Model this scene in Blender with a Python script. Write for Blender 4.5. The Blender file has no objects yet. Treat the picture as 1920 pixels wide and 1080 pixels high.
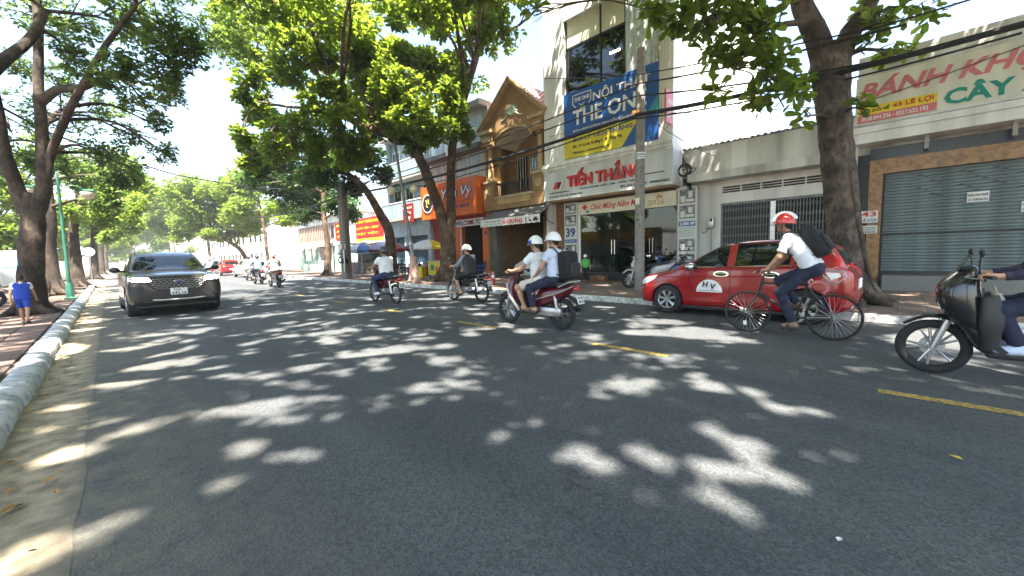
import bpy, bmesh, math, random
import numpy as np
from mathutils import Vector, Matrix, Euler
from mathutils.bvhtree import BVHTree
PI = math.pi
R_ = math.radians
rng = np.random.default_rng(7)
random.seed(7)
C = bpy.context.scene.collection
SC = bpy.context.scene

# ------------------------------------------------------------------ camera
# World: +Y runs down the street, +X across it to the shop fronts, camera over the left edge of the asphalt.
FPX, CAMH, RHO, VP = 740.0, 1.36, 0.025, (205.0, 495.0)
def unit(a):
    a = np.array(a, float)
    return a / np.linalg.norm(a)
_yc = unit([(VP[0] - 960) / FPX, -(VP[1] - 540) / FPX, -1])
_h2 = unit([(1700 - 960) / FPX, -((VP[1] - RHO * (1700 - VP[0])) - 540) / FPX, -1])
_zc = unit(np.cross(_h2, _yc))
if _zc[1] < 0:
    _zc = -_zc
_xc = unit(np.cross(_yc, _zc))
RW = np.array([_xc, _yc, _zc])
CAM = np.array([0, 0, CAMH])
cam_data = bpy.data.cameras.new("camera")
cam = bpy.data.objects.new("camera", cam_data)
C.objects.link(cam)
cam_data.sensor_width = 36
cam_data.lens = 36 * FPX / 1920
cam_data.clip_end = 2000
cam_data.clip_start = 0.05
cam.matrix_world = Matrix(((RW[0][0], RW[0][1], RW[0][2], 0), (RW[1][0], RW[1][1], RW[1][2], 0),
                           (RW[2][0], RW[2][1], RW[2][2], CAMH), (0, 0, 0, 1)))
SC.camera = cam

def ray(u, v):
    return RW @ np.array([(u - 960) / FPX, -(v - 540) / FPX, -1])
def G(u, v, z=0.0):                      # surveyed point on the ground
    d = ray(u, v)
    return CAM + d * ((z - CAMH) / d[2])
def onX(u, v, X):                        # surveyed point on a facade plane
    d = ray(u, v)
    return CAM + d * (X / d[0])
def atD(u, v, D):
    return CAM + ray(u, v) * D

# ------------------------------------------------------------------ light
SUN = unit((-0.24, -0.30, 0.92))
w = bpy.data.worlds.new("World")
SC.world = w
w.use_nodes = True
nt = w.node_tree
bg = nt.nodes["Background"]
sky = nt.nodes.new("ShaderNodeTexSky")
sky.sky_type = 'NISHITA'
sky.sun_disc = False
sky.sun_elevation = math.asin(SUN[2])
sky.sun_rotation = math.atan2(SUN[0], SUN[1])
sky.air_density = 1.3
sky.dust_density = 2.0
sky.ozone_density = 1.0
nt.links.new(sky.outputs[0], bg.inputs[0])
bg.inputs[1].default_value = 0.09
sd = bpy.data.lights.new("sun", 'SUN')
sd.energy = 4.8
sd.angle = R_(0.8)
sd.color = (1.0, 0.92, 0.81)
so = bpy.data.objects.new("sun", sd)
C.objects.link(so)
so.rotation_euler = Vector(-SUN).to_track_quat('-Z', 'Y').to_euler()
so.location = (0, 0, 30)
vs = SC.view_settings
vs.view_transform = 'Standard'
vs.look = 'None'
vs.gamma = 1
vs.use_curve_mapping = False
vs.exposure = 2.75
cy = SC.cycles
cy.use_denoising = True
try:
    cy.denoiser = 'OPENIMAGEDENOISE'
except Exception:
    pass
cy.max_bounces = 7
cy.diffuse_bounces = 4
cy.glossy_bounces = 3
cy.transmission_bounces = 5
cy.transparent_max_bounces = 6
cy.caustics_reflective = False
cy.caustics_refractive = False
cy.sample_clamp_indirect = 8

# ------------------------------------------------------------------ materials
MATS = {}
def mat(name, col, rough=0.6, metal=0.0, var=0.12, scale=6.0, bump=0.0, bscale=40.0, coat=0.0, emit=0.0, spec=0.5, dirt=None, streak=False):
    if name in MATS:
        return MATS[name]
    m = bpy.data.materials.new(name)
    m.use_nodes = True
    t = m.node_tree
    b = t.nodes["Principled BSDF"]
    b.inputs["Roughness"].default_value = rough
    b.inputs["Metallic"].default_value = metal
    b.inputs["Specular IOR Level"].default_value = spec
    b.inputs["Coat Weight"].default_value = coat
    b.inputs["Coat Roughness"].default_value = 0.06
    b.inputs["Base Color"].default_value = (*col, 1)
    tc = t.nodes.new("ShaderNodeTexCoord")
    if var > 0:
        nz = t.nodes.new("ShaderNodeTexNoise")
        nz.inputs["Scale"].default_value = scale
        nz.inputs["Detail"].default_value = 5
        if streak:
            mp = t.nodes.new("ShaderNodeMapping")
            mp.inputs["Scale"].default_value = (1, 1, 0.12)
            t.links.new(tc.outputs["Object"], mp.inputs[0])
            t.links.new(mp.outputs[0], nz.inputs[0])
        else:
            t.links.new(tc.outputs["Object"], nz.inputs[0])
        rp = t.nodes.new("ShaderNodeValToRGB")
        lo = [max(0, c * (1 - 1.6 * var)) for c in col]
        if dirt:
            lo = dirt
        hi = [min(1, c * (1 + var)) for c in col]
        rp.color_ramp.elements[0].position = 0.32
        rp.color_ramp.elements[1].position = 0.62
        rp.color_ramp.elements[0].color = (*lo, 1)
        rp.color_ramp.elements[1].color = (*hi, 1)
        t.links.new(nz.outputs["Fac"], rp.inputs[0])
        t.links.new(rp.outputs[0], b.inputs["Base Color"])
    if bump > 0:
        n2 = t.nodes.new("ShaderNodeTexNoise")
        n2.inputs["Scale"].default_value = bscale
        n2.inputs["Detail"].default_value = 4
        t.links.new(tc.outputs["Object"], n2.inputs[0])
        bp = t.nodes.new("ShaderNodeBump")
        bp.inputs["Strength"].default_value = bump
        bp.inputs["Distance"].default_value = 0.02
        t.links.new(n2.outputs["Fac"], bp.inputs["Height"])
        t.links.new(bp.outputs[0], b.inputs["Normal"])
    if emit > 0:
        b.inputs["Emission Color"].default_value = (*col, 1)
        b.inputs["Emission Strength"].default_value = emit
    MATS[name] = m
    return m

def leaf_mat(name, dark, lite, trans, tmix=0.45):
    m = bpy.data.materials.new(name)
    m.use_nodes = True
    t = m.node_tree
    b = t.nodes["Principled BSDF"]
    out = t.nodes["Material Output"]
    geo = t.nodes.new("ShaderNodeNewGeometry")
    rp = t.nodes.new("ShaderNodeValToRGB")
    rp.color_ramp.elements[0].color = (*dark, 1)
    rp.color_ramp.elements[1].color = (*lite, 1)
    rp.color_ramp.elements[1].position = 0.9
    e = rp.color_ramp.elements.new(0.97)
    e.color = (lite[0] * 2.0, lite[1] * 1.3, lite[2], 1)
    t.links.new(geo.outputs["Random Per Island"], rp.inputs[0])
    t.links.new(rp.outputs[0], b.inputs["Base Color"])
    b.inputs["Roughness"].default_value = 0.42
    b.inputs["Specular IOR Level"].default_value = 0.45
    tr = t.nodes.new("ShaderNodeBsdfTranslucent")
    r2 = t.nodes.new("ShaderNodeValToRGB")
    r2.color_ramp.elements[0].color = (trans[0] * 0.55, trans[1] * 0.7, trans[2] * 0.7, 1)
    r2.color_ramp.elements[1].color = (*trans, 1)
    t.links.new(geo.outputs["Random Per Island"], r2.inputs[0])
    t.links.new(r2.outputs[0], tr.inputs[0])
    mx = t.nodes.new("ShaderNodeMixShader")
    mx.inputs[0].default_value = tmix
    t.links.new(b.outputs[0], mx.inputs[1])
    t.links.new(tr.outputs[0], mx.inputs[2])
    t.links.new(mx.outputs[0], out.inputs[0])
    MATS[name] = m
    return m

def glass_mat(name, col=(0.9, 0.95, 0.95), mix=0.75, rough=0.02):
    m = bpy.data.materials.new(name)
    m.use_nodes = True
    t = m.node_tree
    out = t.nodes["Material Output"]
    t.nodes.remove(t.nodes["Principled BSDF"])
    tr = t.nodes.new("ShaderNodeBsdfTransparent")
    tr.inputs[0].default_value = (*col, 1)
    gl = t.nodes.new("ShaderNodeBsdfGlossy")
    gl.inputs["Roughness"].default_value = rough
    fr = t.nodes.new("ShaderNodeFresnel")
    fr.inputs[0].default_value = 1.6
    mx = t.nodes.new("ShaderNodeMixShader")
    t.links.new(fr.outputs[0], mx.inputs[0])
    t.links.new(tr.outputs[0], mx.inputs[1])
    t.links.new(gl.outputs[0], mx.inputs[2])
    t.links.new(mx.outputs[0], out.inputs[0])
    MATS[name] = m
    return m

# ------------------------------------------------------------------ mesh builder
def catmull(P, n):
    P = np.array(P, float)
    out = []
    k = len(P)
    for i in range(k - 1):
        p0 = P[max(i - 1, 0)]; p1 = P[i]; p2 = P[i + 1]; p3 = P[min(i + 2, k - 1)]
        for j in range(n):
            t = j / n
            out.append(0.5 * ((2 * p1) + (-p0 + p2) * t + (2 * p0 - 5 * p1 + 4 * p2 - p3) * t * t + (-p0 + 3 * p1 - 3 * p2 + p3) * t ** 3))
    out.append(P[-1])
    return np.array(out)

class MB:
    def __init__(s):
        s.v = []; s.f = []
    def add(s, vs_, fs_):
        o = len(s.v)
        s.v.extend([tuple(map(float, p)) for p in vs_])
        s.f.extend([tuple(int(i) + o for i in q) for q in fs_])
        return s
    def box(s, x0, x1, y0, y1, z0, z1):
        x0, x1 = min(x0, x1), max(x0, x1); y0, y1 = min(y0, y1), max(y0, y1); z0, z1 = min(z0, z1), max(z0, z1)
        return s.add([(x0, y0, z0), (x1, y0, z0), (x1, y1, z0), (x0, y1, z0), (x0, y0, z1), (x1, y0, z1), (x1, y1, z1), (x0, y1, z1)],
                     [(0, 3, 2, 1), (4, 5, 6, 7), (0, 1, 5, 4), (1, 2, 6, 5), (2, 3, 7, 6), (3, 0, 4, 7)])
    def rbox(s, c, size, r=0.02, rot=None):      # chamfered box
        hx, hy, hz = [q / 2 for q in size]
        r = min(r, hx * .95, hy * .95, hz * .95)
        bm = bmesh.new()
        bmesh.ops.create_cube(bm, size=1)
        for q in bm.verts:
            q.co = Vector((q.co.x * 2 * hx, q.co.y * 2 * hy, q.co.z * 2 * hz))
        bmesh.ops.bevel(bm, geom=bm.edges[:], offset=r, segments=2, affect='EDGES', profile=0.5)
        M = Euler(rot or (0, 0, 0)).to_matrix()
        bm.verts.ensure_lookup_table()
        s.add([tuple(M @ q.co + Vector(c)) for q in bm.verts], [[q.index for q in f.verts] for f in bm.faces])
        bm.free()
        return s
    def tube(s, pts, rad, n=8, cap=True, jit=0.0, flat=1.0):
        pts = np.array(pts, float)
        k = len(pts)
        rad = np.broadcast_to(np.array(rad, float), (k,)) if np.ndim(rad) <= 1 else rad
        tang = np.gradient(pts, axis=0)
        tang /= np.maximum(np.linalg.norm(tang, axis=1, keepdims=True), 1e-9)
        ref = np.array([0, 0, 1.0]) if abs(tang[0][2]) < 0.9 else np.array([1.0, 0, 0])
        a = unit(np.cross(tang[0], ref))
        vs_ = []
        for i in range(k):
            a = a - tang[i] * np.dot(a, tang[i])
            a = unit(a)
            b = np.cross(tang[i], a)
            for j in range(n):
                th = 2 * PI * j / n
                rr = rad[i] * (1 + (jit * (random.random() - .5) if jit else 0))
                vs_.append(pts[i] + rr * (math.cos(th) * a + flat * math.sin(th) * b))
        fs_ = [(i * n + j, i * n + (j + 1) % n, (i + 1) * n + (j + 1) % n, (i + 1) * n + j) for i in range(k - 1) for j in range(n)]
        if cap:
            fs_ += [tuple(range(n - 1, -1, -1)), tuple((k - 1) * n + j for j in range(n))]
        return s.add(vs_, fs_)
    def cyl(s, p0, p1, r0, r1=None, n=12):
        return s.tube([p0, p1], [r0, r0 if r1 is None else r1], n)
    def lathe(s, prof, c=(0, 0, 0), axis='z', n=20, arc=2 * PI):
        full = abs(arc - 2 * PI) < 1e-6
        m = n if full else n + 1
        vs_ = []
        for (r, z) in prof:
            for j in range(m):
                th = arc * j / n
                x, y = r * math.cos(th), r * math.sin(th)
                p = (x, y, z) if axis == 'z' else ((z, x, y) if axis == 'x' else (y, z, x))
                vs_.append((p[0] + c[0], p[1] + c[1], p[2] + c[2]))
        fs_ = [(i * m + j, i * m + (j + 1) % m, (i + 1) * m + (j + 1) % m, (i + 1) * m + j) for i in range(len(prof) - 1) for j in range(n)]
        return s.add(vs_, fs_)
    def loft(s, rings, cap=True):
        n = len(rings[0])
        vs_ = [p for r in rings for p in r]
        fs_ = [(i * n + j, i * n + (j + 1) % n, (i + 1) * n + (j + 1) % n, (i + 1) * n + j) for i in range(len(rings) - 1) for j in range(n)]
        if cap:
            fs_ += [tuple(range(n - 1, -1, -1)), tuple((len(rings) - 1) * n + j for j in range(n))]
        return s.add(vs_, fs_)
    def sweep(s, secs, n=20, e=2.6, sub=4, cap=True):
        """secs: (x,y,z, half width, half height, tilt) rounded sections swept in the y/z plane"""
        S = catmull(secs, sub)
        rings = []
        for (x, y, z, wv, h, a) in S:
            ring = []
            for j in range(n):
                th = 2 * PI * j / n
                cx, sx = math.cos(th), math.sin(th)
                px = wv * math.copysign(abs(cx) ** (2 / e), cx)
                ph = h * math.copysign(abs(sx) ** (2 / e), sx)
                ring.append((x + px, y - ph * math.sin(a), z + ph * math.cos(a)))
            rings.append(ring)
        return s.loft(rings, cap)
    def prism(s, poly, axis, a0, a1):
        n = len(poly)
        def P(p, a):
            return (a, p[0], p[1]) if axis == 'x' else ((p[0], a, p[1]) if axis == 'y' else (p[0], p[1], a))
        return s.add([P(p, a0) for p in poly] + [P(p, a1) for p in poly],
                     [tuple(range(n - 1, -1, -1)), tuple(range(n, 2 * n))] + [(j, (j + 1) % n, n + (j + 1) % n, n + j) for j in range(n)])
    def ell(s, c, r, nu=14, nv=9, rot=None):
        M = Euler(rot or (0, 0, 0)).to_matrix()
        vs_ = []
        for i in range(nv + 1):
            ph = PI * i / nv
            for j in range(nu):
                th = 2 * PI * j / nu
                p = M @ Vector((r[0] * math.sin(ph) * math.cos(th), r[1] * math.sin(ph) * math.sin(th), r[2] * math.cos(ph)))
                vs_.append((p.x + c[0], p.y + c[1], p.z + c[2]))
        fs_ = [(i * nu + j, (i + 1) * nu + j, (i + 1) * nu + (j + 1) % nu, i * nu + (j + 1) % nu) for i in range(nv) for j in range(nu)]
        return s.add(vs_, fs_)
    def build(s, name, m, parent=None, smooth=True, ang=38, normals=True, weld=True):
        me = bpy.data.meshes.new(name)
        me.from_pydata(s.v, [], s.f)
        if normals:
            bm = bmesh.new()
            bm.from_mesh(me)
            if weld:
                bmesh.ops.remove_doubles(bm, verts=bm.verts[:], dist=1e-5)
            bmesh.ops.recalc_face_normals(bm, faces=bm.faces[:])
            bm.to_mesh(me)
            bm.free()
        return link(name, me, m, parent, smooth, ang)

def link(name, me, m, parent=None, smooth=True, ang=38):
    if m is not None:
        me.materials.append(MATS[m] if isinstance(m, str) else m)
    if smooth and len(me.polygons):
        me.polygons.foreach_set("use_smooth", [True] * len(me.polygons))
        me.set_sharp_from_angle(angle=R_(ang))
    o = bpy.data.objects.new(name, me)
    C.objects.link(o)
    if parent is not None:
        o.parent = parent
    return o

def tag(o, label=None, cat=None, group=None, kind=None):
    if label: o["label"] = label
    if cat: o["category"] = cat
    if group: o["group"] = group
    if kind: o["kind"] = kind
    return o
def thing(name, label, cat, loc=(0, 0, 0), rotz=0.0, group=None, rot=None):
    o = bpy.data.objects.new(name, None)
    o.empty_display_size = 0.2
    C.objects.link(o)
    o.location = tuple(float(q) for q in loc)
    o.rotation_euler = rot or (0, 0, rotz)
    return tag(o, label, cat, group)
def struct(o):
    o["kind"] = "structure"
    return o
def inst(o, loc, parent, rot=(0, 0, 0), sc=(1, 1, 1)):
    c = o.copy()
    C.objects.link(c)
    c.location = loc
    c.rotation_euler = rot
    c.scale = sc
    c.parent = parent
    return c

def text(body, m, parent, o, right, up, width=None, height=None, shear=0.0, bold=0.0, depth=0.01, name="lettering", align='l', space=1.0):
    """flat lettering with a little depth; o = lower left corner, fitted to width x height"""
    c = bpy.data.curves.new(name, 'FONT')
    c.body = body
    c.size = 1
    c.shear = shear
    c.offset = bold
    c.resolution_u = 2
    c.space_character = space
    c.extrude = 0.5
    ob = bpy.data.objects.new("tmp", c)
    C.objects.link(ob)
    dg = bpy.context.evaluated_depsgraph_get()
    me = bpy.data.meshes.new_from_object(ob.evaluated_get(dg))
    bpy.data.objects.remove(ob)
    bpy.data.curves.remove(c)
    me.materials.clear()
    n = len(me.vertices)
    co = np.empty(n * 3)
    me.vertices.foreach_get("co", co)
    co = co.reshape(n, 3)
    mn, mx = co.min(0), co.max(0)
    sx = (width / (mx[0] - mn[0])) if width else None
    sy = (height / (mx[1] - mn[1])) if height else None
    sx = sx or sy
    sy = sy or sx
    right, up = np.array(right, float), np.array(up, float)
    nor = np.cross(right, up)
    P = np.array(o, float) + np.outer((co[:, 0] - mn[0]) * sx, right) + np.outer((co[:, 1] - mn[1]) * sy, up) + np.outer((co[:, 2]) * depth, nor)
    me.vertices.foreach_set("co", P.ravel())
    me.update()
    o_ = link(name, me, m, parent, smooth=False)
    if (height or 1) < .2:
        o_["kind"] = "stuff"          # small print
    return o_

# ---- signed distance modelling for bodies and cloth
def surfnet(phi, org, h):
    s = phi < 0
    nx, ny, nz = phi.shape
    cs = (nx - 1, ny - 1, nz - 1)
    acc = np.zeros(cs + (3,)); cnt = np.zeros(cs)
    corners = [(0, 0, 0), (1, 0, 0), (0, 1, 0), (1, 1, 0), (0, 0, 1), (1, 0, 1), (0, 1, 1), (1, 1, 1)]
    for a in range(8):
        for b in range(a + 1, 8):
            d = [corners[b][q] - corners[a][q] for q in range(3)]
            if sum(abs(q) for q in d) != 1:
                continue
            A = corners[a]; B = corners[b]
            fa = phi[A[0]:A[0] + cs[0], A[1]:A[1] + cs[1], A[2]:A[2] + cs[2]]
            fb = phi[B[0]:B[0] + cs[0], B[1]:B[1] + cs[1], B[2]:B[2] + cs[2]]
            mk = (fa < 0) != (fb < 0)
            t = np.where(mk, fa / np.where(mk, fa - fb, 1), 0)
            for q in range(3):
                acc[..., q] += np.where(mk, A[q] + t * d[q], 0)
            cnt += mk
    on = cnt > 0
    idx = -np.ones(cs, int)
    idx[on] = np.arange(on.sum())
    ijk = np.argwhere(on)
    V = (ijk + acc[on] / cnt[on][:, None]) * h + org
    F = []
    for ax in range(3):
        sl0 = [slice(None)] * 3; sl1 = [slice(None)] * 3
        sl0[ax] = slice(0, -1); sl1[ax] = slice(1, None)
        ch = s[tuple(sl0)] != s[tuple(sl1)]
        E_ = np.argwhere(ch)
        o1, o2 = (ax + 1) % 3, (ax + 2) % 3
        ok = (E_[:, o1] > 0) & (E_[:, o2] > 0) & (E_[:, o1] < phi.shape[o1] - 1) & (E_[:, o2] < phi.shape[o2] - 1)
        E_ = E_[ok]
        sg = s[tuple(E_.T)]
        def cell(d1, d2):
            q = E_.copy(); q[:, o1] += d1; q[:, o2] += d2
            return idx[tuple(q.T)]
        Q = np.stack([cell(-1, -1), cell(0, -1), cell(0, 0), cell(-1, 0)], 1)
        Q[~sg] = Q[~sg][:, ::-1]
        F.append(Q)
    return V, np.concatenate(F)

class SDF:
    """smooth union of tapered capsules and ellipsoids, meshed once"""
    def __init__(s, h=0.012):
        s.h = h; s.items = []
    def cap(s, a, b, ra, rb=None, k=0.03, cut=(0, 0), fold=0.0):
        s.items.append(('c', np.array(a, float), np.array(b, float), ra, ra if rb is None else rb, k, cut, fold)); return s
    def ell(s, c, r, k=0.02, M=None):
        s.items.append(('e', np.array(c, float), np.array(r, float), M, None, k, None, 0)); return s
    def mesh(s):
        lo = np.full(3, 1e9); hi = -lo
        for it in s.items:
            if it[0] == 'c':
                r = max(it[3], it[4]) + .05
                lo = np.minimum(lo, np.minimum(it[1], it[2]) - r); hi = np.maximum(hi, np.maximum(it[1], it[2]) + r)
            else:
                r = max(it[2]) + .05
                lo = np.minimum(lo, it[1] - r); hi = np.maximum(hi, it[1] + r)
        n = np.ceil((hi - lo) / s.h).astype(int) + 1
        phi = np.full(n, 0.2)
        ax = [lo[q] + s.h * np.arange(n[q]) for q in range(3)]
        for it in s.items:
            if it[0] == 'c':
                r = max(it[3], it[4]) + .06
                l = np.minimum(it[1], it[2]) - r; u = np.maximum(it[1], it[2]) + r
            else:
                r = max(it[2]) + .06
                l = it[1] - r; u = it[1] + r
            i0 = np.maximum(np.floor((l - lo) / s.h).astype(int), 0); i1 = np.minimum(np.ceil((u - lo) / s.h).astype(int) + 1, n)
            sl = tuple(slice(i0[q], i1[q]) for q in range(3))
            X, Y, Z = np.meshgrid(*[ax[q][sl[q]] for q in range(3)], indexing='ij')
            P = np.stack([X, Y, Z], -1)
            if it[0] == 'c':
                a, b = it[1], it[2]
                ab = b - a; L2 = max(ab @ ab, 1e-9)
                tt = ((P - a) @ ab) / L2
                t = np.clip(tt, 0, 1)
                q = P - a - t[..., None] * ab
                d = np.sqrt((q * q).sum(-1)) - (it[3] + (it[4] - it[3]) * t)
                L = math.sqrt(L2)
                if it[7]:
                    d = d + it[7] * (np.sin(tt * L * 55 + 9 * P[..., 0] + 6 * P[..., 1]) + np.sin(tt * L * 31 - 14 * P[..., 2] + 21 * P[..., 0]))
                if it[6][0]: d = np.maximum(d, -tt * L)
                if it[6][1]: d = np.maximum(d, (tt - 1) * L)
            else:
                q = P - it[1]
                if it[3] is not None:
                    q = q @ it[3]
                k0 = np.sqrt(((q / it[2]) ** 2).sum(-1)); k1 = np.sqrt(((q / it[2] ** 2) ** 2).sum(-1))
                d = k0 * (k0 - 1) / np.maximum(k1, 1e-6)
            k = it[5]
            cur = phi[sl]
            if k > 0:
                hh = np.clip(0.5 + 0.5 * (cur - d) / k, 0, 1)
                phi[sl] = cur * (1 - hh) + d * hh - k * hh * (1 - hh)
            else:
                phi[sl] = np.minimum(cur, d)
        return surfnet(phi, lo, s.h)
    def build(s, name, m, parent, extra=None):
        V, F = s.mesh()
        mb = MB()
        mb.v = [tuple(p) for p in V]; mb.f = [tuple(q) for q in F]
        if extra is not None:
            mb.add(extra.v, extra.f)
        return mb.build(name, m, parent, normals=False, ang=180)

def project(bvh, poly, o, e1, e2, dr, off=0.004, thick=0.0, grid=0.05, name="panel", m=None, parent=None, ang=50):
    """lay a 2D outline (coordinates along e1,e2 from o) onto a body surface by rays along dr"""
    o, e1, e2, dr = Vector(o), Vector(e1), Vector(e2), Vector(dr).normalized()
    bm = bmesh.new()
    vs_ = [bm.verts.new((p[0], p[1], 0)) for p in poly]
    bm.faces.new(vs_)
    xs = [p[0] for p in poly]; ys = [p[1] for p in poly]
    for (lo_, hi_, nrm, ix) in ((min(xs), max(xs), (1, 0, 0), 0), (min(ys), max(ys), (0, 1, 0), 1)):
        n = int((hi_ - lo_) / grid)
        for i in range(1, n + 1):
            c = lo_ + (hi_ - lo_) * i / (n + 1)
            co = (c, 0, 0) if ix == 0 else (0, c, 0)
            bmesh.ops.bisect_plane(bm, geom=bm.verts[:] + bm.edges[:] + bm.faces[:], plane_co=co, plane_no=nrm, dist=1e-5)
    bmesh.ops.triangulate(bm, faces=[f for f in bm.faces if len(f.verts) > 4])
    bad = []
    for v in bm.verts:
        p = o + e1 * v.co.x + e2 * v.co.y
        best = None
        for b in (bvh if isinstance(bvh, list) else [bvh]):
            h = b.ray_cast(p - dr * 5, dr, 12)
            if h[0] is not None and (best is None or h[3] < best[3]):
                best = h
        if best is None:
            bad.append(v); continue
        nn = best[1] if best[1].dot(dr) < 0 else -best[1]
        v.co = best[0] + (nn * 0.6 - dr * 0.4).normalized() * off
    if bad:
        bmesh.ops.delete(bm, geom=bad, context='VERTS')
    for f in bm.faces:
        if f.normal.dot(dr) > 0:
            f.normal_flip()
    bm.normal_update()
    for f in bm.faces:
        if f.normal.dot(dr) > 0:
            f.normal_flip()
    if thick > 0:
        ed = [e for e in bm.edges if e.is_boundary]
        r = bmesh.ops.extrude_edge_only(bm, edges=ed)
        for v in [g for g in r["geom"] if isinstance(g, bmesh.types.BMVert)]:
            v.co += dr * thick
    me = bpy.data.meshes.new(name)
    bm.to_mesh(me)
    bm.free()
    return link(name, me, m, parent, True, ang)

def bvh_of(*obs):
    out = []
    for o in obs:
        me = o.data
        out.append(BVHTree.FromPolygons([v.co.copy() for v in me.vertices], [p.vertices[:] for p in me.polygons]))
    return out
def circle(cx, cz, rx, rz=None, n=20, a0=0, a1=2 * PI):
    rz = rx if rz is None else rz
    full = abs(a1 - a0 - 2 * PI) < 1e-6
    k = n if full else n + 1
    return [(cx + rx * math.cos(a0 + (a1 - a0) * i / n), cz + rz * math.sin(a0 + (a1 - a0) * i / n)) for i in range(k)]
def cut_with(o, cutters):
    """boolean difference, one cutter at a time, checked by volume; helpers removed"""
    def vol(me):
        b_ = bmesh.new(); b_.from_mesh(me); v = b_.calc_volume(signed=True); b_.free(); return v
    for mb in cutters:
        v0 = vol(o.data)
        for solver in ('EXACT', 'FAST'):
            c = MB(); c.v = list(mb.v); c.f = list(mb.f)
            c = c.build("cutter", None, o.parent, smooth=False)
            md = o.modifiers.new("b", 'BOOLEAN')
            md.operation = 'DIFFERENCE'
            md.solver = solver
            md.object = c
            dg = bpy.context.evaluated_depsgraph_get()
            dg.update()
            me = bpy.data.meshes.new_from_object(o.evaluated_get(dg))
            o.modifiers.clear()
            cd = c.data
            bpy.data.objects.remove(c)
            bpy.data.meshes.remove(cd)
            dv = v0 - vol(me)
            if .02 < dv < .3:
                old = o.data
                o.data = me
                bpy.data.meshes.remove(old)
                break
            print("cut", o.name, solver, dv)
            bpy.data.meshes.remove(me)
    o.data.set_sharp_from_angle(angle=R_(40))
# ------------------------------------------------------------------ palette
mat("white_paint", (.74, .75, .73), .7, var=.1, scale=2.2, dirt=(.55, .56, .52), streak=True)
mat("white_wall", (.72, .72, .69), .8, var=.1, scale=1.2, dirt=(.5, .5, .47), streak=True, bump=.15)
mat("old_white", (.6, .6, .57), .8, var=.16, scale=1.6, dirt=(.33, .32, .28), streak=True, bump=.2)
mat("cream", (.72, .66, .5), .6, var=.06, scale=2)
mat("concrete", (.34, .33, .3), .85, var=.18, scale=5, bump=.3)
mat("dark_concrete", (.14, .135, .125), .85, var=.2, scale=4, bump=.3)
mat("black_stone", (.018, .018, .02), .25, var=.2, scale=8)
mat("brown_stone", (.27, .15, .06), .35, var=.3, scale=9, dirt=(.17, .085, .035))
mat("granite", (.2, .2, .19), .4, var=.3, scale=60)
mat("dark_granite", (.03, .03, .033), .3, var=.3, scale=60)
mat("shutter", (.14, .185, .192), .6, metal=0, var=.22, scale=3, dirt=(.105, .135, .138), streak=True)
mat("gate_steel", (.2, .21, .22), .5, metal=.4, var=.2, scale=6)
mat("sign_cream", (.66, .66, .56), .5, var=.1, scale=1.6, dirt=(.52, .51, .42), streak=True)
mat("sign_silver", (.6, .63, .64), .4, var=.08, scale=1.5, dirt=(.48, .5, .5), streak=True)
mat("sign_pink", (.62, .17, .2), .5, var=.04)
mat("sign_red", (.55, .02, .02), .4, var=.04)
mat("sign_green", (.0, .24, .19), .5, var=.03)
mat("sign_yellow", (.78, .6, .03), .5, var=.05)
mat("banner_blue", (.012, .09, .36), .45, var=.14, scale=1.2, bump=.5, bscale=1.6)
mat("banner_yellow", (.66, .55, .03), .45, var=.1, scale=1.2, bump=.5, bscale=1.6)
mat("teal", (.02, .3, .38), .5, var=.05)
mat("ink_black", (.015, .015, .015), .5, var=0)
mat("ink_navy", (.02, .05, .25), .5, var=0)
mat("ink_white", (.82, .82, .82), .5, var=0)
mat("ink_gold", (.45, .3, .08), .5, var=0)
mat("paper", (.75, .75, .73), .7, var=.03)
mat("tan_paint", (.3, .185, .085), .7, var=.14, scale=3, dirt=(.25, .15, .06), bump=.15)
mat("tan_trim", (.46, .32, .16), .65, var=.12, scale=3)
mat("roof_red", (.4, .09, .05), .7, var=.25, scale=9)
mat("roof_pale", (.62, .36, .3), .7, var=.2, scale=9)
mat("orange", (.68, .13, .012), .4, var=.05, scale=2)
mat("dark_red", (.25, .012, .012), .5, var=.08)
mat("blue_grey", (.29, .38, .42), .7, var=.14, scale=2.5, dirt=(.2, .26, .28), streak=True)
mat("pale_blue", (.42, .52, .6), .65, var=.1, scale=2)
mat("blue_door", (.03, .075, .12), .5, var=.15, scale=4)
mat("mint", (.42, .62, .52), .65, var=.12, scale=2, dirt=(.3, .46, .38))
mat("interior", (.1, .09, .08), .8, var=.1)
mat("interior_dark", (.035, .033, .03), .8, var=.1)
mat("interior_floor", (.16, .15, .14), .3, var=.1)
mat("wood", (.2, .1, .04), .5, var=.25, scale=6)
mat("chrome", (.75, .76, .78), .12, metal=1, var=0)
mat("steel", (.5, .5, .5), .35, metal=.9, var=.1)
mat("iron_dark", (.03, .03, .032), .5, metal=.3, var=.1)
mat("cable_black", (.012, .012, .014), .6, var=0)
mat("awning_grey", (.11, .11, .11), .8, var=.15)
mat("curtain_silver", (.6, .61, .62), .3, metal=.5, var=.1)
mat("lamp_glow", (1, .93, .8), .5, var=0, emit=3.0)
mat("blue_glow", (.1, .45, 1), .5, var=0, emit=1.2)
glass_mat("glass", (.55, .6, .6))
mat("window_dark", (.012, .014, .014), .04, var=.0, spec=.8)
mat("poster", (.62, .63, .62), .5, var=.0)
mat("photo_dark", (.05, .05, .055), .4, var=.6, scale=7, dirt=(.3, .3, .28))

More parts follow.
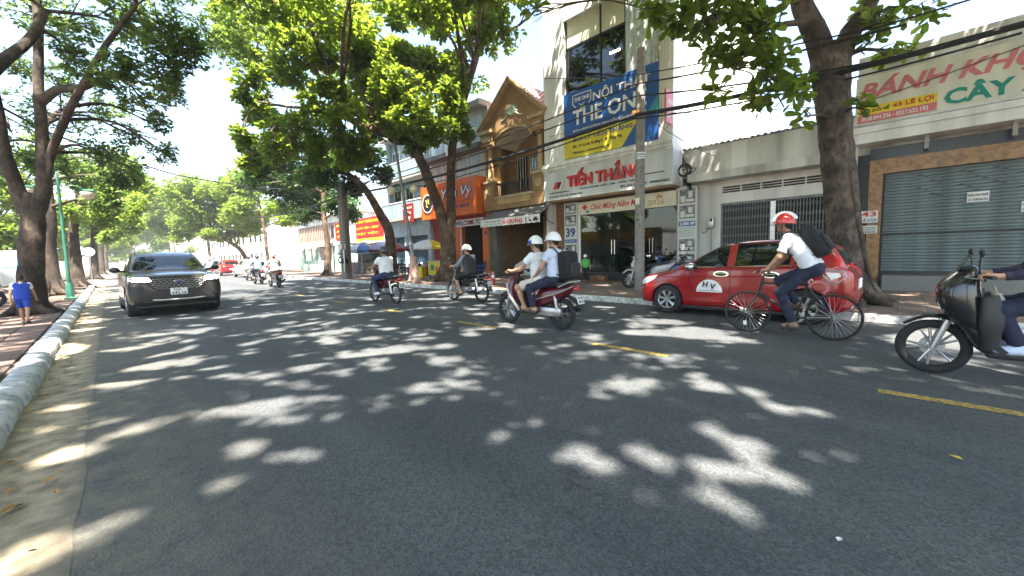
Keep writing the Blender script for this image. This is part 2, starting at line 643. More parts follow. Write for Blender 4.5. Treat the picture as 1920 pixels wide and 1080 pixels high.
def asphalt():
    m = bpy.data.materials.new("asphalt"); m.use_nodes = True
    t = m.node_tree; b = t.nodes["Principled BSDF"]; L = t.links.new; N = t.nodes.new
    tc = N("ShaderNodeTexCoord")
    def noise(sc, det=4, rough=.6):
        n = N("ShaderNodeTexNoise"); n.inputs["Scale"].default_value = sc; n.inputs["Detail"].default_value = det; n.inputs["Roughness"].default_value = rough
        L(tc.outputs["Object"], n.inputs[0]); return n
    def ramp(src, a, b_, ca, cb):
        r = N("ShaderNodeValToRGB"); r.color_ramp.elements[0].position = a; r.color_ramp.elements[1].position = b_
        r.color_ramp.elements[0].color = (*ca, 1); r.color_ramp.elements[1].color = (*cb, 1); L(src, r.inputs[0]); return r
    def mix(f, a, b_, mode='MIX'):
        x = N("ShaderNodeMix"); x.data_type = 'RGBA'; x.blend_type = mode
        if isinstance(f, float): x.inputs[0].default_value = f
        else: L(f, x.inputs[0])
        L(a, x.inputs[6])
        if isinstance(b_, tuple): x.inputs[7].default_value = (*b_, 1)
        else: L(b_, x.inputs[7])
        return x.outputs[2]
    vor = N("ShaderNodeTexVoronoi"); vor.inputs["Scale"].default_value = 75; L(tc.outputs["Object"], vor.inputs[0])
    agg = ramp(vor.outputs["Color"], .15, .95, (.04, .045, .049), (.168, .178, .186))
    fine = noise(150, 2)
    c = mix(.55, agg.outputs[0], ramp(fine.outputs["Fac"], .35, .7, (.049, .055, .061), (.126, .133, .138)).outputs[0])
    big = noise(.6, 6)
    c = mix(.8, c, ramp(big.outputs["Fac"], .3, .7, (.78, .78, .8), (1.12, 1.1, 1.06)).outputs[0], 'MULTIPLY')
    stain = noise(2.3, 7, .75)
    c = mix(ramp(stain.outputs["Fac"], .62, .72, (0, 0, 0), (.6, .6, .6)).outputs[0], c, (.05, .052, .055))
    # wheel-polished lanes and long oil streaks running with the traffic
    mpl = N("ShaderNodeMapping"); mpl.inputs["Scale"].default_value = (1.1, .05, 1); L(tc.outputs["Object"], mpl.inputs[0])
    ln = N("ShaderNodeTexNoise"); ln.inputs["Scale"].default_value = 1.3; ln.inputs["Detail"].default_value = 5; L(mpl.outputs[0], ln.inputs[0])
    c = mix(.85, c, ramp(ln.outputs["Fac"], .34, .66, (.76, .77, .79), (1.14, 1.13, 1.1)).outputs[0], 'MULTIPLY')
    # fine cracks
    vc = N("ShaderNodeTexVoronoi"); vc.feature = 'DISTANCE_TO_EDGE'; vc.inputs["Scale"].default_value = .42
    wn = noise(1.6, 5); wa = N("ShaderNodeVectorMath"); wa.operation = 'MULTIPLY_ADD'; L(wn.outputs["Color"], wa.inputs[0]); wa.inputs[1].default_value = (.9, .9, .9); L(tc.outputs["Object"], wa.inputs[2]); L(wa.outputs[0], vc.inputs[0])
    ck = ramp(vc.outputs["Distance"], .0, .006, (.55, .55, .55), (0, 0, 0))
    ckm = N("ShaderNodeMath"); ckm.operation = 'MULTIPLY'; L(ck.outputs[0], ckm.inputs[0]); L(ramp(big.outputs["Fac"], .5, .6, (0, 0, 0), (1, 1, 1)).outputs[0], ckm.inputs[1])
    c = mix(ckm.outputs[0], c, (.02, .02, .022))
    # pale grit and dust blown to the edges of the carriageway
    sep = N("ShaderNodeSeparateXYZ"); L(tc.outputs["Object"], sep.inputs[0])
    mr = N("ShaderNodeMapRange"); mr.inputs[1].default_value = .9; mr.inputs[2].default_value = -.3; L(sep.outputs[0], mr.inputs[0])
    gr = noise(5, 7, .7)
    mu = N("ShaderNodeMath"); mu.operation = 'MULTIPLY'; L(mr.outputs[0], mu.inputs[0]); L(ramp(gr.outputs["Fac"], .3, .75, (0, 0, 0), (1, 1, 1)).outputs[0], mu.inputs[1])
    c = mix(mu.outputs[0], c, (.2, .18, .13))
    mr2 = N("ShaderNodeMapRange"); mr2.inputs[1].default_value = 8.2; mr2.inputs[2].default_value = 9.4; L(sep.outputs[0], mr2.inputs[0])
    mu2 = N("ShaderNodeMath"); mu2.operation = 'MULTIPLY'; L(mr2.outputs[0], mu2.inputs[0]); L(ramp(gr.outputs["Fac"], .35, .8, (0, 0, 0), (1, 1, 1)).outputs[0], mu2.inputs[1])
    c = mix(mu2.outputs[0], c, (.2, .19, .16))
    # pale chips
    v2 = N("ShaderNodeTexVoronoi"); v2.inputs["Scale"].default_value = 26; L(tc.outputs["Object"], v2.inputs[0])
    chip = ramp(v2.outputs["Distance"], .05, .08, (1, 1, 1), (0, 0, 0))
    sel = N("ShaderNodeSeparateColor"); L(v2.outputs["Color"], sel.inputs[0])
    gt = N("ShaderNodeMath"); gt.operation = 'GREATER_THAN'; gt.inputs[1].default_value = .82; L(sel.outputs[0], gt.inputs[0])
    mu3 = N("ShaderNodeMath"); mu3.operation = 'MULTIPLY'; L(chip.outputs[0], mu3.inputs[0]); L(gt.outputs[0], mu3.inputs[1])
    c = mix(mu3.outputs[0], c, (.3, .3, .28))
    L(c, b.inputs["Base Color"])
    b.inputs["Roughness"].default_value = .78
    b.inputs["Specular IOR Level"].default_value = .22
    bp = N("ShaderNodeBump"); bp.inputs["Strength"].default_value = .55; bp.inputs["Distance"].default_value = .006
    L(vor.outputs["Distance"], bp.inputs["Height"]); L(bp.outputs[0], b.inputs["Normal"])
    MATS["asphalt"] = m
asphalt()
mat("gutter_sand", (.3, .25, .17), .9, var=.25, scale=7, dirt=(.16, .135, .092), bump=.35, bscale=60)
mat("kerb_stone", (.46, .48, .49), .85, var=.15, scale=9, dirt=(.27, .28, .28), bump=.7, bscale=30)
mat("kerb_paint", (.6, .6, .58), .8, var=.2, scale=10, dirt=(.22, .21, .19), bump=.3)
mat("paver", (.16, .105, .085), .85, var=.25, scale=2.0, dirt=(.1, .075, .06), bump=.35, bscale=45)
mat("joint_sand", (.11, .095, .075), .95, var=.2, scale=20)
mat("earth", (.16, .13, .09), .95, var=.3, scale=1.5)
mat("road_yellow", (.46, .31, .05), .75, var=.12, scale=26, dirt=(.1, .095, .075), bump=.4)

def brick_floor():
    m = bpy.data.materials.new("brick_floor"); m.use_nodes = True
    t = m.node_tree; b = t.nodes["Principled BSDF"]
    tc = t.nodes.new("ShaderNodeTexCoord"); br = t.nodes.new("ShaderNodeTexBrick")
    br.inputs["Scale"].default_value = 1; br.inputs["Brick Width"].default_value = .4; br.inputs["Row Height"].default_value = .4
    br.inputs["Mortar Size"].default_value = .012; br.offset = 0
    br.inputs["Color1"].default_value = (.21, .15, .12, 1); br.inputs["Color2"].default_value = (.16, .115, .095, 1); br.inputs["Mortar"].default_value = (.09, .08, .065, 1)
    t.links.new(tc.outputs["Object"], br.inputs[0])
    nz = t.nodes.new("ShaderNodeTexNoise"); nz.inputs["Scale"].default_value = 1.7; nz.inputs["Detail"].default_value = 6; t.links.new(tc.outputs["Object"], nz.inputs[0])
    rp = t.nodes.new("ShaderNodeValToRGB"); rp.color_ramp.elements[0].position = .35; rp.color_ramp.elements[1].position = .7
    rp.color_ramp.elements[0].color = (.7, .7, .68, 1); rp.color_ramp.elements[1].color = (1.35, 1.3, 1.2, 1); t.links.new(nz.outputs[0], rp.inputs[0])
    mx = t.nodes.new("ShaderNodeMix"); mx.data_type = 'RGBA'; mx.blend_type = 'MULTIPLY'; mx.inputs[0].default_value = 1
    t.links.new(br.outputs[0], mx.inputs[6]); t.links.new(rp.outputs[0], mx.inputs[7]); t.links.new(mx.outputs[2], b.inputs["Base Color"])
    b.inputs["Roughness"].default_value = .85
    MATS["brick_floor"] = m
brick_floor()

# ------------------------------------------------------------------ setting
struct(MB().add([(-150, -80, -.03), (150, -80, -.03), (150, 460, -.03), (-150, 460, -.03)], [(0, 1, 2, 3)]).build("ground", "earth"))
def gutter_edge():
    """the sandy gutter thins out into the asphalt's own grey at its edge"""
    m = MATS["gutter_sand"]; t = m.node_tree; b = t.nodes["Principled BSDF"]; src = b.inputs["Base Color"].links[0].from_socket
    tc = t.nodes.new("ShaderNodeTexCoord"); sp = t.nodes.new("ShaderNodeSeparateXYZ"); t.links.new(tc.outputs["Object"], sp.inputs[0])
    mr = t.nodes.new("ShaderNodeMapRange"); mr.inputs[1].default_value = -.42; mr.inputs[2].default_value = -.2; t.links.new(sp.outputs[0], mr.inputs[0])
    nz = t.nodes.new("ShaderNodeTexNoise"); nz.inputs["Scale"].default_value = 9; nz.inputs["Detail"].default_value = 7; nz.inputs["Roughness"].default_value = .75; t.links.new(tc.outputs["Object"], nz.inputs[0])
    ad = t.nodes.new("ShaderNodeMath"); ad.operation = 'MULTIPLY_ADD'; t.links.new(nz.outputs[0], ad.inputs[0]); ad.inputs[1].default_value = 1.6; ad.inputs[2].default_value = -.75
    a2 = t.nodes.new("ShaderNodeMath"); a2.operation = 'ADD'; a2.use_clamp = True; t.links.new(ad.outputs[0], a2.inputs[0]); t.links.new(mr.outputs[0], a2.inputs[1])
    a3 = t.nodes.new("ShaderNodeMath"); a3.operation = 'MULTIPLY'; a3.use_clamp = True; t.links.new(a2.outputs[0], a3.inputs[0]); t.links.new(mr.outputs[0], a3.inputs[1])
    mx = t.nodes.new("ShaderNodeMix"); mx.data_type = 'RGBA'; t.links.new(a3.outputs[0], mx.inputs[0]); t.links.new(src, mx.inputs[6]); mx.inputs[7].default_value = (.135, .12, .097, 1)
    t.links.new(mx.outputs[2], b.inputs["Base Color"])
gutter_edge()
struct(MB().add([(-.8, -60, 0), (9.42, -60, 0), (9.42, 420, 0), (-.8, 420, 0)], [(0, 1, 2, 3)]).build("road", "asphalt"))
g_ = MB()
ys = np.arange(-20, 300, .12 if False else .25)
edge = -.23 + .01 * np.sin(ys * 2.1) + .008 * np.sin(ys * 5.3 + 1) + .006 * rng.standard_normal(len(ys))
gv = []
for y, e in zip(ys, edge):
    gv += [(-.72, y, .004), (e, y, .0025)]
g_.add(gv, [(2 * i, 2 * i + 1, 2 * i + 3, 2 * i + 2) for i in range(len(ys) - 1)])
struct(g_.build("gutter_strip", "gutter_sand"))
for k, y0 in enumerate([(-.95 + 0) - 1.0 + 0] + []):
    pass
for (y0, y1) in ((-3.7, -1.6), (-.72 - .25, .1), (2.08, 3.2), (5.3, 6.45), (8.6, 9.75), (12, 13.1), (15.3, 16.5), (18.7, 19.9)):
    struct(MB().add([(4.87, y0, .005), (5.0, y0, .005), (5.0, y1, .005), (4.87, y1, .005)], [(0, 1, 2, 3)]).build("road_marking", "road_yellow"))

lw = struct(MB().box(-14, -.9, -25, 300, -.02, .085).build("left_sidewalk", "joint_sand"))
bm_ = MB(); bm_.rbox((0, 0, 0), (.385, .385, .05), .008)
pv = None; cnt = 0
for i in range(12):
    for j in range(25):
        x, y = -1.17 - .4 * i, 5.2 + .4 * j
        if pv is None:
            pv = bm_.build("paver", "paver", lw); o = pv
        else:
            o = pv.copy(); C.objects.link(o); o.parent = lw
        o.location = (x, y, .092 + random.uniform(-.004, .004))
        o.rotation_euler = (random.uniform(-.012, .012), random.uniform(-.012, .012), random.uniform(-.01, .01))
rest = MB()
for i in range(14):
    for j in range(-24, 90):
        if i < 12 and 0 <= j < 25: continue
        x, y = -1.17 - .4 * i, 5.2 + .4 * j
        q = random.uniform(-.004, .004)
        rest.box(x - .192, x + .192, y - .192, y + .192, .07, .117 + q)
o = rest.build("far_pavers", "paver", lw, weld=False); o["kind"] = "stuff"
struct(lw)
# left kerb: rounded stones, each a piece
lk = struct(MB().box(-.93, -.7, -20, 300, -.02, .06).build("left_kerb", "dark_concrete"))
prof = [(-.115, -.06), (.13, -.06), (.125, .02), (.1, .07), (.05, .1), (-.02, .112), (-.09, .105), (-.115, .085)]
ks = MB(); n = len(prof)
rings = []
for y, s in ((-.478, .84), (-.462, .97), (-.2, 1.01), (.1, .98), (.46, 1), (.478, .86)):
    rings.append([(p[0] * s, y, .03 + (p[1] - .03) * s) for p in prof])
ks.loft(rings)
first = None
for k in range(46):
    if first is None:
        first = ks.build("kerb_stone", "kerb_stone", lk, ang=50); o = first
    else:
        o = first.copy(); C.objects.link(o); o.parent = lk
    o.location = (-.8 + random.uniform(-.012, .012), -2.5 + k, .05 + random.uniform(-.008, .008))
    o.rotation_euler = (random.uniform(-.01, .01), random.uniform(-.05, .05), random.uniform(-.014, .014))
rw_ = struct(MB().box(9.55, 30, -40, 300, -.02, .13).build("right_sidewalk", "brick_floor"))
rk = struct(MB().box(9.5, 9.56, -40, 300, -.02, .12).build("right_kerb", "dark_concrete"))
kb = MB(); kb.prism([(9.36 - 9.43, -.03), (9.55 - 9.43, -.03), (9.55 - 9.43, .135), (9.46 - 9.43, .135), (9.4 - 9.43, .1)], 'y', -.492, .492)
first = None
for k in range(40):
    if first is None:
        first = kb.build("kerb_stone", "kerb_paint", rk, smooth=False); o = first
    else:
        o = first.copy(); C.objects.link(o); o.parent = rk
    o.location = (9.43, -8 + k, random.uniform(-.004, .004))
    o.rotation_euler = (0, 0, random.uniform(-.008, .008))
kb2 = MB().prism([(9.36, -.03), (9.55, -.03), (9.55, .135), (9.46, .135), (9.4, .1)], 'y', 32.5, 200)
o = kb2.build("far_kerb_run", "kerb_paint", rk, smooth=False)

# ------------------------------------------------------------------ buildings
class Bld:
    def __init__(s, name, label, cat, loc, group=None):
        s.loc = np.array(loc, float)
        s.o = thing(name, label, cat, loc, group=group)
    def mb(s, name, m, mb, parent=None, smooth=True, ang=38):
        mb.v = [(p[0] - s.loc[0], p[1] - s.loc[1], p[2] - s.loc[2]) for p in mb.v]
        return mb.build(name, m, parent or s.o, smooth, ang)
    def box(s, name, m, x0, x1, y0, y1, z0, z1, parent=None):
        return s.mb(name, m, MB().box(x0, x1, y0, y1, z0, z1), parent, smooth=False)
    def text(s, body, m, x, yl, z, width=None, height=None, parent=None, depth=.012, **k):
        """lettering on the street side of a facade; yl = its left end as seen from the street"""
        return text(body, m, parent or s.o, np.array((x, yl, z)) - s.loc, (0, -1, 0), (0, 0, 1), width, height, depth=depth, **k)
    def many(s, name, m, mb, places, parent=None):
        """alike pieces sharing one mesh; places = world offsets"""
        f = None
        for p in places:
            if f is None:
                f = mb.build(name, m, parent or s.o, smooth=False); o = f
            else:
                o = f.copy(); C.objects.link(o); o.parent = parent or s.o
            o.location = tuple(np.array(p, float) - s.loc)
        return f

# --- the closed shop with the roller shutter (far right)
b = Bld("shop_building", "closed shop with grey roller shutter, brown stone frame and wide cream signboard", "shop", (15.1, -3, .13))
b.box("wall", "old_white", 15.25, 27, -7.5, 1.02, .13, 4.1)
b.box("parapet", "old_white", 15.0, 27, -7.5, 1.05, 4.62, 6.5)
b.box("side_pilaster", "white_paint", 14.95, 15.25, .98, 1.1, .13, 4.6)
b.box("black_pilaster", "black_stone", 15.08, 15.25, .72, .978, .13, 3.87)
b.box("black_band", "black_stone", 15.1, 15.25, -7.5, .718, 3.69, 4.0)
b.box("stone_pilaster", "brown_stone", 15.02, 15.25, .44, .718, .13, 3.68)
b.box("stone_lintel", "brown_stone", 15.03, 15.25, -7.5, .438, 3.3, 3.685)
b.box("cornice", "white_paint", 14.55, 15.25, -7.5, 1.08, 4.1, 4.5)
b.box("cornice_lip", "white_paint", 14.48, 14.55, -7.5, 1.1, 4.36, 4.52)
for y in (-.35, -1.75, -3.2):
    b.box("bracket", "concrete", 14.75, 14.84, y - .04, y + .04, 3.78, 4.1)
b.box("step", "granite", 14.6, 15.25, -7.5, .34, .13, .53)
b.box("threshold", "dark_granite", 15.1, 15.25, -7.5, .44, .53, .62)
sl = MB(); pr = [(0, -.04), (-.012, -.03), (-.02, -.005), (-.018, .02), (-.006, .038), (.01, .04), (.01, -.04)]
sl.prism(pr, 'y', -3.96, 3.96)
b.many("shutter_slat", "shutter", sl, [(15.2, -3.53, .66 + .084 * k) for k in range(32)])
b.box("shutter_rail", "iron_dark", 15.15, 15.22, .39, .437, .62, 3.3)
b.box("bottom_bar", "iron_dark", 15.16, 15.2, -7.4, .39, 1.62, 1.67)
v_ = MB()
for (row, ys_) in enumerate(((-.2, -.95, -1.5, -2.2), (-.45, -1.2, -1.9, -2.6), (-.2, -.95, -1.5, -2.2), (-.45, -1.2, -1.9, -2.6))):
    for y in ys_:
        for d in (0, .13): v_.box(15.168, 15.19, y - d - .11, y - d - .02, 3.16 - .17 * row - d * .5, 3.18 - .17 * row - d * .5)
b.mb("vent_slots", "ink_black", v_, smooth=False)["kind"] = "stuff"
sg = Bld("signboard", "long cream signboard with pink and green lettering above the roller shutter", "sign", (14.7, -3, 4.6))
sg.box("panel", "sign_cream", 14.68, 14.82, -7.2, 1.06, 4.62, 5.86)
sg.box("frame", "steel", 14.66, 14.84, -7.2, 1.08, 4.575, 4.618)
sg.text("BÁNH KHỌT", "sign_pink", 14.672, .99, 5.18, 3.55, .6, shear=.3, bold=.028)
sg.box("address_strip", "sign_yellow", 14.67, 14.678, -.48, 1.0, 4.86, 5.08)
sg.text("TẠM DỜI VỀ", "ink_black", 14.664, .96, 4.9, .58, .13, bold=.02)
sg.text("43 LÊ LỢI", "sign_red", 14.664, .32, 4.9, .74, .16, bold=.02)
sg.box("phone_strip", "sign_pink", 14.67, 14.678, -.48, 1.0, 4.66, 4.858)
sg.text("0938.844.356 - 0327.633.193", "ink_white", 14.664, .92, 4.7, 1.25, .11, bold=.015)
sg.text("CÂY XOÀI", "sign_green", 14.672, -.6, 4.72, 2.5, .46, bold=.03)
for nm, lab, y0, y1, z0, z1, tx in (("wall_sign", "white plate with red house number 43 on the brown stone pilaster", .5, .88, 1.98, 2.31, (("43", "sign_red", .17, .14), ("LÊ LỢI", "ink_navy", .02, .1))),
                                    ("paper_notice", "white paper notice with three black lines under the number plate", .5, .86, 1.68, 1.9, (("NHÀ CHO THUÊ", "ink_black", .145, .045), ("LIÊN HỆ CHỦ NHÀ", "ink_black", .08, .045), ("0938.844.356", "ink_black", .02, .045)))):
    q = Bld(nm, lab, "sign", (14.98, (y0 + y1) / 2, z0))
    q.box("board", "paper", 14.985, 15.018 , y0, y1, z0, z1)
    for (tt, mm, dz, hh) in tx:
        q.text(tt, mm, 14.981, y1 - .03, z0 + dz, y1 - y0 - .06, hh, bold=.02)
for (yy, zz, lab) in ((-1.12, 2.36, "white rental notice taped to the middle of the roller shutter"), (-1.98, 2.05, "white rental notice taped to the roller shutter at the right picture edge")):
    q = Bld("paper_notice", lab, "notice", (15.15, yy, zz))
    q.box("sheet", "paper", 15.16, 15.166, yy - .36, yy, zz, zz + .25)
    q.text("NHÀ CHO THUÊ", "ink_black", 15.157, yy - .02, zz + .14, .32, .075, bold=.02, depth=.004)
    q.text("LH: 0938.844.356", "ink_black", 15.157, yy - .02, zz + .03, .32, .06, bold=.01, depth=.004)

# --- low white garage with folding gate
b = Bld("garage_building", "low white building with steel folding gate and concrete canopy slab", "building", (15.2, 3.2, .13))
b.box("wall", "white_wall", 15.3, 27, 4.62, 5.94, .13, 3.72)
b.box("wall", "white_wall", 15.3, 27, 1.11, 1.52, .13, 3.72)
b.box("lintel", "white_wall", 15.3, 27, 1.52, 4.62, 2.95, 3.3)
b.box("vent_wall", "white_wall", 15.3, 27, 1.52, 4.62, 3.52, 3.72)
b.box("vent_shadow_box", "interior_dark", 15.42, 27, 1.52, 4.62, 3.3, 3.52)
lv = MB().box(-.05, .05, -.02, .02, -.115, .115)
b.many("vent_mullion", "white_wall", lv, [(15.36, 1.6 + .6 * k, 3.41) for k in range(6)])
b.many("vent_louvre", "white_wall", MB().box(-.04, .04, -1.55, 1.55, -.012, .012), [(15.36, 3.07, 3.37), (15.36, 3.07, 3.45)])
b.box("canopy_slab", "old_white", 14.55, 15.34, 1.08, 5.5, 3.72, 3.98)
b.box("parapet", "old_white", 15.28, 27, 1.09, 5.94, 3.98, 5.0)
b.mb("parapet_cap", "dark_concrete", MB().prism([(5.94, 5.0)] + [(5.94 - .05 * k, 5.06 + .02 * math.sin(k * 1.7) + random.uniform(-.02, .02)) for k in range(98)] + [(1.09, 5.0)], 'x', 15.24, 15.55), smooth=False)
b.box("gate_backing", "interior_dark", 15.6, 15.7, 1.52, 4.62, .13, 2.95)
bar = MB().box(-.014, .014, -.012, .012, 0, 2.75)
b.many("gate_bar", "gate_steel", bar, [(15.42, 1.58 + .083 * k, .16) for k in range(37)])
lat = MB()
for k in range(36):
    y = 1.58 + .083 * k
    for q in range(9):
        z = .25 + .3 * q
        lat.tube([(15.395, y, z), (15.395, y + .083, z + .15)], .007, 4)
        lat.tube([(15.445, y + .083, z), (15.445, y, z + .15)], .007, 4)
o = b.mb("gate_lattice", "gate_steel", lat, smooth=False); o["kind"] = "stuff"
b.box("gate_post", "steel", 15.36, 15.42, 2.98, 3.12, .15, 2.93)
b.box("gate_rail", "gate_steel", 15.36, 15.48, 1.52, 4.62, 2.88, 2.95)
q = Bld("electric_meter", "grey electric meter box with conduit on the white wall beside the folding gate", "meter", (15.25, 4.85, 1.1))
q.mb("box", "steel", MB().rbox((15.22, 4.9, 2.3), (.14, .2, .4), .02))
q.box("window", "window_dark", 15.14, 15.15, 4.84, 4.96, 2.33, 2.45)
q.mb("conduit", "concrete", MB().tube([(15.25, 4.9, 2.1), (15.25, 4.9, .2)], .02, 6))
q.mb("cable", "cable_black", MB().tube(catmull([(15.25, 4.98, 2.2), (15.2, 5.1, 1.95), (15.22, 5.25, 2.0)], 6), .012, 5))

# --- furniture store
b = Bld("furniture_store", "tall white furniture store with red letters and big blue banner", "shop", (14.5, 9, .13))
b.box("side_wall", "white_wall", 14.44, 26, 5.98, 6.12, 3.7, 16)
b.box("side_wall", "white_wall", 15.12, 26, 5.96, 6.12, .13, 3.7)
b.box("side_wall", "white_wall", 14.44, 26, 11.72, 11.86, .13, 16)
b.box("pilaster", "white_paint", 14.4, 14.75, 10.74, 11.88, 5.1, 14.8)
b.box("pilaster", "white_paint", 14.4, 14.75, 5.97, 6.49, 5.1, 14.8)
gr = MB().box(-.012, .01, -.012, .012, -2.9, 2.9)
b.many("pilaster_groove", "old_white", gr, [(14.4, 11.62 - .2 * k, 8.6) for k in range(4)] + [(14.4, 6.4 - .12 * k, 8.6) for k in range(3)])
b.box("spandrel", "white_paint", 14.5, 14.75, 6.49, 10.74, 5.1, 8.05)
b.box("upper_wall", "white_paint", 14.4, 14.75, 6.49, 10.74, 11.2, 14.8)
b.box("top_cornice", "white_paint", 14.1, 14.8, 5.9, 11.95, 14.8, 15.2)
b.box("roof_slab", "concrete", 14.6, 26, 6.12, 11.72, 15.2, 15.4)
for k, (x, z0, z1) in enumerate(((14.28, 5.05, 5.17), (14.34, 4.98, 5.05), (14.22, 5.17, 5.25), (14.3, 5.25, 5.36))):
    b.box("cornice_moulding", "white_paint", x, 14.5, 5.93, 11.92, z0, z1)
# window wall
b.box("window_frame", "iron_dark", 14.55, 14.62, 6.49, 10.74, 10.02, 10.12)
for y in (6.5, 7.9, 9.0, 10.7):
    b.box("mullion", "iron_dark", 14.55, 14.62, y - .035, y + .035, 8.05, 11.2)
for (y0, y1) in ((6.535, 7.865), (7.935, 8.965), (9.035, 10.665)):
    b.box("window_pane", "window_dark", 14.59, 14.6, y0, y1, 8.05, 10.02)
    b.box("transom_panel", "cream", 14.58, 14.6, y0, y1, 10.12, 11.2)
cu = MB(); pts = [(14.5 + .03 * math.sin(k * 1.1), 7.86 - .045 * k) for k in range(30)]
cu.add([(x, y, 8.06) for x, y in pts] + [(x, y, 10.9) for x, y in pts], [(k, k + 1, 31 + k, 30 + k) for k in range(29)])
b.mb("silver_curtain", "curtain_silver", cu)
lamp = b.box("window_light", "lamp_glow", 14.583, 14.588, 8.15, 8.6, 9.16, 9.24)
# fascia
b.box("fascia", "sign_silver", 14.36, 15.1, 5.94, 11.9, 3.78, 4.98)
b.box("fascia_edge", "white_paint", 14.33, 14.36, 5.93, 11.91, 3.72, 3.8)
b.box("soffit", "brown_stone", 14.4, 15.2, 5.98, 11.85, 3.66, 3.72)
b.text("TIẾN THẮNG", "sign_red", 14.3, 10.55, 4.2, 3.5, .72, bold=.035, depth=.09)
b.mb("logo", "sign_red", MB().prism([(11.33, 4.2), (10.98, 4.2), (10.84, 4.5), (11.19, 4.5)], 'x', 14.29, 14.35), smooth=False)
b.mb("logo_shade", "ink_black", MB().prism([(11.1, 4.26), (10.95, 4.26), (10.86, 4.44), (11.01, 4.44)], 'x', 14.275, 14.289), smooth=False)
b.mb("logo_edge", "white_paint", MB().prism([(11.42, 4.12), (10.93, 4.12), (10.72, 4.56), (10.8, 4.56), (10.98, 4.18), (11.4, 4.18)], 'x', 14.3, 14.35), smooth=False)
for (y0, y1, z) in ((11.55, 10.5, 4.03), (7.35, 6.25, 4.2)):
    b.box("rule_line", "ink_black", 14.34, 14.36, y1, y0, z, z + .035)
b.text("TRANG TRÍ NỘI THẤT - RÈM - THẢM - ĐỆM", "ink_black", 14.35, 9.95, 4.02, 2.6, .11, bold=.02)
b.text("39 LÊ LỢI - P.4 - TP. VŨNG TÀU", "ink_black", 14.35, 11.6, 3.83, 1.8, .11, bold=.02)
b.text("ĐT: 064.3832.429 - 0908692623", "ink_black", 14.35, 8.0, 3.85, 1.95, .1, bold=.02)
# ground floor
b.box("step", "dark_granite", 14.75, 19, 6.0, 10.45, .13, .45)
b.box("shop_floor", "interior_floor", 15.1, 21, 6.12, 11.72, .4, .452)
b.box("interior_wall", "interior", 20.9, 21, 6.12, 11.72, .45, 3.66)
b.box("interior_ceiling", "interior", 15.2, 20.9, 6.12, 11.72, 3.55, 3.66)
b.box("partition", "interior", 16.5, 20.9, 7.55, 7.6, .45, 3.55)
b.box("door_jamb", "white_paint", 15.0, 15.1, 10.38, 10.48, .45, 3.05)
b.box("wall_pier", "wood", 15.0, 15.15, 11.3, 11.72, .13, 3.66)
b.box("pane_left", "glass", 15.06, 15.072, 8.72, 10.38, .45, 3.0)
b.box("pane_middle", "glass", 15.06, 15.072, 7.58, 8.70, .45, 3.0)
b.box("pane_right", "glass", 15.06, 15.072, 6.05, 7.56, .45, 3.0)
for y in (8.78, 8.64, 7.1, 6.97):
    b.mb("door_handle", "chrome", MB().tube([(15.0, y, 1.25), (15.0, y, 1.85)], .014, 8))
b.box("new_year_banner", "cream", 14.98, 15.03, 6.05, 10.48, 3.02, 3.58)
b.text("Chúc Mừng Năm Mới", "sign_red", 14.976, 9.8, 3.13, 2.35, .33, shear=.35, bold=.02, depth=.006)
b.text("2026", "ink_gold", 14.976, 7.15, 3.12, .65, .2, bold=.01, depth=.006)
b.mb("banner_ornament", "sign_red", MB().prism([(10.1, 3.2), (9.95, 3.33), (10.1, 3.46), (10.25, 3.33)], 'x', 14.972, 14.98), smooth=False)
b.mb("banner_ornament", "sign_green", MB().prism([(10.05, 3.08), (9.85, 3.1), (9.9, 3.2), (10.02, 3.18)], 'x', 14.972, 14.98), smooth=False)
b.mb("banner_ornament", "ink_gold", MB().prism([(6.85, 3.36), (6.55, 3.36), (6.62, 3.46), (6.78, 3.5)], 'x', 14.972, 14.98), smooth=False)
t = Bld("display_table", "dark console table standing behind the store's left pane", "table", (15.7, 9.6, .45))
t.box("tabletop", "wood", 15.5, 15.95, 8.9, 10.2, 1.15, 1.2)
for (x, y) in ((15.54, 8.95), (15.9, 8.95), (15.54, 10.15), (15.9, 10.15)):
    t.box("leg", "wood", x - .03, x + .03, y - .03, y + .03, .452, 1.15)
t = Bld("display_plant", "pale potted plant on the floor behind the store's left pane", "plant", (15.8, 9.0, .45))
t.mb("pot", "white_paint", MB().lathe([(0, .452), (.12, .452), (.18, .75), (.16, .75), (0, .7)], (15.35, 8.95, 0)))
lf = MB()
for k in range(26):
    a, q = random.uniform(0, 2 * PI), random.uniform(.2, .55)
    lf.tube(catmull([(15.35, 8.95, .74), (15.35 + .12 * math.cos(a), 8.95 + .12 * math.sin(a), .74 + q * .7), (15.35 + .3 * math.cos(a) * q * 2, 8.95 + .3 * math.sin(a) * q * 2, .74 + q)], 3), [.012, .02, .025, .03, .03, .02, .004], 4)
t.mb("leaves", "mint", lf)
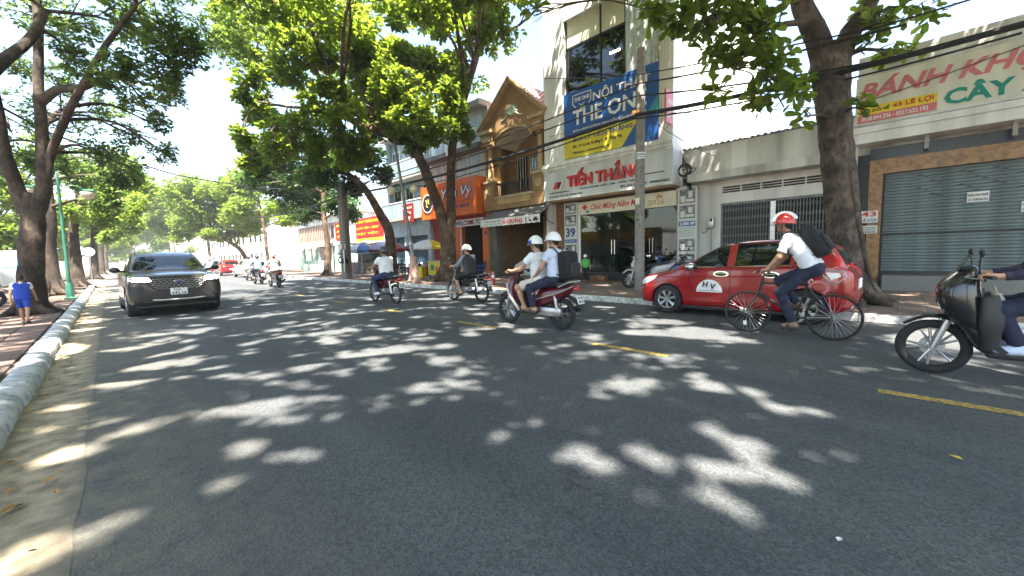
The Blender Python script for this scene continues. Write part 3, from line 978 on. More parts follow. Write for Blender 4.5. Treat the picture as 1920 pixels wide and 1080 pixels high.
for k, (y0, y1, lab) in enumerate(((10.52, 11.25, "white poster column with number 39 at the left of the store's glass front"), (5.32, 6.0, "white poster column reading 2.000 M² at the right of the store's glass front"))):
    q = Bld("poster_column", lab, "poster", (15.0, (y0 + y1) / 2, .5))
    q.box("board", "poster", 14.99, 15.11, y0, y1, .75, 3.62)
    def pic(z0, z1):
        p = q.box("picture", "photo_dark", 14.984, 14.99, y0 + .06, y1 - .06, z0, z1)
        f = MB()                     # pieces of furniture printed on the picture
        w_ = y1 - y0 - .12
        f.box(14.98, 14.984, y0 + .1, y1 - .3, z0 + .05, z0 + .15); f.box(14.98, 14.984, y1 - .27, y1 - .1, z0 + .05, z0 + .27)
        f.box(14.98, 14.984, y0 + .15, y0 + .3, z0 + .2, z1 - .08)
        q.mb("print", "poster", f, p if False else None, smooth=False)
    if k == 0:
        pic(3.12, 3.56); pic(2.58, 3.06); pic(1.2, 1.72)
        q.text("39", "ink_navy", 14.98, y1 - .1, 2.06, .52, .42, bold=.03, depth=.006)
        q.box("blue_bar", "banner_blue", 14.98, 14.989, y0 + .04, y1 - .04, 1.8, 1.96)
        q.text("LÊ LỢI P.4", "ink_white", 14.976, y1 - .1, 1.84, .5, .08, bold=.02, depth=.004)
    else:
        pic(3.05, 3.56); pic(2.5, 2.98); pic(1.3, 1.75); pic(.8, 1.2)
        q.box("blue_bar", "banner_blue", 14.98, 14.989, y0 + .04, y1 - .04, 2.22, 2.4)
        q.text("2.000 M²", "ink_white", 14.976, y1 - .08, 2.25, .55, .12, bold=.03, depth=.004)
        for z in (2.12, 2.03, 1.94, 1.85):
            q.text("TRƯNG BÀY NỘI THẤT", "ink_black", 14.982, y1 - .06, z, .55, .05, bold=.0, depth=.004)
# banner over the windows
q = Bld("facade_banner", "big blue and yellow advertising banner across the front of the white store", "banner", (14.4, 8.6, 5.4))
q.box("blue_sheet", "banner_blue", 14.38, 14.44, 6.5, 10.73, 5.43, 8.14)
q.mb("yellow_sheet", "banner_yellow", MB().prism([(10.732, 5.42), (10.732, 6.38), (7.25, 6.34), (7.95, 5.42)], 'x', 14.37, 14.382), smooth=False)
q.mb("teal_corner", "teal", MB().prism([(6.499, 6.35), (6.499, 7.0), (7.0, 6.35)], 'x', 14.372, 14.382), smooth=False)
q.text("NỘI THẤT", "ink_white", 14.37, 9.25, 7.42, 2.45, .62, bold=.015)
q.text("THE ONE", "ink_white", 14.37, 10.25, 6.74, 3.3, .62, bold=.02)
q.text("BỪNG SÁNG KHÔNG GIAN, DẪN ĐẦU CUỘC SỐNG", "ink_white", 14.37, 10.25, 6.46, 3.3, .16, bold=.008)
q.text("ĐẠI LÝ TIẾN THẮNG", "ink_navy", 14.36, 10.25, 6.02, 2.75, .3, bold=.015)
q.text("ĐC: 39 Lê Lợi, Phường 4, TP. Vũng Tàu", "ink_black", 14.36, 10.25, 5.77, 2.3, .17)
q.text("Website: noithattienthang.vn", "ink_black", 14.36, 10.25, 5.52, 1.75, .15)
fr = MB(); sh = [(10.25, 7.98), (9.35, 7.98), (9.35, 7.62), (9.5, 7.46), (9.8, 7.38), (10.1, 7.46), (10.25, 7.62), (10.25, 7.98)]
for a_, b_ in zip(sh[:-1], sh[1:]):
    fr.tube([(14.372, a_[0], a_[1]), (14.372, b_[0], b_[1])], .02, 4)
q.mb("shield_outline", "ink_white", fr, smooth=False)
q.text("THE ONE", "ink_white", 14.37, 10.18, 7.7, .76, .16, bold=.02)
for k in range(3):
    q.mb("shield_stripe", "ink_white", MB().tube([(14.372, 9.95 - .03 * k, 7.6 - .04 * k), (14.372, 9.8, 7.54 - .04 * k), (14.372, 9.65 + .03 * k, 7.6 - .04 * k)], .008, 4), smooth=False)
q = Bld("blade_sign", "small red vertical sign projecting from the white store's right edge", "sign", (14.2, 5.9, 5.7))
q.box("panel", "sign_pink", 13.75, 14.35, 5.94, 6.0, 5.75, 6.85)
q.text("THE ONE", "ink_white", 14.1, 5.93, 5.95, .9, .3, name="lettering") if False else None
tx = text("NỆM", "ink_white", q.o, np.array((13.85, 5.934, 6.35)) - q.loc, (1, 0, 0), (0, 0, 1), .4, .25, bold=.02, depth=.006)
tx = text("RÈM", "ink_white", q.o, np.array((13.85, 5.934, 5.95)) - q.loc, (1, 0, 0), (0, 0, 1), .4, .25, bold=.02, depth=.006)
q.box("bracket", "steel", 14.35, 14.45, 5.95, 5.99, 6.2, 6.26)
q = Bld("cable_bundle", "tangle of black electric cables running down the wall between store and garage", "cables", (15.1, 5.6, .2))
for k in range(6):
    x = 14.9 + random.uniform(-.1, .1); y = 5.55 + random.uniform(-.12, .12)
    q.mb("cable", "cable_black", MB().tube(catmull([(14.6, 5.7, 4.7 - .1 * k), (x, y + .25 * math.sin(k), 4.25), (x - .2, y, 3.9), (15.05, 5.62 - .03 * k, 3.4), (15.2, 5.6 - .03 * k, 2.3), (15.25, 5.6 - .03 * k, .3)], 6), .017, 5))
for k in range(2):
    q.mb("coil", "cable_black", MB().tube([(14.62, 5.62 + .22 * math.cos(a), 4.15 + .2 * math.sin(a) + .05 * k) for a in np.linspace(0, 2 * PI * .97, 18)], .025, 5))

# --- brown gabled house
b = Bld("gabled_house", "narrow tan house with columned balcony and red tiled gable roof", "house", (14.6, 14, .13))
Y0, Y1 = 11.93, 16.18
b.box("side_wall", "tan_paint", 14.6, 26, Y0, Y0 + .12, 3.7, 8.1)
b.box("side_wall", "tan_paint", 14.6, 26, Y1 - .12, Y1, .13, 8.1)
b.box("ground_pier", "dark_concrete", 14.75, 15.15, 15.62, 16.1, .13, 3.7)
b.box("ground_pier", "wood", 14.85, 15.15, 11.93, 12.4, .13, 3.7)
b.box("floor_beam", "tan_paint", 14.42, 15.2, Y0, Y1, 3.68, 4.3)
b.box("beam_panel", "tan_trim", 14.36, 14.42, 12.75, 15.1, 3.92, 4.2)
b.box("planter_ledge", "tan_trim", 14.28, 14.42, 12.6, 15.2, 4.2, 4.3)
b.box("balcony_floor", "concrete", 14.45, 16.2, Y0 + .12, Y1 - .12, 4.3, 4.36)
for (y0, y1) in ((Y0, 12.66), (15.35, Y1)):
    b.box("pedestal", "tan_paint", 14.4, 14.9, y0, y1, 4.3, 5.1)
    b.box("pedestal_cap", "tan_trim", 14.32, 14.95, y0 - .04, y1 + .04, 5.1, 5.2)
    ym = (y0 + y1) / 2
    b.mb("pedestal_medallion", "tan_trim", MB().lathe([(0, .0), (.16, .0), (.2, -.02), (.22, .012)], (14.395, ym, 4.7), 'x'))
    b.box("back_pier", "tan_paint", 14.85, 15.1, y0, y1, 5.2, 7.0)
    b.mb("column", "tan_trim", MB().lathe([(.2, 5.2), (.2, 5.28), (.16, 5.33), (.15, 5.8), (.13, 6.85), (.17, 6.9), (.2, 6.98), (.2, 7.05)], (14.62, ym, 0), n=18))
    b.box("entablature", "tan_paint", 14.34, 15.1, y0 - .03, y1 + .03, 7.05, 7.62)
    b.box("entablature_panel", "tan_trim", 14.31, 14.34, y0 + .1, y1 - .1, 7.2, 7.45)
    b.box("entablature_cap", "tan_trim", 14.22, 15.12, y0 - .1, y1 + .1, 7.62, 7.78)
A0, A1 = 12.66, 15.35; ac = (A0 + A1) / 2
arch = [(A1, 6.95)] + [(ac + (A1 - ac) * math.cos(t), 6.95 + .62 * math.sin(t)) for t in np.linspace(0, PI, 16)] + [(A0, 6.95)]
# gable front: polygon with arched underside
gp = [(Y1 + .05, 7.78), (ac, 9.72), (Y0 - .05, 7.78), (A0, 7.62)] + [(ac + (A0 - ac) * math.cos(t), 6.95 + .62 * math.sin(t)) for t in np.linspace(0, PI, 16)] + [(A1, 7.62)]
b.mb("gable_wall", "tan_paint", MB().prism(gp, 'x', 14.5, 14.95), smooth=False)
am = MB()
aa = [(ac + (A0 - ac + .04) * math.cos(t), 6.97 + .64 * math.sin(t)) for t in np.linspace(0, PI, 20)]
am.tube([(14.46, p[0], p[1]) for p in aa], .07, 6)
b.mb("arch_moulding", "tan_trim", am)
va = MB(); ar = [(ac + (A0 - ac) * math.cos(t), 6.95 + .6 * math.sin(t)) for t in np.linspace(0, PI, 16)]
va.add([(14.6, p[0], p[1]) for p in ar] + [(16.2, p[0], p[1]) for p in ar], [(k, k + 1, 17 + k, 16 + k) for k in range(15)])
b.mb("porch_vault", "cream", va)
for sgn, ye in ((1, Y1 + .12), (-1, Y0 - .12)):
    rk_ = MB(); L_ = math.hypot(ye - ac, 2.02)
    for (o0, o1, x0) in ((0, .13, 14.32), (.13, .2, 14.22)):
        n_ = ((1.98) / L_ * sgn, abs(ye - ac) / L_)
        p0, p1 = (ye, 7.74), (ac, 9.72)
        rk_.prism([(p0[0] + n_[0] * o0, p0[1] + n_[1] * o0), (p1[0], p1[1] + o0 / n_[1]), (p1[0], p1[1] + o1 / n_[1]), (p0[0] + n_[0] * o1, p0[1] + n_[1] * o1)], 'x', x0, 14.9)
    b.mb("raking_cornice", "tan_trim", rk_, smooth=False)
    sl_ = MB(); tl = MB(); rows, cols = 13, 22
    n_ = np.array((0, (1.98) / L_ * sgn, abs(ye - ac) / L_))
    e_ = np.array((0, (ac - ye) / L_, 1.98 / L_))
    base = np.array((14.3, ye, 7.74)) + n_ * .2
    q0, q1 = base - n_ * .04, base + e_ * L_ - n_ * .04
    sl_.add([q0, q0 + (6, 0, 0), q1 + (6, 0, 0), q1], [(0, 1, 2, 3)])
    b.mb("roof_slope", "roof_red", sl_, smooth=False)
    for r in range(rows):
        for c in range(cols):
            p = base + e_ * (L_ * r / rows) + np.array((6 * c / cols, 0, 0)); lift = n_ * (.03 + .012 * random.random())
            w_ = np.array((6 / cols * .86, 0, 0)); h_ = e_ * (L_ / rows * 1.1)
            tl.add([p + lift * .4, p + w_ * .5 + lift * 1.7, p + w_ + lift * .4, p + w_ + h_, p + w_ * .5 + h_ + lift * .8, p + h_], [(0, 1, 4, 5), (1, 2, 3, 4)])
    o = b.mb("roof_tiles", "roof_pale", tl, smooth=False); o["kind"] = "stuff"
b.mb("gable_ornament", "mint", MB().lathe([(0, -.02), (.16, -.02), (.2, -.05), (.23, -.02), (.23, .02)], (14.5, ac, 8.42), 'x', n=16))
orn = MB()
for k in range(9):
    a = PI * (k / 8) - .1
    orn.tube(catmull([(14.48, ac + .24 * math.cos(a), 8.42 + .24 * math.sin(a)), (14.47, ac + .38 * math.cos(a + .2), 8.36 + .34 * math.sin(a + .2)), (14.48, ac + .46 * math.cos(a), 8.3 + .36 * math.sin(a))], 4), .018, 4)
for s_ in (-1, 1):
    orn.tube(catmull([(14.48, ac + s_ * .25, 8.3), (14.47, ac + s_ * .5, 8.12), (14.48, ac + s_ * .75, 8.08)], 5), .025, 4)
b.mb("scrollwork", "cream", orn)
b.box("porch_wall", "tan_paint", 16.2, 16.35, Y0 + .12, Y1 - .12, 4.36, 8.0)
wf = b.box("balcony_door", "window_dark", 16.14, 16.2, 12.6, 14.3, 4.36, 6.5)
for k in range(9):
    b.box("door_bar", "white_paint", 16.1, 16.13, 12.65 + .2 * k, 12.68 + .2 * k, 4.4, 6.5, wf)
for k in range(4):
    b.box("door_bar", "white_paint", 16.09, 16.12, 12.6, 14.3, 4.8 + .5 * k, 4.83 + .5 * k, wf)
wf = b.box("balcony_window", "window_dark", 16.14, 16.2, 14.55, 15.3, 4.9, 6.5)
for k in range(4):
    b.box("window_bar", "white_paint", 16.1, 16.13, 14.6 + .2 * k, 14.63 + .2 * k, 4.9, 6.5, wf)
b.many("baluster", "iron_dark", MB().box(-.012, .012, -.012, .012, 0, .62), [(14.6, 12.72 + .12 * k, 4.36) for k in range(22)])
b.box("handrail", "iron_dark", 14.57, 14.63, 12.66, 15.35, 4.98, 5.03)
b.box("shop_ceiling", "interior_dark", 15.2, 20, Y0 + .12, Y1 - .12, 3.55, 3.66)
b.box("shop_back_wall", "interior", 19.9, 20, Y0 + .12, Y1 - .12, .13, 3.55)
b.box("shop_floor", "concrete", 14.8, 19.9, Y0 + .12, Y1 - .12, .1, .15)
b.box("rear_block", "tan_paint", 16.35, 26, Y0 + .12, Y1 - .12, 3.66, 8.0)
q = Bld("shop_awning", "grey sloping awning with a white scalloped banner reading HẢI ĐƯỜNG", "awning", (13.7, 13.4, 2.7))
q.mb("canvas", "awning_grey", MB().add([(14.45, 11.6, 3.6), (13.55, 11.5, 3.12), (13.55, 15.5, 3.12), (14.45, 15.4, 3.6), (14.45, 11.6, 3.57), (13.55, 11.5, 3.09), (13.55, 15.5, 3.09), (14.45, 15.4, 3.57)],
     [(0, 1, 2, 3), (4, 7, 6, 5), (0, 4, 5, 1), (1, 5, 6, 2), (2, 6, 7, 3), (3, 7, 4, 0)]), smooth=False)
va = MB(); bt = [(15.5, 3.11)] + [(15.5 - 4.0 * k / 48, 2.73 + .035 * abs(math.sin(k * PI / 4))) for k in range(49)] + [(11.5, 3.11)]
va.prism(bt, 'x', 13.53, 13.55)
q.mb("valance", "paper", va, smooth=False)
q.text("HẢI ĐƯỜNG", "sign_red", 13.524, 13.85, 2.8, 1.3, .27, bold=.03, depth=.006)
q.text("TRUNG TÂM NỘI THẤT", "ink_black", 13.524, 15.15, 2.94, 1.15, .1, bold=.02, depth=.006)
q.text("MÀN - RÈM - THẢM - ĐỆM", "sign_green", 13.524, 15.15, 2.82, 1.15, .07, bold=.01, depth=.006)
q.mb("print_chair", "ink_black", MB().box(13.52, 13.53, 12.0, 12.14, 2.82, 2.9).box(13.52, 13.53, 12.11, 12.14, 2.9, 3.04).box(13.52, 13.53, 11.6, 11.9, 2.83, 2.92).box(13.52, 13.53, 11.66, 11.84, 2.92, 3.0).box(13.52, 13.53, 12.3, 12.36, 2.8, 3.04), smooth=False)
for y in (11.6, 15.4):
    q.mb("support_arm", "iron_dark", MB().tube([(14.7, y, 2.7), (13.6, y, 3.06)], .018, 5))
q = Bld("covered_stock", "pale plastic sheet draped over stock in the dark shop below the gable", "goods", (15.6, 13.5, .15))
q.mb("sheet", "paper", MB().sweep([(15.5, 12.5, .6, .5, .02, PI / 2), (15.5, 12.55, .6, .55, .44, 0), (15.5, 13.3, .62, .6, .47, 0), (15.5, 14.2, .58, .55, .43, 0), (15.5, 14.6, .5, .5, .35, 0)], n=16), ang=80)

# --- orange shop
b = Bld("orange_shop", "shop with bright orange portal and dark doorway under a pale upper floor", "shop", (14.8, 19, .13))
b.box("upper_wall", "old_white", 14.9, 26, 16.2, 21.6, 3.7, 9.3)
b.box("eave_slab", "dark_concrete", 14.2, 14.9, 16.2, 21.6, 7.1, 7.35)
b.box("roof_slab", "concrete", 14.3, 26, 16.2, 21.6, 9.3, 9.6)
for k in range(4):
    f = b.box("window", "white_paint", 14.84, 14.9, 16.7 + 1.2 * k, 17.6 + 1.2 * k, 5.9, 7.0)
    b.box("pane", "pale_blue", 14.82, 14.838, 16.78 + 1.2 * k, 17.12 + 1.2 * k, 5.98, 6.92, f)
    b.box("pane", "pale_blue", 14.82, 14.838, 17.18 + 1.2 * k, 17.52 + 1.2 * k, 5.98, 6.92, f)
    f = b.box("window", "white_paint", 14.84, 14.9, 16.7 + 1.2 * k, 17.6 + 1.2 * k, 7.6, 9.0)
    b.box("pane", "pale_blue", 14.82, 14.838, 16.78 + 1.2 * k, 17.52 + 1.2 * k, 7.68, 8.92, f)
b.box("portal_pier", "orange", 14.75, 15.1, 18.7, 20.2, .13, 3.3)
b.box("portal_pier", "orange", 14.75, 15.1, 16.22, 16.75, .13, 3.3)
b.box("portal_trim", "white_paint", 14.72, 14.76, 18.6, 18.7, .13, 3.1)
b.box("portal_head", "dark_red", 14.7, 15.1, 16.22, 21.6, 3.3, 3.72)
b.box("side_panel", "dark_red", 14.85, 15.1, 20.2, 21.6, .13, 3.3)
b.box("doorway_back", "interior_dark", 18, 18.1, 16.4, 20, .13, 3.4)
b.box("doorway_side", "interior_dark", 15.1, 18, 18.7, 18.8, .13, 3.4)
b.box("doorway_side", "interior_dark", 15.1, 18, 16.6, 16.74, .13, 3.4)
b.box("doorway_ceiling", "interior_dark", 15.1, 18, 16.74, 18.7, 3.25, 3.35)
b.box("number_plate", "ink_navy", 14.73, 14.75, 16.4, 16.56, 2.5, 2.66)
q = Bld("orange_signboard", "large orange box sign with white script and round black emblem", "sign", (14.2, 19, 3.7))
q.box("box", "orange", 14.0, 14.75, 16.3, 21.6, 3.6, 5.58)
q.text("Yến Vy", "ink_navy", 13.985, 19.42, 4.46, 2.85, .92, shear=.25, bold=.05, depth=.02)
q.text("Yến Vy", "ink_white", 13.97, 19.4, 4.5, 2.75, .84, shear=.25, bold=.0, depth=.02)
q.mb("emblem", "ink_black", MB().lathe([(0, -.03), (.5, -.03), (.52, .0), (.52, .02)], (13.99, 20.85, 4.55), 'x', n=28))
q.mb("emblem_ring", "ink_white", MB().lathe([(.5, -.032), (.56, -.032), (.56, .01)], (13.99, 20.85, 4.55), 'x', n=28))
q.mb("emblem_mark", "ink_gold", MB().tube([(13.95, 21.0, 4.75), (13.95, 20.9, 4.62), (13.95, 20.95, 4.4), (13.95, 20.8, 4.3)], .05, 5).tube([(13.95, 20.75, 4.8), (13.95, 20.72, 4.5)], .05, 5))
q.text("CÀ PHÊ - NƯỚC ÉP", "ink_navy", 13.99, 18.6, 4.02, 1.7, .22, bold=.02)
q.box("rule_line", "dark_red", 13.985, 14.0, 16.5, 20.2, 4.36, 4.39)
q = Bld("welcome_sign", "white strip sign reading WELCOME TO over the dark doorway", "sign", (14.6, 17.8, 3.0))
q.box("panel", "paper", 14.6, 14.66, 16.5, 19.3, 3.02, 3.42)
q.text("WELCOME TO", "ink_navy", 14.592, 18.95, 3.08, 2.3, .27, bold=.025)
q.box("arrow", "sign_red", 14.59, 14.6, 19.05, 19.25, 3.12, 3.32)
q.mb("bow", "sign_red", MB().prism([(17.9, 3.1), (17.72, 3.22), (17.9, 3.34), (17.66, 3.3), (17.42, 3.34), (17.6, 3.22), (17.42, 3.1), (17.66, 3.15)], 'x', 14.58, 14.592), smooth=False)

# --- blue grey house
b = Bld("balcony_house", "blue grey three storey house with stacked balconies and blue folding doors", "house", (14.9, 24.5, .13))
b.box("wall", "blue_grey", 15.3, 26, 21.6, 27.4, 3.0, 9.6)
b.box("side_wall", "blue_grey", 14.9, 26, 27.2, 27.42, .13, 9.6)
b.box("roof_slab", "concrete", 14.4, 26, 21.6, 27.5, 9.6, 9.9)
for z in (4.0, 6.7):
    b.box("balcony_slab", "concrete", 14.3, 15.3, 21.7, 27.3, z - .15, z)
    b.mb("balcony_front", "blue_grey", MB().prism([(21.7, z), (27.3, z), (27.3, z + 1.05), (21.7, z + .95)], 'x', 14.3, 14.42), smooth=False)
    b.box("balcony_rail", "white_paint", 14.28, 14.44, 21.7, 27.3, z + 1.05, z + 1.12)
    for y in (22.2, 24.4, 26.0):
        f = b.box("window", "white_paint", 15.22, 15.3, y, y + 1.0, z + .3, z + 2.2)
        b.box("pane", "window_dark", 15.2, 15.22, y + .08, y + .47, z + .38, z + 2.12, f)
        b.box("pane", "window_dark", 15.2, 15.22, y + .53, y + .92, z + .38, z + 2.12, f)
b.box("fascia", "pale_blue", 14.6, 15.3, 21.65, 27.2, 2.75, 3.84)
for y in (21.7, 24.6, 26.6):
    b.box("pier", "pale_blue", 14.7, 15.1, y, y + .4, .13, 2.75)
b.many("door_panel", "blue_door", MB().box(-.02, .02, -.24, .24, 0, 2.55), [(15.0, 22.4 + .5 * k, .15) for k in range(9)])
q = Bld("small_signboard", "small dark red board with cream letters hanging below the balcony", "sign", (14.25, 23.6, 3.8))
q.box("board", "dark_red", 14.2, 14.26, 22.95, 24.2, 3.62, 4.85)
for tt, z, h_ in (("HƯƠNG TRÀ", 4.5, .18), ("YẾN", 4.15, .26), ("VY", 3.75, .26)):
    q.text(tt, "cream", 14.19, 24.1 if len(tt) > 3 else 23.95, z, 1.05 if len(tt) > 3 else .75, h_, bold=.02)

# --- banners on the green wall, kiosks, far white buildings on the right side
b = Bld("garden_wall", "pale green wall with grey gate posts behind the umbrellas", "wall", (15.4, 34, .13))
b.box("wall", "mint", 15.4, 15.6, 27.5, 44, .13, 2.6)
for k in range(6):
    b.box("pier", "white_wall", 15.25, 15.65, 28 + 3 * k, 28.4 + 3 * k, .13, 2.9)
for (y0, y1, cols, lab) in ((28.6, 33.4, 1, "wide red banner with yellow lettering above the green wall"), (35.4, 37.6, 0, "narrow red banner with yellow lettering beside the wide red one")):
    q = Bld("street_banner", lab, "banner", (15.0, (y0 + y1) / 2, 2.8))
    q.box("sheet", "sign_red", 15.0, 15.05, y0, y1, 2.95, 4.6)
    for k, tt in enumerate(("KHAI TRƯƠNG", "CƠM TẤM - BÚN", "ĐẶT TIỆC")):
        q.text(tt, "sign_yellow", 14.99, y1 - .2, 4.2 - .5 * k, (y1 - y0) * .8, .26, bold=.02)
    if cols: q.box("yellow_strip", "sign_yellow", 14.99, 15.05, y0, y1, 2.7, 2.948)
    for y in (y0 + .1, y1 - .1):
        q.mb("post", "steel", MB().tube([(15.08, y, .13), (15.08, y, 4.9)], .035, 6))
b = Bld("tarp_stall", "street stall under a sagging black tarpaulin beside the green wall", "stall", (13.8, 31, .13))
tp = MB(); gx, gy = 8, 10
for i in range(gx + 1):
    for j in range(gy + 1):
        tp.v.append((12.8 + 2.2 * i / gx, 28.4 + 4.6 * j / gy, 2.75 - .35 * abs(j / gy - .5) - .3 * (1 - i / gx) - .12 * math.sin(i * 1.3) * math.sin(j * 1.1)))
tp.f = [(i * (gy + 1) + j, (i + 1) * (gy + 1) + j, (i + 1) * (gy + 1) + j + 1, i * (gy + 1) + j + 1) for i in range(gx) for j in range(gy)]
b.mb("tarpaulin", "awning_grey", tp)
for (x, y) in ((12.85, 28.5), (12.85, 32.9), (14.9, 28.5), (14.9, 32.9)):
    b.mb("pole", "iron_dark", MB().tube([(x, y, .13), (x, y, 2.4)], .025, 6))
b.box("counter", "dark_concrete", 13.4, 14.2, 29, 32.4, .13, 1.0)
b.box("cabinet", "iron_dark", 14.3, 14.9, 29.2, 31.6, .13, 1.7)
b = Bld("white_villa", "low white villa with tall window slats behind the green fence", "building", (20, 53, .13))
b.box("wall", "white_wall", 19, 32, 42, 64, .13, 6.4)
b.box("roof_slab", "white_paint", 18.6, 32, 41.6, 64.4, 6.4, 6.9)
b.many("window_slat", "wood", MB().box(-.03, .03, -.12, .12, 0, 2.0), [(18.95, 44 + .6 * k, 3.6) for k in range(28)])
for k in range(6):
    b.box("window", "window_dark", 18.94, 19, 44 + 3 * k, 45.6 + 3 * k, 1.2, 2.6)
b = Bld("green_fence", "pale green panel fence with white posts along the far sidewalk", "fence", (15.6, 54, .13))
pn = MB().box(-.03, .03, -1.35, 1.35, 0, 1.5)
b.many("fence_panel", "mint", pn, [(15.6, 45.5 + 3.0 * k, .2) for k in range(8)])
b.many("fence_post", "white_wall", MB().box(-.2, .2, -.16, .16, 0, 2.1), [(15.6, 44 + 3.0 * k, .13) for k in range(9)])
b = Bld("guard_kiosk", "small mint green kiosk with a pink tiled lean-to roof", "kiosk", (14.6, 41, .13))
b.box("lower_wall", "mint", 13.9, 15.3, 39.2, 43.2, .13, 1.2)
b.box("back_wall", "white_wall", 15.2, 15.35, 39.2, 43.2, 1.2, 2.4)
for y in (39.2, 41.1, 43.06):
    b.box("post", "mint", 13.9, 14.04, y, y + .14, 1.2, 2.4)
b.mb("roof", "roof_pale", MB().prism([(13.5, 2.35), (15.6, 3.0), (15.6, 3.1), (13.5, 2.45)], 'y', 38.9, 43.5), smooth=False)
for i, (y0, y1, h_, m_, lab) in enumerate(((65, 78, 8.5, "white_wall", "far white two storey building right of the leaning tree"), (79, 95, 6.5, "cream", "far cream low building down the street"), (96, 120, 10, "white_wall", "farthest white block at the right end of the street"))):
    b = Bld("far_building", lab, "building", (17, (y0 + y1) / 2, .13))
    b.box("wall", m_, 16.5, 30, y0, y1, .13, h_)
    b.box("roof_slab", "concrete", 16.2, 30, y0 - .2, y1 + .2, h_, h_ + .3)
    for fl in range(int(h_ // 3)):
        for k in range(int((y1 - y0) // 3)):
            f = b.box("window", "white_paint", 16.42, 16.5, y0 + .8 + 3 * k, y0 + 2.4 + 3 * k, 1.1 + 3 * fl, 2.6 + 3 * fl)
            b.box("pane", "window_dark", 16.4, 16.42, y0 + .9 + 3 * k, y0 + 2.3 + 3 * k, 1.2 + 3 * fl, 2.5 + 3 * fl, f)
# --- left side of the street, behind the trees
for (y0, y1, h_, m_, lab) in ((17, 30, 3.4, "old_white", "low shop with a yellow sign behind the big left tree"), (31, 45, 7, "white_wall", "white two storey shop house left of the green lamp post"), (48, 66, 5, "pale_blue", "low pale blue building far behind the left tree row")):
    b = Bld("left_building", lab, "building", (-8.6, (y0 + y1) / 2, .085))
    b.box("wall", m_, -20, -8.6, y0, y1, .08, h_)
    b.box("roof_slab", "concrete", -20, -8.2, y0 - .1, y1 + .1, h_, h_ + .25)
    for fl in range(max(1, int(h_ // 3))):
        for k in range(int((y1 - y0) // 3)):
            f = b.box("window", "white_paint", -8.6, -8.52, y0 + .6 + 3 * k, y0 + 2.4 + 3 * k, (.5 if fl == 0 else 1.1) + 3 * fl, 2.5 + 3 * fl)
            b.box("pane", "window_dark", -8.52, -8.5, y0 + .7 + 3 * k, y0 + 2.3 + 3 * k, (.6 if fl == 0 else 1.2) + 3 * fl, 2.4 + 3 * fl, f)
q = Bld("yellow_sign", "yellow fascia sign on the low shop left of the big tree", "sign", (-8, 23, 2.4))
q.box("panel", "sign_yellow", -8.18, -8.0, 18, 29, 2.55, 3.4)
q.box("rule_line", "sign_red", -8.0, -7.98, 18, 29, 2.6, 2.75)
d_ = ray(26, 489); p_ = CAM + d_ * (18.6 / d_[1])
q = Bld("blue_lightbox", "small glowing blue light box left of the huge tree's trunk", "sign", (p_[0], p_[1], .1))
q.box("box", "white_paint", p_[0] - .3, p_[0] + .3, p_[1], p_[1] + .16, p_[2] - .7, p_[2] + .3)
q.box("glow_panel", "blue_glow", p_[0] - .26, p_[0] + .26, p_[1] - .012, p_[1], p_[2] - .18, p_[2] + .2)
q.box("stand", "iron_dark", p_[0] - .04, p_[0] + .04, p_[1] + .04, p_[1] + .12, .09, p_[2] - .7)
# ------------------------------------------------------------------ trees
leaf_mat("leaf_broad", (.022, .052, .01), (.075, .12, .018), (.46, .56, .05), .47)
leaf_mat("leaf_dark", (.014, .036, .012), (.045, .085, .02), (.16, .3, .04), .35)
leaf_mat("leaf_small", (.02, .045, .016), (.055, .095, .028), (.36, .48, .1), .46)
leaf_mat("leaf_light", (.035, .07, .016), (.11, .17, .035), (.5, .62, .08), .48)
def bark(name, a, b_, sc=1.0):
    m = bpy.data.materials.new(name); m.use_nodes = True
    t = m.node_tree; p = t.nodes["Principled BSDF"]; L = t.links.new
    tc = t.nodes.new("ShaderNodeTexCoord"); mp = t.nodes.new("ShaderNodeMapping"); mp.inputs["Scale"].default_value = (9 * sc, 9 * sc, 4.5 * sc)
    L(tc.outputs["Object"], mp.inputs[0])
    n1 = t.nodes.new("ShaderNodeTexNoise"); n1.inputs["Scale"].default_value = 1.6; n1.inputs["Detail"].default_value = 9; n1.inputs["Roughness"].default_value = .72; L(mp.outputs[0], n1.inputs[0])
    n2 = t.nodes.new("ShaderNodeTexNoise"); n2.inputs["Scale"].default_value = 2.2; n2.inputs["Detail"].default_value = 4; L(tc.outputs["Object"], n2.inputs[0])
    r = t.nodes.new("ShaderNodeValToRGB"); r.color_ramp.elements[0].position = .34; r.color_ramp.elements[1].position = .68
    r.color_ramp.elements[0].color = (*a, 1); r.color_ramp.elements[1].color = (*b_, 1); L(n1.outputs[0], r.inputs[0])
    r2 = t.nodes.new("ShaderNodeValToRGB"); r2.color_ramp.elements[0].position = .42; r2.color_ramp.elements[1].position = .62
    r2.color_ramp.elements[0].color = (.5, .48, .46, 1); r2.color_ramp.elements[1].color = (1.45, 1.42, 1.38, 1); L(n2.outputs[0], r2.inputs[0])
    mx = t.nodes.new("ShaderNodeMix"); mx.data_type = 'RGBA'; mx.blend_type = 'MULTIPLY'; mx.inputs[0].default_value = 1
    L(r.outputs[0], mx.inputs[6]); L(r2.outputs[0], mx.inputs[7]); L(mx.outputs[2], p.inputs["Base Color"])
    p.inputs["Roughness"].default_value = .9
    bp = t.nodes.new("ShaderNodeBump"); bp.inputs["Strength"].default_value = .9; bp.inputs["Distance"].default_value = .035; L(n1.outputs[0], bp.inputs["Height"]); L(bp.outputs[0], p.inputs["Normal"])
    MATS[name] = m
bark("bark_grey", (.035, .026, .02), (.16, .125, .1))
bark("bark_brown", (.04, .026, .017), (.17, .11, .075))
bark("bark_dark", (.022, .016, .012), (.1, .075, .055))

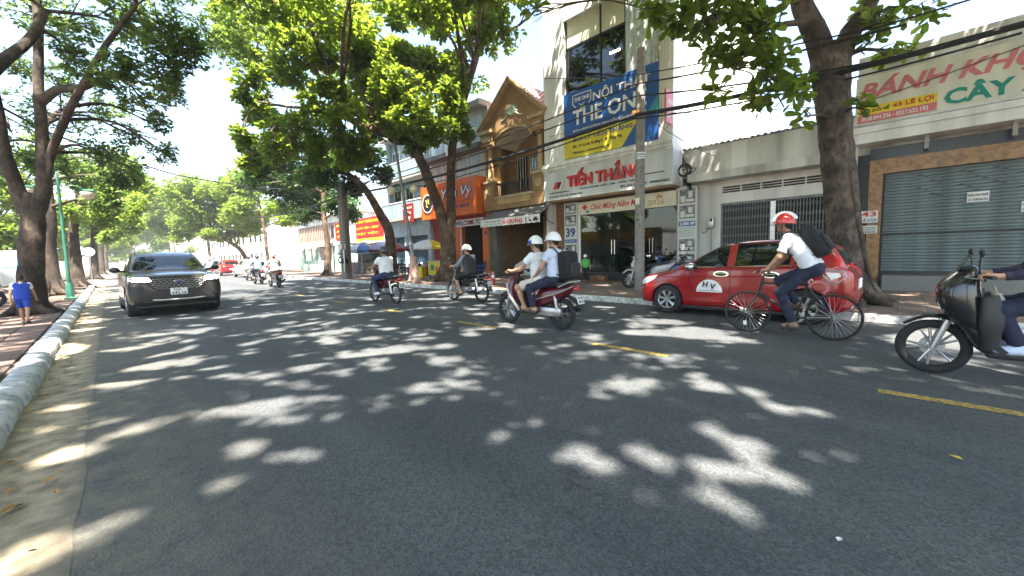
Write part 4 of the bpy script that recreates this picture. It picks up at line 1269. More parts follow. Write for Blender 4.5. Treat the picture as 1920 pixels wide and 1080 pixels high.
# openings in the canopy: where the photo shows pools of sun on the road (ground x, y, half sizes)
GAPS = []
for (u, v, r) in ((1090, 850, .17), (1130, 880, .16), (1060, 865, .12), (1225, 860, .2), (1190, 850, .1), (1350, 885, .3), (1400, 835, .22), (1440, 870, .22), (1330, 930, .16), (1470, 905, .16), (1400, 965, .14), (1550, 860, .13), (1590, 855, .1),
                  (1000, 795, .1), (930, 822, .12), (965, 795, .08), (1090, 945, .1), (1215, 935, .1), (1335, 725, .2), (1400, 735, .2), (1310, 705, .14), (1450, 765, .2), (1540, 775, .14),
                  (560, 855, .14), (515, 858, .12), (590, 860, .1), (405, 915, .14), (440, 905, .1), (215, 985, .18), (180, 1000, .14), (60, 1040, .22), (120, 1025, .15), (20, 1060, .2),
                  (255, 805, .2), (300, 790, .14), (210, 790, .12), (150, 850, .18), (90, 865, .16), (460, 765, .2), (440, 770, .2), (530, 752, .2), (590, 748, .16), (390, 775, .15),
                  (420, 708, .22), (500, 706, .24), (640, 700, .22), (560, 722, .18), (700, 680, .22), (300, 665, .25), (250, 690, .22), (360, 650, .25), (830, 650, .3), (780, 652, .22), (620, 640, .3), (480, 640, .3), (200, 720, .2)):
    g = G(u, v)
    GAPS.append((g[0], g[1], r * (.78 if v < 745 else (.76 if u > 950 else .72))))
# broad sunlit stretches
for (x, y, rx, ry) in ((7.9, -.9, 1.0, 1.2), (6.6, 2.0, .5, .8), (7.0, 3.2, .5, .7), (6.2, 2.9, .35, .5), (9.6, 10.6, .5, 1.0), (8.6, 12.5, .7, .5), (10.6, 8.2, .5, .5), (11.8, 9.5, .4, .5), (12.6, 7.8, .3, .4),
                       (-.6, 9.5, .3, .8), (-1.6, 7.5, .8, .3), (-2.4, 11.5, 1.0, .35), (-1.5, 13.3, 1.2, .3), (-3, 15, 1.0, .3)):
    GAPS.append((x, y, (rx, ry)))
GX = np.array([g[0] for g in GAPS]); GY = np.array([g[1] for g in GAPS])
GRX = np.array([g[2][0] if isinstance(g[2], tuple) else g[2] for g in GAPS]); GRY = np.array([g[2][1] if isinstance(g[2], tuple) else g[2] * 1.1 for g in GAPS])
# a map of how open the canopy is above each spot of ground, with thinning edges and many small chinks
OX, OY, OS = -6.0, -6.0, .02
OPEN = np.zeros((1200, 1700), np.float32)
def open_spot(x, y, rx, ry, soft=.55):
    m = 1.9
    i0, i1 = int((x - m * rx - OX) / OS), int((x + m * rx - OX) / OS) + 1
    j0, j1 = int((y - m * ry - OY) / OS), int((y + m * ry - OY) / OS) + 1
    i0, j0, i1, j1 = max(i0, 0), max(j0, 0), min(i1, OPEN.shape[0]), min(j1, OPEN.shape[1])
    if i1 <= i0 or j1 <= j0: return
    I, J = np.meshgrid(np.arange(i0, i1), np.arange(j0, j1), indexing='ij')
    r = np.sqrt(((OX + I * OS - x) / rx) ** 2 + ((OY + J * OS - y) / ry) ** 2)
    OPEN[i0:i1, j0:j1] = np.maximum(OPEN[i0:i1, j0:j1], np.clip((1 + soft - r) / soft, 0, 1))
for i in range(len(GX)):
    if GRX[i] > .16:
        for k in range(5):
            a = random.uniform(0, 2 * PI); q = random.uniform(.2, .75)
            f_ = random.uniform(.35, .6)
            open_spot(GX[i] + GRX[i] * q * math.cos(a), GY[i] + GRY[i] * q * math.sin(a), GRX[i] * f_, GRY[i] * f_)
    else:
        open_spot(GX[i], GY[i], GRX[i], GRY[i])
for k in range(380):
    x, y = random.uniform(-3.5, 9.3), random.uniform(2.0, 24) if random.random() < .8 else random.uniform(-3, 5)
    if y < 4.2 and random.random() < .75: continue
    r = random.uniform(.05, .17) * (1 + .02 * y)
    open_spot(x, y, r, r * random.uniform(.8, 1.3))
def sun_open(P):
    q = P[:, :2] - SUN[:2] * (P[:, 2:3] / SUN[2])
    i = np.clip(((q[:, 0] - OX) / OS).astype(int), 0, OPEN.shape[0] - 1); j = np.clip(((q[:, 1] - OY) / OS).astype(int), 0, OPEN.shape[1] - 1)
    h = np.abs(np.sin(P[:, 0] * 91.7 + P[:, 1] * 47.3 + P[:, 2] * 133.1) * 43758.5453) % 1
    return OPEN[i, j] > h

def leaf_arrays(tips, out, per, L, W, up_bias=.1, spread=.35, r=None):
    """rosettes of folded leaves round each twig tip -> base, direction, side, normal arrays"""
    r = r or rng
    n = len(tips) * per
    P = np.repeat(tips, per, 0); O = np.repeat(out, per, 0)
    d = r.standard_normal((n, 3)); d[:, 2] = d[:, 2] * spread + up_bias
    d = d / np.linalg.norm(d, axis=1, keepdims=True) + .55 * O
    d /= np.linalg.norm(d, axis=1, keepdims=True)
    nn = np.array([0, 0, 1.0]) + .55 * r.standard_normal((n, 3))
    s = np.cross(d, nn); s /= np.maximum(np.linalg.norm(s, axis=1, keepdims=True), 1e-6)
    nn = np.cross(s, d)
    sc = r.uniform(.65, 1.2, (n, 1))
    P = P + d * (.12 * L) + r.standard_normal((n, 3)) * L * .18
    return P, d, s, nn, L * sc, W * sc
NLEAF = 0
def leaf_mesh(name, arr, m, parent, loc, gaps=True):
    P, d, s, nn, L, W = arr
    if gaps:
        k = ~sun_open(P + d * L * .5)
        P, d, s, nn, L, W = P[k], d[k], s[k], nn[k], L[k], W[k]
    n = len(P)
    K = 6 if W.mean() > .11 and n < 160000 else 4
    if K == 4:
        V = np.stack([P, P + d * L * .55 + s * W * .5 + nn * W * .14, P + d * L - nn * L * .1, P + d * L * .55 - s * W * .5 + nn * W * .14], 1) - np.array(loc)
    else:
        V = np.stack([P, P + d * L * .4 + s * W * .34 + nn * W * .1, P + d * L * .8 + s * W * .42 + nn * W * .08 - nn * L * .05, P + d * L - nn * L * .1, P + d * L * .8 - s * W * .42 + nn * W * .08 - nn * L * .05, P + d * L * .4 - s * W * .34 + nn * W * .1], 1) - np.array(loc)
    me = bpy.data.meshes.new(name)
    me.vertices.add(K * n); me.loops.add(K * n); me.polygons.add(n)
    me.vertices.foreach_set("co", V.astype(np.float32).ravel())
    me.loops.foreach_set("vertex_index", np.arange(K * n, dtype=np.int32))
    me.polygons.foreach_set("loop_start", np.arange(0, K * n, K, dtype=np.int32))
    me.polygons.foreach_set("loop_total", np.full(n, K, dtype=np.int32))
    me.update(calc_edges=True)
    me.polygons.foreach_set("use_smooth", [True] * n)
    global NLEAF; NLEAF += n
    return link(name, me, m, parent, smooth=False)

class Tree:
    def __init__(s, label, loc, barkm, leafm, group=None, name="street_tree"):
        s.loc = np.array(loc, float); s.o = thing(name, label, "tree", loc, group=group)
        s.bark, s.leaf = barkm, leafm; s.P = []; s.R = []; s.twigs = MB(); s.tips = []; s.outs = []
    def limb(s, pts, rad, name="trunk", n=12, rough=.05, flare=0, sub=6):
        pts = catmull(pts, sub); k = len(pts)
        rad = np.interp(np.linspace(0, 1, k), np.linspace(0, 1, len(rad)), rad)
        q = pts.copy()
        q[1:] += rng.standard_normal((k - 1, 3)) * rad[1:, None] * rough * .6
        mb = MB()
        if flare:
            rad = rad.copy()
            for i in range(min(5, k)):
                rad[i] *= 1 + flare * (1 - i / 5) ** 2
        mb.tube(q - s.loc, rad, n, jit=rough)
        if flare > .2:          # buttress roots
            for a in np.linspace(0, 2 * PI, 7)[:-1]:
                a += random.uniform(-.3, .3); r0 = rad[2]
                b0 = q[0] - s.loc
                mb.tube(catmull([b0 + (r0 * .5 * math.cos(a), r0 * .5 * math.sin(a), r0 * 1.5), b0 + (r0 * 1.15 * math.cos(a), r0 * 1.15 * math.sin(a), r0 * .55), b0 + (r0 * 1.9 * math.cos(a + .2), r0 * 1.9 * math.sin(a + .2), r0 * .1), b0 + (r0 * 2.7 * math.cos(a + .1), r0 * 2.7 * math.sin(a + .1), -.1)], 3), np.linspace(r0 * .5, r0 * .12, 10), 7, jit=.1)
        mb.build(name, s.bark, s.o, ang=80)
        s.P.append(pts); s.R.append(rad)
        return s
    def blob(s, c, r, n, per=9, branch=True, shell=.5, clump=.62):
        """a leafy bough: a branch to it from the nearest limb, twigs inside, leaf rosettes at the tips"""
        c = np.array(c, float); r = np.array(np.broadcast_to(r, (3,)), float)
        if branch and s.P:
            A = np.concatenate(s.P); B = np.concatenate(s.R)
            dd = np.linalg.norm(A - c, axis=1) + .6 * np.maximum(0, A[:, 2] - c[2])
            i = int(np.argmin(dd)); a = A[i]; r0 = min(B[i] * .6, .02 + .022 * dd[i])
            mid = (a + c) / 2 + np.array((0, 0, .1 * dd[i])) + rng.standard_normal(3) * .06 * dd[i]
            pts = catmull([a, mid, c + (0, 0, -r[2] * .2)], 5)
            s.twigs.tube(pts - s.loc, np.linspace(max(r0, .015), .012, len(pts)), 6)
            for q in range(6):
                e = rng.standard_normal(3); e /= np.linalg.norm(e); e = c + e * r * .8
                st = pts[int(len(pts) * random.uniform(.45, .95))]
                s.twigs.tube(catmull([st - s.loc, (st + e) / 2 + (0, 0, .08 * np.linalg.norm(e - st)) - s.loc, e - s.loc], 3), np.linspace(.018, .005, 7), 4)
        u = rng.standard_normal((n, 3)); u /= np.linalg.norm(u, axis=1, keepdims=True)
        rad = rng.random((n, 1)) ** (1 / 3 if shell < .5 else .25)
        # clumpy: pull tips toward random sub-centres
        kc = max(4, n // 22); sub = rng.standard_normal((kc, 3)); sub /= np.linalg.norm(sub, axis=1, keepdims=True); sub *= rng.random((kc, 1)) ** .3
        t = u * rad
        t = t * (1 - clump) + (clump + .08) * sub[rng.integers(0, kc, n)]
        s.tips.append(c + t * r); s.outs.append(u); s.per = per
        return s
    def done(s, L, W, per=9, up_bias=.1, spread=.4, gaps=True, single=0):
        s.twigs.build("branches", s.bark, s.o, weld=False, ang=80)["kind"] = "stuff"
        T = np.concatenate(s.tips); O = np.concatenate(s.outs)
        arr = leaf_arrays(T, O, per, L, W, up_bias, spread)
        if single:
            # the nearest leaves the picture shows, each a part of its own
            P = arr[0]
            rel = (P - CAM) @ RW
            u = 960 + FPX * rel[:, 0] / -rel[:, 2]; v = 540 - FPX * rel[:, 1] / -rel[:, 2]
            vis = (rel[:, 2] < 0) & (u > 10) & (u < 1910) & (v > 5) & (v < 700)
            if gaps: vis &= ~sun_open(P + arr[1] * arr[4] * .5)
            idx = np.where(vis)[0]; idx = idx[np.argsort(-rel[idx, 2])][:single]
            base = MB()
            prof = [(0, .02), (.2, .1), (.45, .3), (.7, .48), (.88, .4), (1, .06)]
            vs_, fs_ = [], []
            for (a, w_) in prof: vs_ += [(a, w_, .16 * w_ - .12 * a * a), (a, 0, -.12 * a * a), (a, -w_, .16 * w_ - .12 * a * a)]
            for i in range(len(prof) - 1):
                fs_ += [(3 * i, 3 * i + 1, 3 * i + 4, 3 * i + 3), (3 * i + 1, 3 * i + 2, 3 * i + 5, 3 * i + 4)]
            base.add(vs_, fs_)
            f = None
            for i in idx:
                if f is None: f = base.build("leaf", s.leaf, s.o, normals=False, ang=80); o = f
                else:
                    o = f.copy(); C.objects.link(o); o.parent = s.o
                p = arr[0][i] - s.loc; d, sd_, nn = arr[1][i], arr[2][i], arr[3][i]; L_, W_ = float(arr[4][i, 0]), float(arr[5][i, 0])
                M = Matrix(((d[0] * L_, sd_[0] * W_, nn[0] * L_, p[0]), (d[1] * L_, sd_[1] * W_, nn[1] * L_, p[1]), (d[2] * L_, sd_[2] * W_, nn[2] * L_, p[2]), (0, 0, 0, 1)))
                o.matrix_local = M
            keep = np.ones(len(P), bool); keep[idx] = False
            arr = tuple(a[keep] for a in arr)
        o = leaf_mesh("crown", arr, s.leaf, s.o, s.loc, gaps)
        o["kind"] = "stuff"
        return s
def px(D, *pts):
    return [atD(u, v, D) for (u, v) in pts]
def pblobs(t, D, spec, dens=1.0, dz=1.6, clump=.5):
    for (u, v, ru, rv) in spec:
        d = D + random.uniform(-dz, dz)
        a, b_ = ru * d / FPX, rv * d / FPX
        q_ = abs(u - 960) / FPX; a *= 1 / math.sqrt(1 + q_ * q_); r = (a * .97, a * .97, b_)
        t.blob(atD(u, v, d), r, int(dens * 110 * (a * b_) ** .85 + 20), clump=clump)

# the closed roof of leaves over the carriageway, shared out among the trees that carry it
TRUNKS = dict(L1=(-1.9, 16), T4=(11.5, 15.7), T9=(11.25, .8), Lm=(-2.4, 5.2), L0=(-2.5, -5), R0=(11.4, -7.5))
ROOF = {k: [] for k in TRUNKS}
for i in range(20):
    for j in range(24):
        x, y = -5 + 1.15 * i + random.uniform(-.4, .4), -8.5 + 1.15 * j + random.uniform(-.4, .4)
        D = .71 * x + .70 * y
        if D > (17 if x > 10.5 else 13.2) or x > 14.2 or (y > 12.5 and x < 2 and D > 9.5): continue
        z = max(8.6 + random.uniform(0, 1.9), 1.36 + .66 * D + .5)
        k = min(TRUNKS, key=lambda q: (TRUNKS[q][0] - x) ** 2 + (TRUNKS[q][1] - y) ** 2)
        ROOF[k].append((x, y, z))
# boughs that keep the stretches between those pools in shade
for (u, v) in ((690, 930), (640, 960), (740, 970), (600, 1000), (760, 900), (820, 980), (900, 900), (560, 930), (700, 860), (1700, 900), (1750, 850), (1800, 1000), (1650, 980), (450, 1000), (350, 940), (900, 1020), (60, 960), (30, 910), (150, 930), (100, 1060), (20, 1000), (330, 880), (200, 900), (260, 1040), (1150, 1030), (1250, 1000), (1090, 1000), (1320, 1040), (1000, 940), (1420, 1040), (800, 850), (1200, 1060)):
    g = G(u, v); z = random.uniform(9, 10)
    ROOF['L0' if g[0] < 4 else 'R0'].append((g[0] + SUN[0] / SUN[2] * z, g[1] + SUN[1] / SUN[2] * z, z))
for (x, y, z0) in ((15.1, -1.2, 1.2), (15.1, -1.9, 1.3), (15.1, -2.6, 1.2), (15.1, -1.5, 2.4), (15.1, -2.4, 2.6), (14.7, -1.2, 5.2), (14.7, -2.2, 5.2), (14.7, 0, 5.2), (15.2, 3, 2), (15.2, 2, 3), (15.2, 4, 4.6), (15.1, -.6, 2)):  # more boughs, added above the view to keep sun off the shop fronts
    z = random.uniform(9.2, 10.2)
    ROOF['R0' if y < 0 else 'T9'].append((x + SUN[0] / SUN[2] * (z - z0), y + SUN[1] / SUN[2] * (z - z0), z))
def roof(t, key, n=64, r=1.0):
    for (x, y, z) in ROOF[key]:
        t.blob((x, y, z), (r, r, r * .45), n, branch=random.random() < .5, clump=.3)

# left big tree
D1 = 10.0
base = onY_ = None
d_ = ray(50, 500); p0 = CAM + d_ * (16.0 / d_[1]); b1 = np.array((p0[0], 16.0, .1))
t = Tree("huge dark trunked tree on the left sidewalk nearest the kerb, forking into several limbs", b1, "bark_dark", "leaf_small")
t.limb([b1, atD(58, 480, D1), atD(62, 420, D1), atD(58, 365, D1)], [.25, .235, .22, .2], flare=.22, n=16)
t.limb([atD(50, 400, D1), atD(32, 350, D1 - .2), atD(10, 290, D1 - .4), atD(-6, 205, D1 - .6), atD(-20, 120, D1 - .8)], [.17, .14, .125, .11, .09], "limb")
t.limb([atD(68, 400, D1), atD(82, 350, D1), atD(80, 266, D1), atD(72, 166, D1), atD(72, 66, D1), atD(66, -60, D1), atD(80, -180, D1 - 1)], [.17, .145, .125, .1, .09, .07, .04], "limb")
t.limb([atD(86, 330, D1), atD(100, 275, D1), atD(133, 200, D1 - .5), atD(157, 157, D1 - 1), atD(200, 83, D1 - 1.4), atD(255, 10, D1 - 2)], [.1, .09, .08, .07, .055, .03], "limb")
t.limb([atD(76, 190, D1), atD(110, 168, D1 - .3), atD(150, 165, D1 - .6), atD(200, 146, D1 - 1), atD(270, 120, D1 - 1.5)], [.12, .09, .08, .06, .03], "limb")
t.limb([atD(-60, 190, D1 - 2.5), atD(0, 120, D1 - 2), atD(57, 72, D1 - 1.4), atD(85, 20, D1 - 1)], [.08, .105, .09, .07], "limb")
t.limb([atD(20, 330, D1), atD(0, 300, D1 + .4), atD(-40, 270, D1 + .8)], [.12, .1, .08], "limb")
t.limb([atD(78, 240, D1), atD(96, 220, D1 + 1), atD(120, 205, D1 + 2), atD(180, 190, D1 + 3)], [.09, .07, .05, .03], "limb")
pblobs(t, 8.8, [(60, 20, 90, 60), (160, 40, 90, 60), (240, 40, 80, 60), (320, 60, 80, 60), (355, 100, 45, 60), (300, 140, 60, 50), (230, 120, 60, 40), (270, 190, 60, 30), (330, 175, 40, 25), (130, 95, 60, 40), (190, 150, 40, 30)], 1.9)
pblobs(t, 11, [(60, 215, 70, 50), (150, 240, 70, 45), (30, 120, 60, 40), (200, 210, 60, 30), (110, 150, 50, 40), (260, 255, 50, 30), (130, 300, 60, 35), (200, 290, 60, 35), (290, 230, 40, 26), (310, 285, 36, 22), (255, 315, 44, 24), (60, 300, 50, 36), (20, 240, 50, 40)], 1.3)
for (x, y, z, r) in ((-4, 12, 9.5, 2.4), (-1, 14, 10, 2.4), (1.2, 11.5, 9.6, 2.3), (2.6, 14, 9.4, 2.2), (-5, 17, 9, 2.5), (-2, 18, 10.5, 2.5), (1, 17.5, 10, 2.3), (3.4, 17, 9, 1.8), (0, 9.5, 10, 2.0)):
    t.blob((x, y, z), (r, r, r * .5), 420)
roof(t, 'L1', 300)
t.done(.13, .06, per=8, up_bias=.0, spread=.35)

# left row behind it
for (u, Y, path, blobs, lab, r0) in (
        (88, 25., [(86, 470), (90, 410), (84, 350), (95, 290)], [(150, 330, 70, 50), (90, 300, 60, 50), (215, 310, 60, 50), (190, 370, 50, 35), (40, 340, 50, 45), (250, 340, 45, 40)], "second tree of the left row, thick leaning trunk just behind the huge one", .34),
        (143, 33., [(140, 470), (138, 430), (146, 390), (150, 340)], [(165, 385, 50, 40), (215, 365, 50, 40), (120, 385, 45, 35), (250, 385, 40, 35), (200, 400, 44, 34), (225, 345, 40, 30), (270, 355, 34, 28), (185, 330, 50, 35), (235, 320, 40, 35)], "straight brown trunked tree behind the green lamp post", .26),
        (176, 50., [(176, 470), (176, 440), (180, 410)], [(185, 420, 34, 26), (215, 405, 40, 30), (165, 400, 34, 28), (240, 420, 30, 25), (205, 440, 24, 16)], "far tree of the left row seen left of the dark car's roof", .25),
        (190, 72., [(190, 465), (192, 440)], [(200, 432, 28, 20), (225, 440, 26, 18), (180, 430, 24, 20), (245, 425, 28, 22), (222, 415, 30, 18)], "tree farther along the left row above the far white glare", .25),
        (199, 105., [(199, 470), (201, 450)], [(205, 455, 20, 14), (225, 460, 20, 13), (240, 448, 24, 16)], "last tree of the left row at the end of the street", .25)):
    dd = ray(u, 500); bb = CAM + dd * (Y / dd[1]); bb[2] = .1
    D = float((bb - CAM) @ (RW @ np.array([0, 0, -1])))
    t = Tree(lab, bb, "bark_dark", "leaf_light" if Y > 30 else "leaf_small", "trees along the left sidewalk")
    t.limb([bb] + px(D, *path), [r0 * 1.1, r0 * .85, r0 * .7, r0 * .6][:len(path) + 1], flare=.3)
    pblobs(t, D, blobs, .9 if Y > 40 else 1.3, dz=2.0)
    t.done(.2 if Y < 40 else .34, .1 if Y < 40 else .2, per=8)

# second row, deeper in the green on the left
for k, (x, y, lab) in enumerate(((-6.5, 21, "bushy tree behind the low shop's corner at the far left"), (-6.0, 29, "round crowned tree standing behind the left row, nearest of the second row"), (-6.4, 38, "second row tree left of the green lamp post"), (-6.0, 48, "second row tree whose low crown shows above the parked scooters"), (-5.6, 60, "hazy second row tree right of the green lamp post"), (-5, 76, "hazy far second row tree behind the last left trunks"), (-4, 96, "farthest hazy tree of the second row on the left"), (5, 150, "tall hazy tree closing the view at the end of the road"), (11, 135, "hazy tree right of the one closing the road"), (-2, 140, "hazy tree left of the one closing the road"))):
    bb = np.array((x, y, .1)); t = Tree(lab, bb, "bark_brown", "leaf_light", "trees deeper in the green on the left" if k < 7 else "trees closing the view")
    hh = 6.5 if k < 7 else 8
    t.limb([bb, bb + (.1, 0, 2), bb + (.2, .1, hh * .65)], [.24, .19, .12], flare=.25)
    for q in range(16):
        a_, r_q, z_ = random.uniform(0, 2 * PI), 3.0 * math.sqrt(random.random()), random.uniform(2.6, hh + 1.6)
        r_q *= 1.1 - .6 * abs(z_ - 4.5) / hh
        t.blob(bb + (r_q * math.cos(a_) * (1 if k < 7 else 1.6), r_q * math.sin(a_), z_), (1.35, 1.35, .95) if k < 7 else (2.2, 2, 1.4), 105 if k < 7 else 70, clump=.45)
    t.done(.24 if y < 45 else .4, .14 if y < 45 else .26, per=8)

# two-stemmed tropical almond in the middle of the picture
b4 = np.array((11.5, 15.68, .13)); D4 = 19.0
t = Tree("tall broad leaved tree with two diverging stems beside the orange shop", b4, "bark_brown", "leaf_broad")
t.limb([b4] + px(D4, (840, 478), (841, 440)), [.42, .36, .35], flare=.22, n=16, sub=4)
t.limb(px(D4, (838, 450), (828, 405), (813, 362), (789, 302), (765, 264)) + px(D4 - .6, (733, 253)) + px(D4 - 1.2, (699, 243), (667, 229)) + px(D4 - 1.8, (643, 208), (622, 163), (605, 104), (590, 60)), [.28, .25, .25, .22, .22, .2, .19, .17, .15, .12, .1, .07], "stem")
t.limb(px(D4, (843, 455), (846, 410), (845, 365), (848, 278), (869, 187), (893, 104), (899, 60), (900, 0), (905, -60)), [.26, .23, .22, .2, .18, .17, .15, .12, .09], "stem")
t.limb(px(D4 - .2, (765, 264), (735, 262), (718, 220), (735, 170)), [.18, .14, .1, .07], "limb")
t.limb(px(D4 - 1.8, (640, 205), (600, 150), (574, 92), (532, 80), (490, 62)), [.12, .1, .08, .07, .04], "limb")
t.limb(px(D4 - 1.6, (655, 222), (600, 205), (540, 200), (480, 190)), [.09, .08, .06, .03], "limb")
t.limb(px(D4 - 1, (700, 243), (690, 190), (660, 130), (650, 60)), [.09, .08, .06, .03], "limb")
pblobs(t, 18.6, [(720, 140, 60, 50), (800, 150, 60, 50), (850, 205, 42, 38), (760, 210, 70, 45), (815, 235, 55, 35), (700, 200, 50, 45), (680, 270, 45, 30), (740, 105, 50, 35), (870, 250, 22, 25), (845, 130, 22, 20), (770, 275, 30, 14), (745, 165, 60, 50), (690, 130, 46, 40), (790, 110, 46, 30), (660, 290, 40, 26), (845, 165, 40, 40), (715, 240, 40, 30)], 1.05, clump=.6)
pblobs(t, 17.2, [(440, 40, 60, 40), (520, 20, 70, 45), (610, 25, 70, 40), (690, 30, 50, 40), (480, 85, 60, 40), (560, 80, 60, 40), (650, 85, 50, 40), (470, 150, 40, 26), (540, 150, 60, 35), (620, 160, 50, 30), (480, 225, 46, 30), (500, 195, 60, 36), (455, 260, 30, 26), (480, 300, 40, 26), (560, 225, 60, 38), (640, 250, 50, 36), (520, 275, 50, 30), (455, 185, 20, 16), (590, 290, 50, 30), (730, 20, 40, 30), (600, 200, 50, 36), (520, 120, 50, 34), (690, 95, 40, 30), (430, 85, 36, 26), (410, 20, 30, 24), (590, 120, 50, 34), (640, 205, 44, 34), (470, 120, 40, 26), (525, 250, 50, 34), (610, 260, 50, 34)], .72, clump=.62)
pblobs(t, 18.5, [(800, 25, 50, 30), (865, 20, 50, 35), (925, 20, 30, 30), (830, 55, 30, 20), (900, 45, 30, 22), (780, 5, 40, 25), (885, -40, 60, 30), (800, -50, 70, 30), (680, -50, 80, 35), (560, -60, 90, 35), (450, -40, 80, 35)], 1.0)
for (x, y, z, r) in ((8.5, 12.5, 10.5, 2.0), (6.5, 15, 10.5, 2.2), (9.5, 10.2, 10.4, 1.9), (12, 12.5, 11, 2.0), (7, 18.5, 10.5, 2.3), (4.8, 17, 10.5, 1.8), (10, 20, 10, 2.2), (12.8, 17, 10.5, 2.2)):
    t.blob((x, y, z), (r, r, r * .45), 170)
roof(t, 'T4')
t.done(.27, .145, per=9, up_bias=.05, spread=.4)

for (u, X, path, blobs, lab, r0, lm) in (
        (733, 11.3, [(730, 440), (712, 400), (695, 370), (676, 345), (650, 325)], [(640, 300, 50, 35), (690, 300, 45, 35), (600, 320, 50, 36), (660, 350, 30, 20), (560, 335, 45, 32), (715, 330, 24, 22), (520, 300, 46, 32), (480, 320, 36, 28), (545, 275, 40, 26), (600, 280, 50, 28)], "leaning tree with a pale bent trunk behind the street umbrellas", .3, "leaf_dark"),
        (612, 11.2, [(614, 460), (608, 410), (606, 360)], [(600, 365, 60, 34), (545, 370, 50, 36), (640, 385, 40, 24), (575, 400, 45, 20), (520, 345, 46, 34), (660, 400, 34, 14), (470, 345, 34, 26), (490, 300, 36, 28)], "straight dark tree beside the concrete cafe pole", .26, "leaf_dark"),
        (503, 10.8, [(498, 450), (492, 410), (487, 380)], [(470, 355, 50, 36), (515, 390, 30, 24), (450, 395, 40, 26), (490, 310, 46, 30), (430, 360, 36, 30), (535, 415, 28, 16), (560, 395, 34, 20), (475, 425, 30, 16)], "slender dark stemmed tree before the white villa", .17, "leaf_light"),
        (470, 10.8, [(452, 470), (425, 450), (402, 430), (380, 405)], [(390, 400, 46, 26), (350, 385, 46, 30), (420, 415, 34, 20), (340, 420, 40, 22), (320, 360, 40, 26), (400, 360, 40, 26), (440, 340, 40, 28), (360, 350, 40, 26), (450, 385, 36, 24), (370, 425, 34, 18), (425, 385, 36, 24), (415, 440, 36, 14), (460, 436, 30, 14), (480, 408, 34, 22), (440, 412, 40, 22), (345, 442, 34, 14), (390, 438, 30, 14)], "strongly leaning tree over the far parked cars", .24, "leaf_light"),
        (395, 11.0, [(392, 470), (388, 440), (380, 415)], [(370, 400, 36, 24), (340, 400, 34, 24), (300, 385, 36, 26), (355, 365, 36, 22), (310, 430, 30, 18), (270, 360, 36, 24), (330, 375, 36, 26), (285, 410, 34, 24), (345, 430, 28, 16)], "upright far tree standing behind the strongly leaning one", .22, "leaf_light"),
        (330, 11.0, [(328, 470), (322, 440)], [(310, 410, 34, 24), (285, 420, 30, 22), (330, 430, 26, 16), (270, 395, 30, 22), (300, 380, 30, 18), (265, 440, 24, 18)], "far tree arching over the road beyond the dark car", .22, "leaf_light"),
        (290, 11.0, [(288, 475), (282, 450)], [(275, 440, 26, 18), (255, 445, 24, 18), (295, 450, 22, 14), (245, 425, 24, 16), (232, 455, 18, 14)], "farthest tree of the right row at the end of the street", .22, "leaf_light")):
    dd = ray(u, 480); bb = CAM + dd * (X / dd[0]); bb[2] = .13
    D = float((bb - CAM) @ (RW @ np.array([0, 0, -1])))
    t = Tree(lab, bb, "bark_brown", lm, "trees along the right sidewalk")
    t.limb([bb] + px(D, *path), np.linspace(r0, r0 * .5, len(path) + 1), flare=.25)
    pblobs(t, D, blobs, 1.5 if D < 45 else .9, dz=2.2)
    t.done(.25 if D < 45 else .42, .14 if D < 45 else .26, per=8)

# near almond tree on the right, its crown spreading over the road above the picture
b9 = np.array((11.25, .82, .13)); D9 = 8.6
t = Tree("near grey barked tree with thick forking trunk behind the red taxi", b9, "bark_grey", "leaf_broad")
t.limb([b9] + px(D9, (1588, 500), (1580, 400), (1570, 300), (1562, 200), (1557, 130), (1555, 85)), [.36, .32, .305, .3, .31, .36, .34], flare=.4, n=24, rough=.04)
t.limb(px(D9, (1548, 130), (1532, 70), (1508, 20), (1485, -50)) + px(D9 - 1, (1440, -170)) + px(D9 - 2.5, (1350, -420)), [.23, .23, .2, .17, .14, .08], "limb", n=16)
t.limb(px(D9, (1568, 130), (1590, 70), (1620, 25), (1650, -40), (1700, -160)) + px(D9 - 1, (1800, -350)), [.22, .2, .17, .15, .12, .07], "limb", n=16)
t.limb(px(D9 - .3, (1596, 320), (1610, 420), (1625, 500), (1640, 560)), [.05, .05, .045, .04], "aerial_root", n=8)
t.limb(px(D9 - .05, (1600, 545), (1625, 562), (1665, 572), (1700, 574)), [.22, .16, .08, .03], "root", n=10)
t.limb(px(D9 - .3, (1520, 40), (1450, 50), (1400, 80), (1380, 130)), [.07, .05, .035, .015], "limb", n=6)
t.limb(px(D9 - 1, (1500, 0), (1420, -10), (1330, 10), (1250, 30)), [.08, .06, .04, .015], "limb", n=6)
def sprays(D, spec):
    for (u, v, ru, rv, n) in spec:
        d = D + random.uniform(-.5, .5)
        t.blob(atD(u, v, d), (ru * d / FPX, ru * d / FPX, rv * d / FPX), n, shell=.4)
sprays(7.6, [(1225, 10, 40, 26, 9), (1290, 25, 50, 36, 14), (1350, 30, 55, 40, 17), (1410, 40, 50, 44, 17), (1460, 40, 40, 40, 12), (1385, 110, 36, 40, 10), (1440, 130, 44, 46, 14), (1330, 95, 26, 40, 6), (1415, 190, 34, 30, 8), (1470, 195, 40, 26, 7), (1340, 165, 18, 22, 4), (1500, 160, 22, 30, 4), (1510, 215, 16, 14, 2), (1300, 70, 26, 30, 6)])
sprays(8.2, [(1640, 40, 40, 40, 10), (1680, 30, 40, 34, 7), (1660, 100, 26, 22, 4), (1700, 100, 20, 16, 3), (1625, 85, 16, 24, 2), (1618, 200, 14, 16, 2), (1740, 15, 30, 16, 4), (1000, 25, 16, 20, 3)])
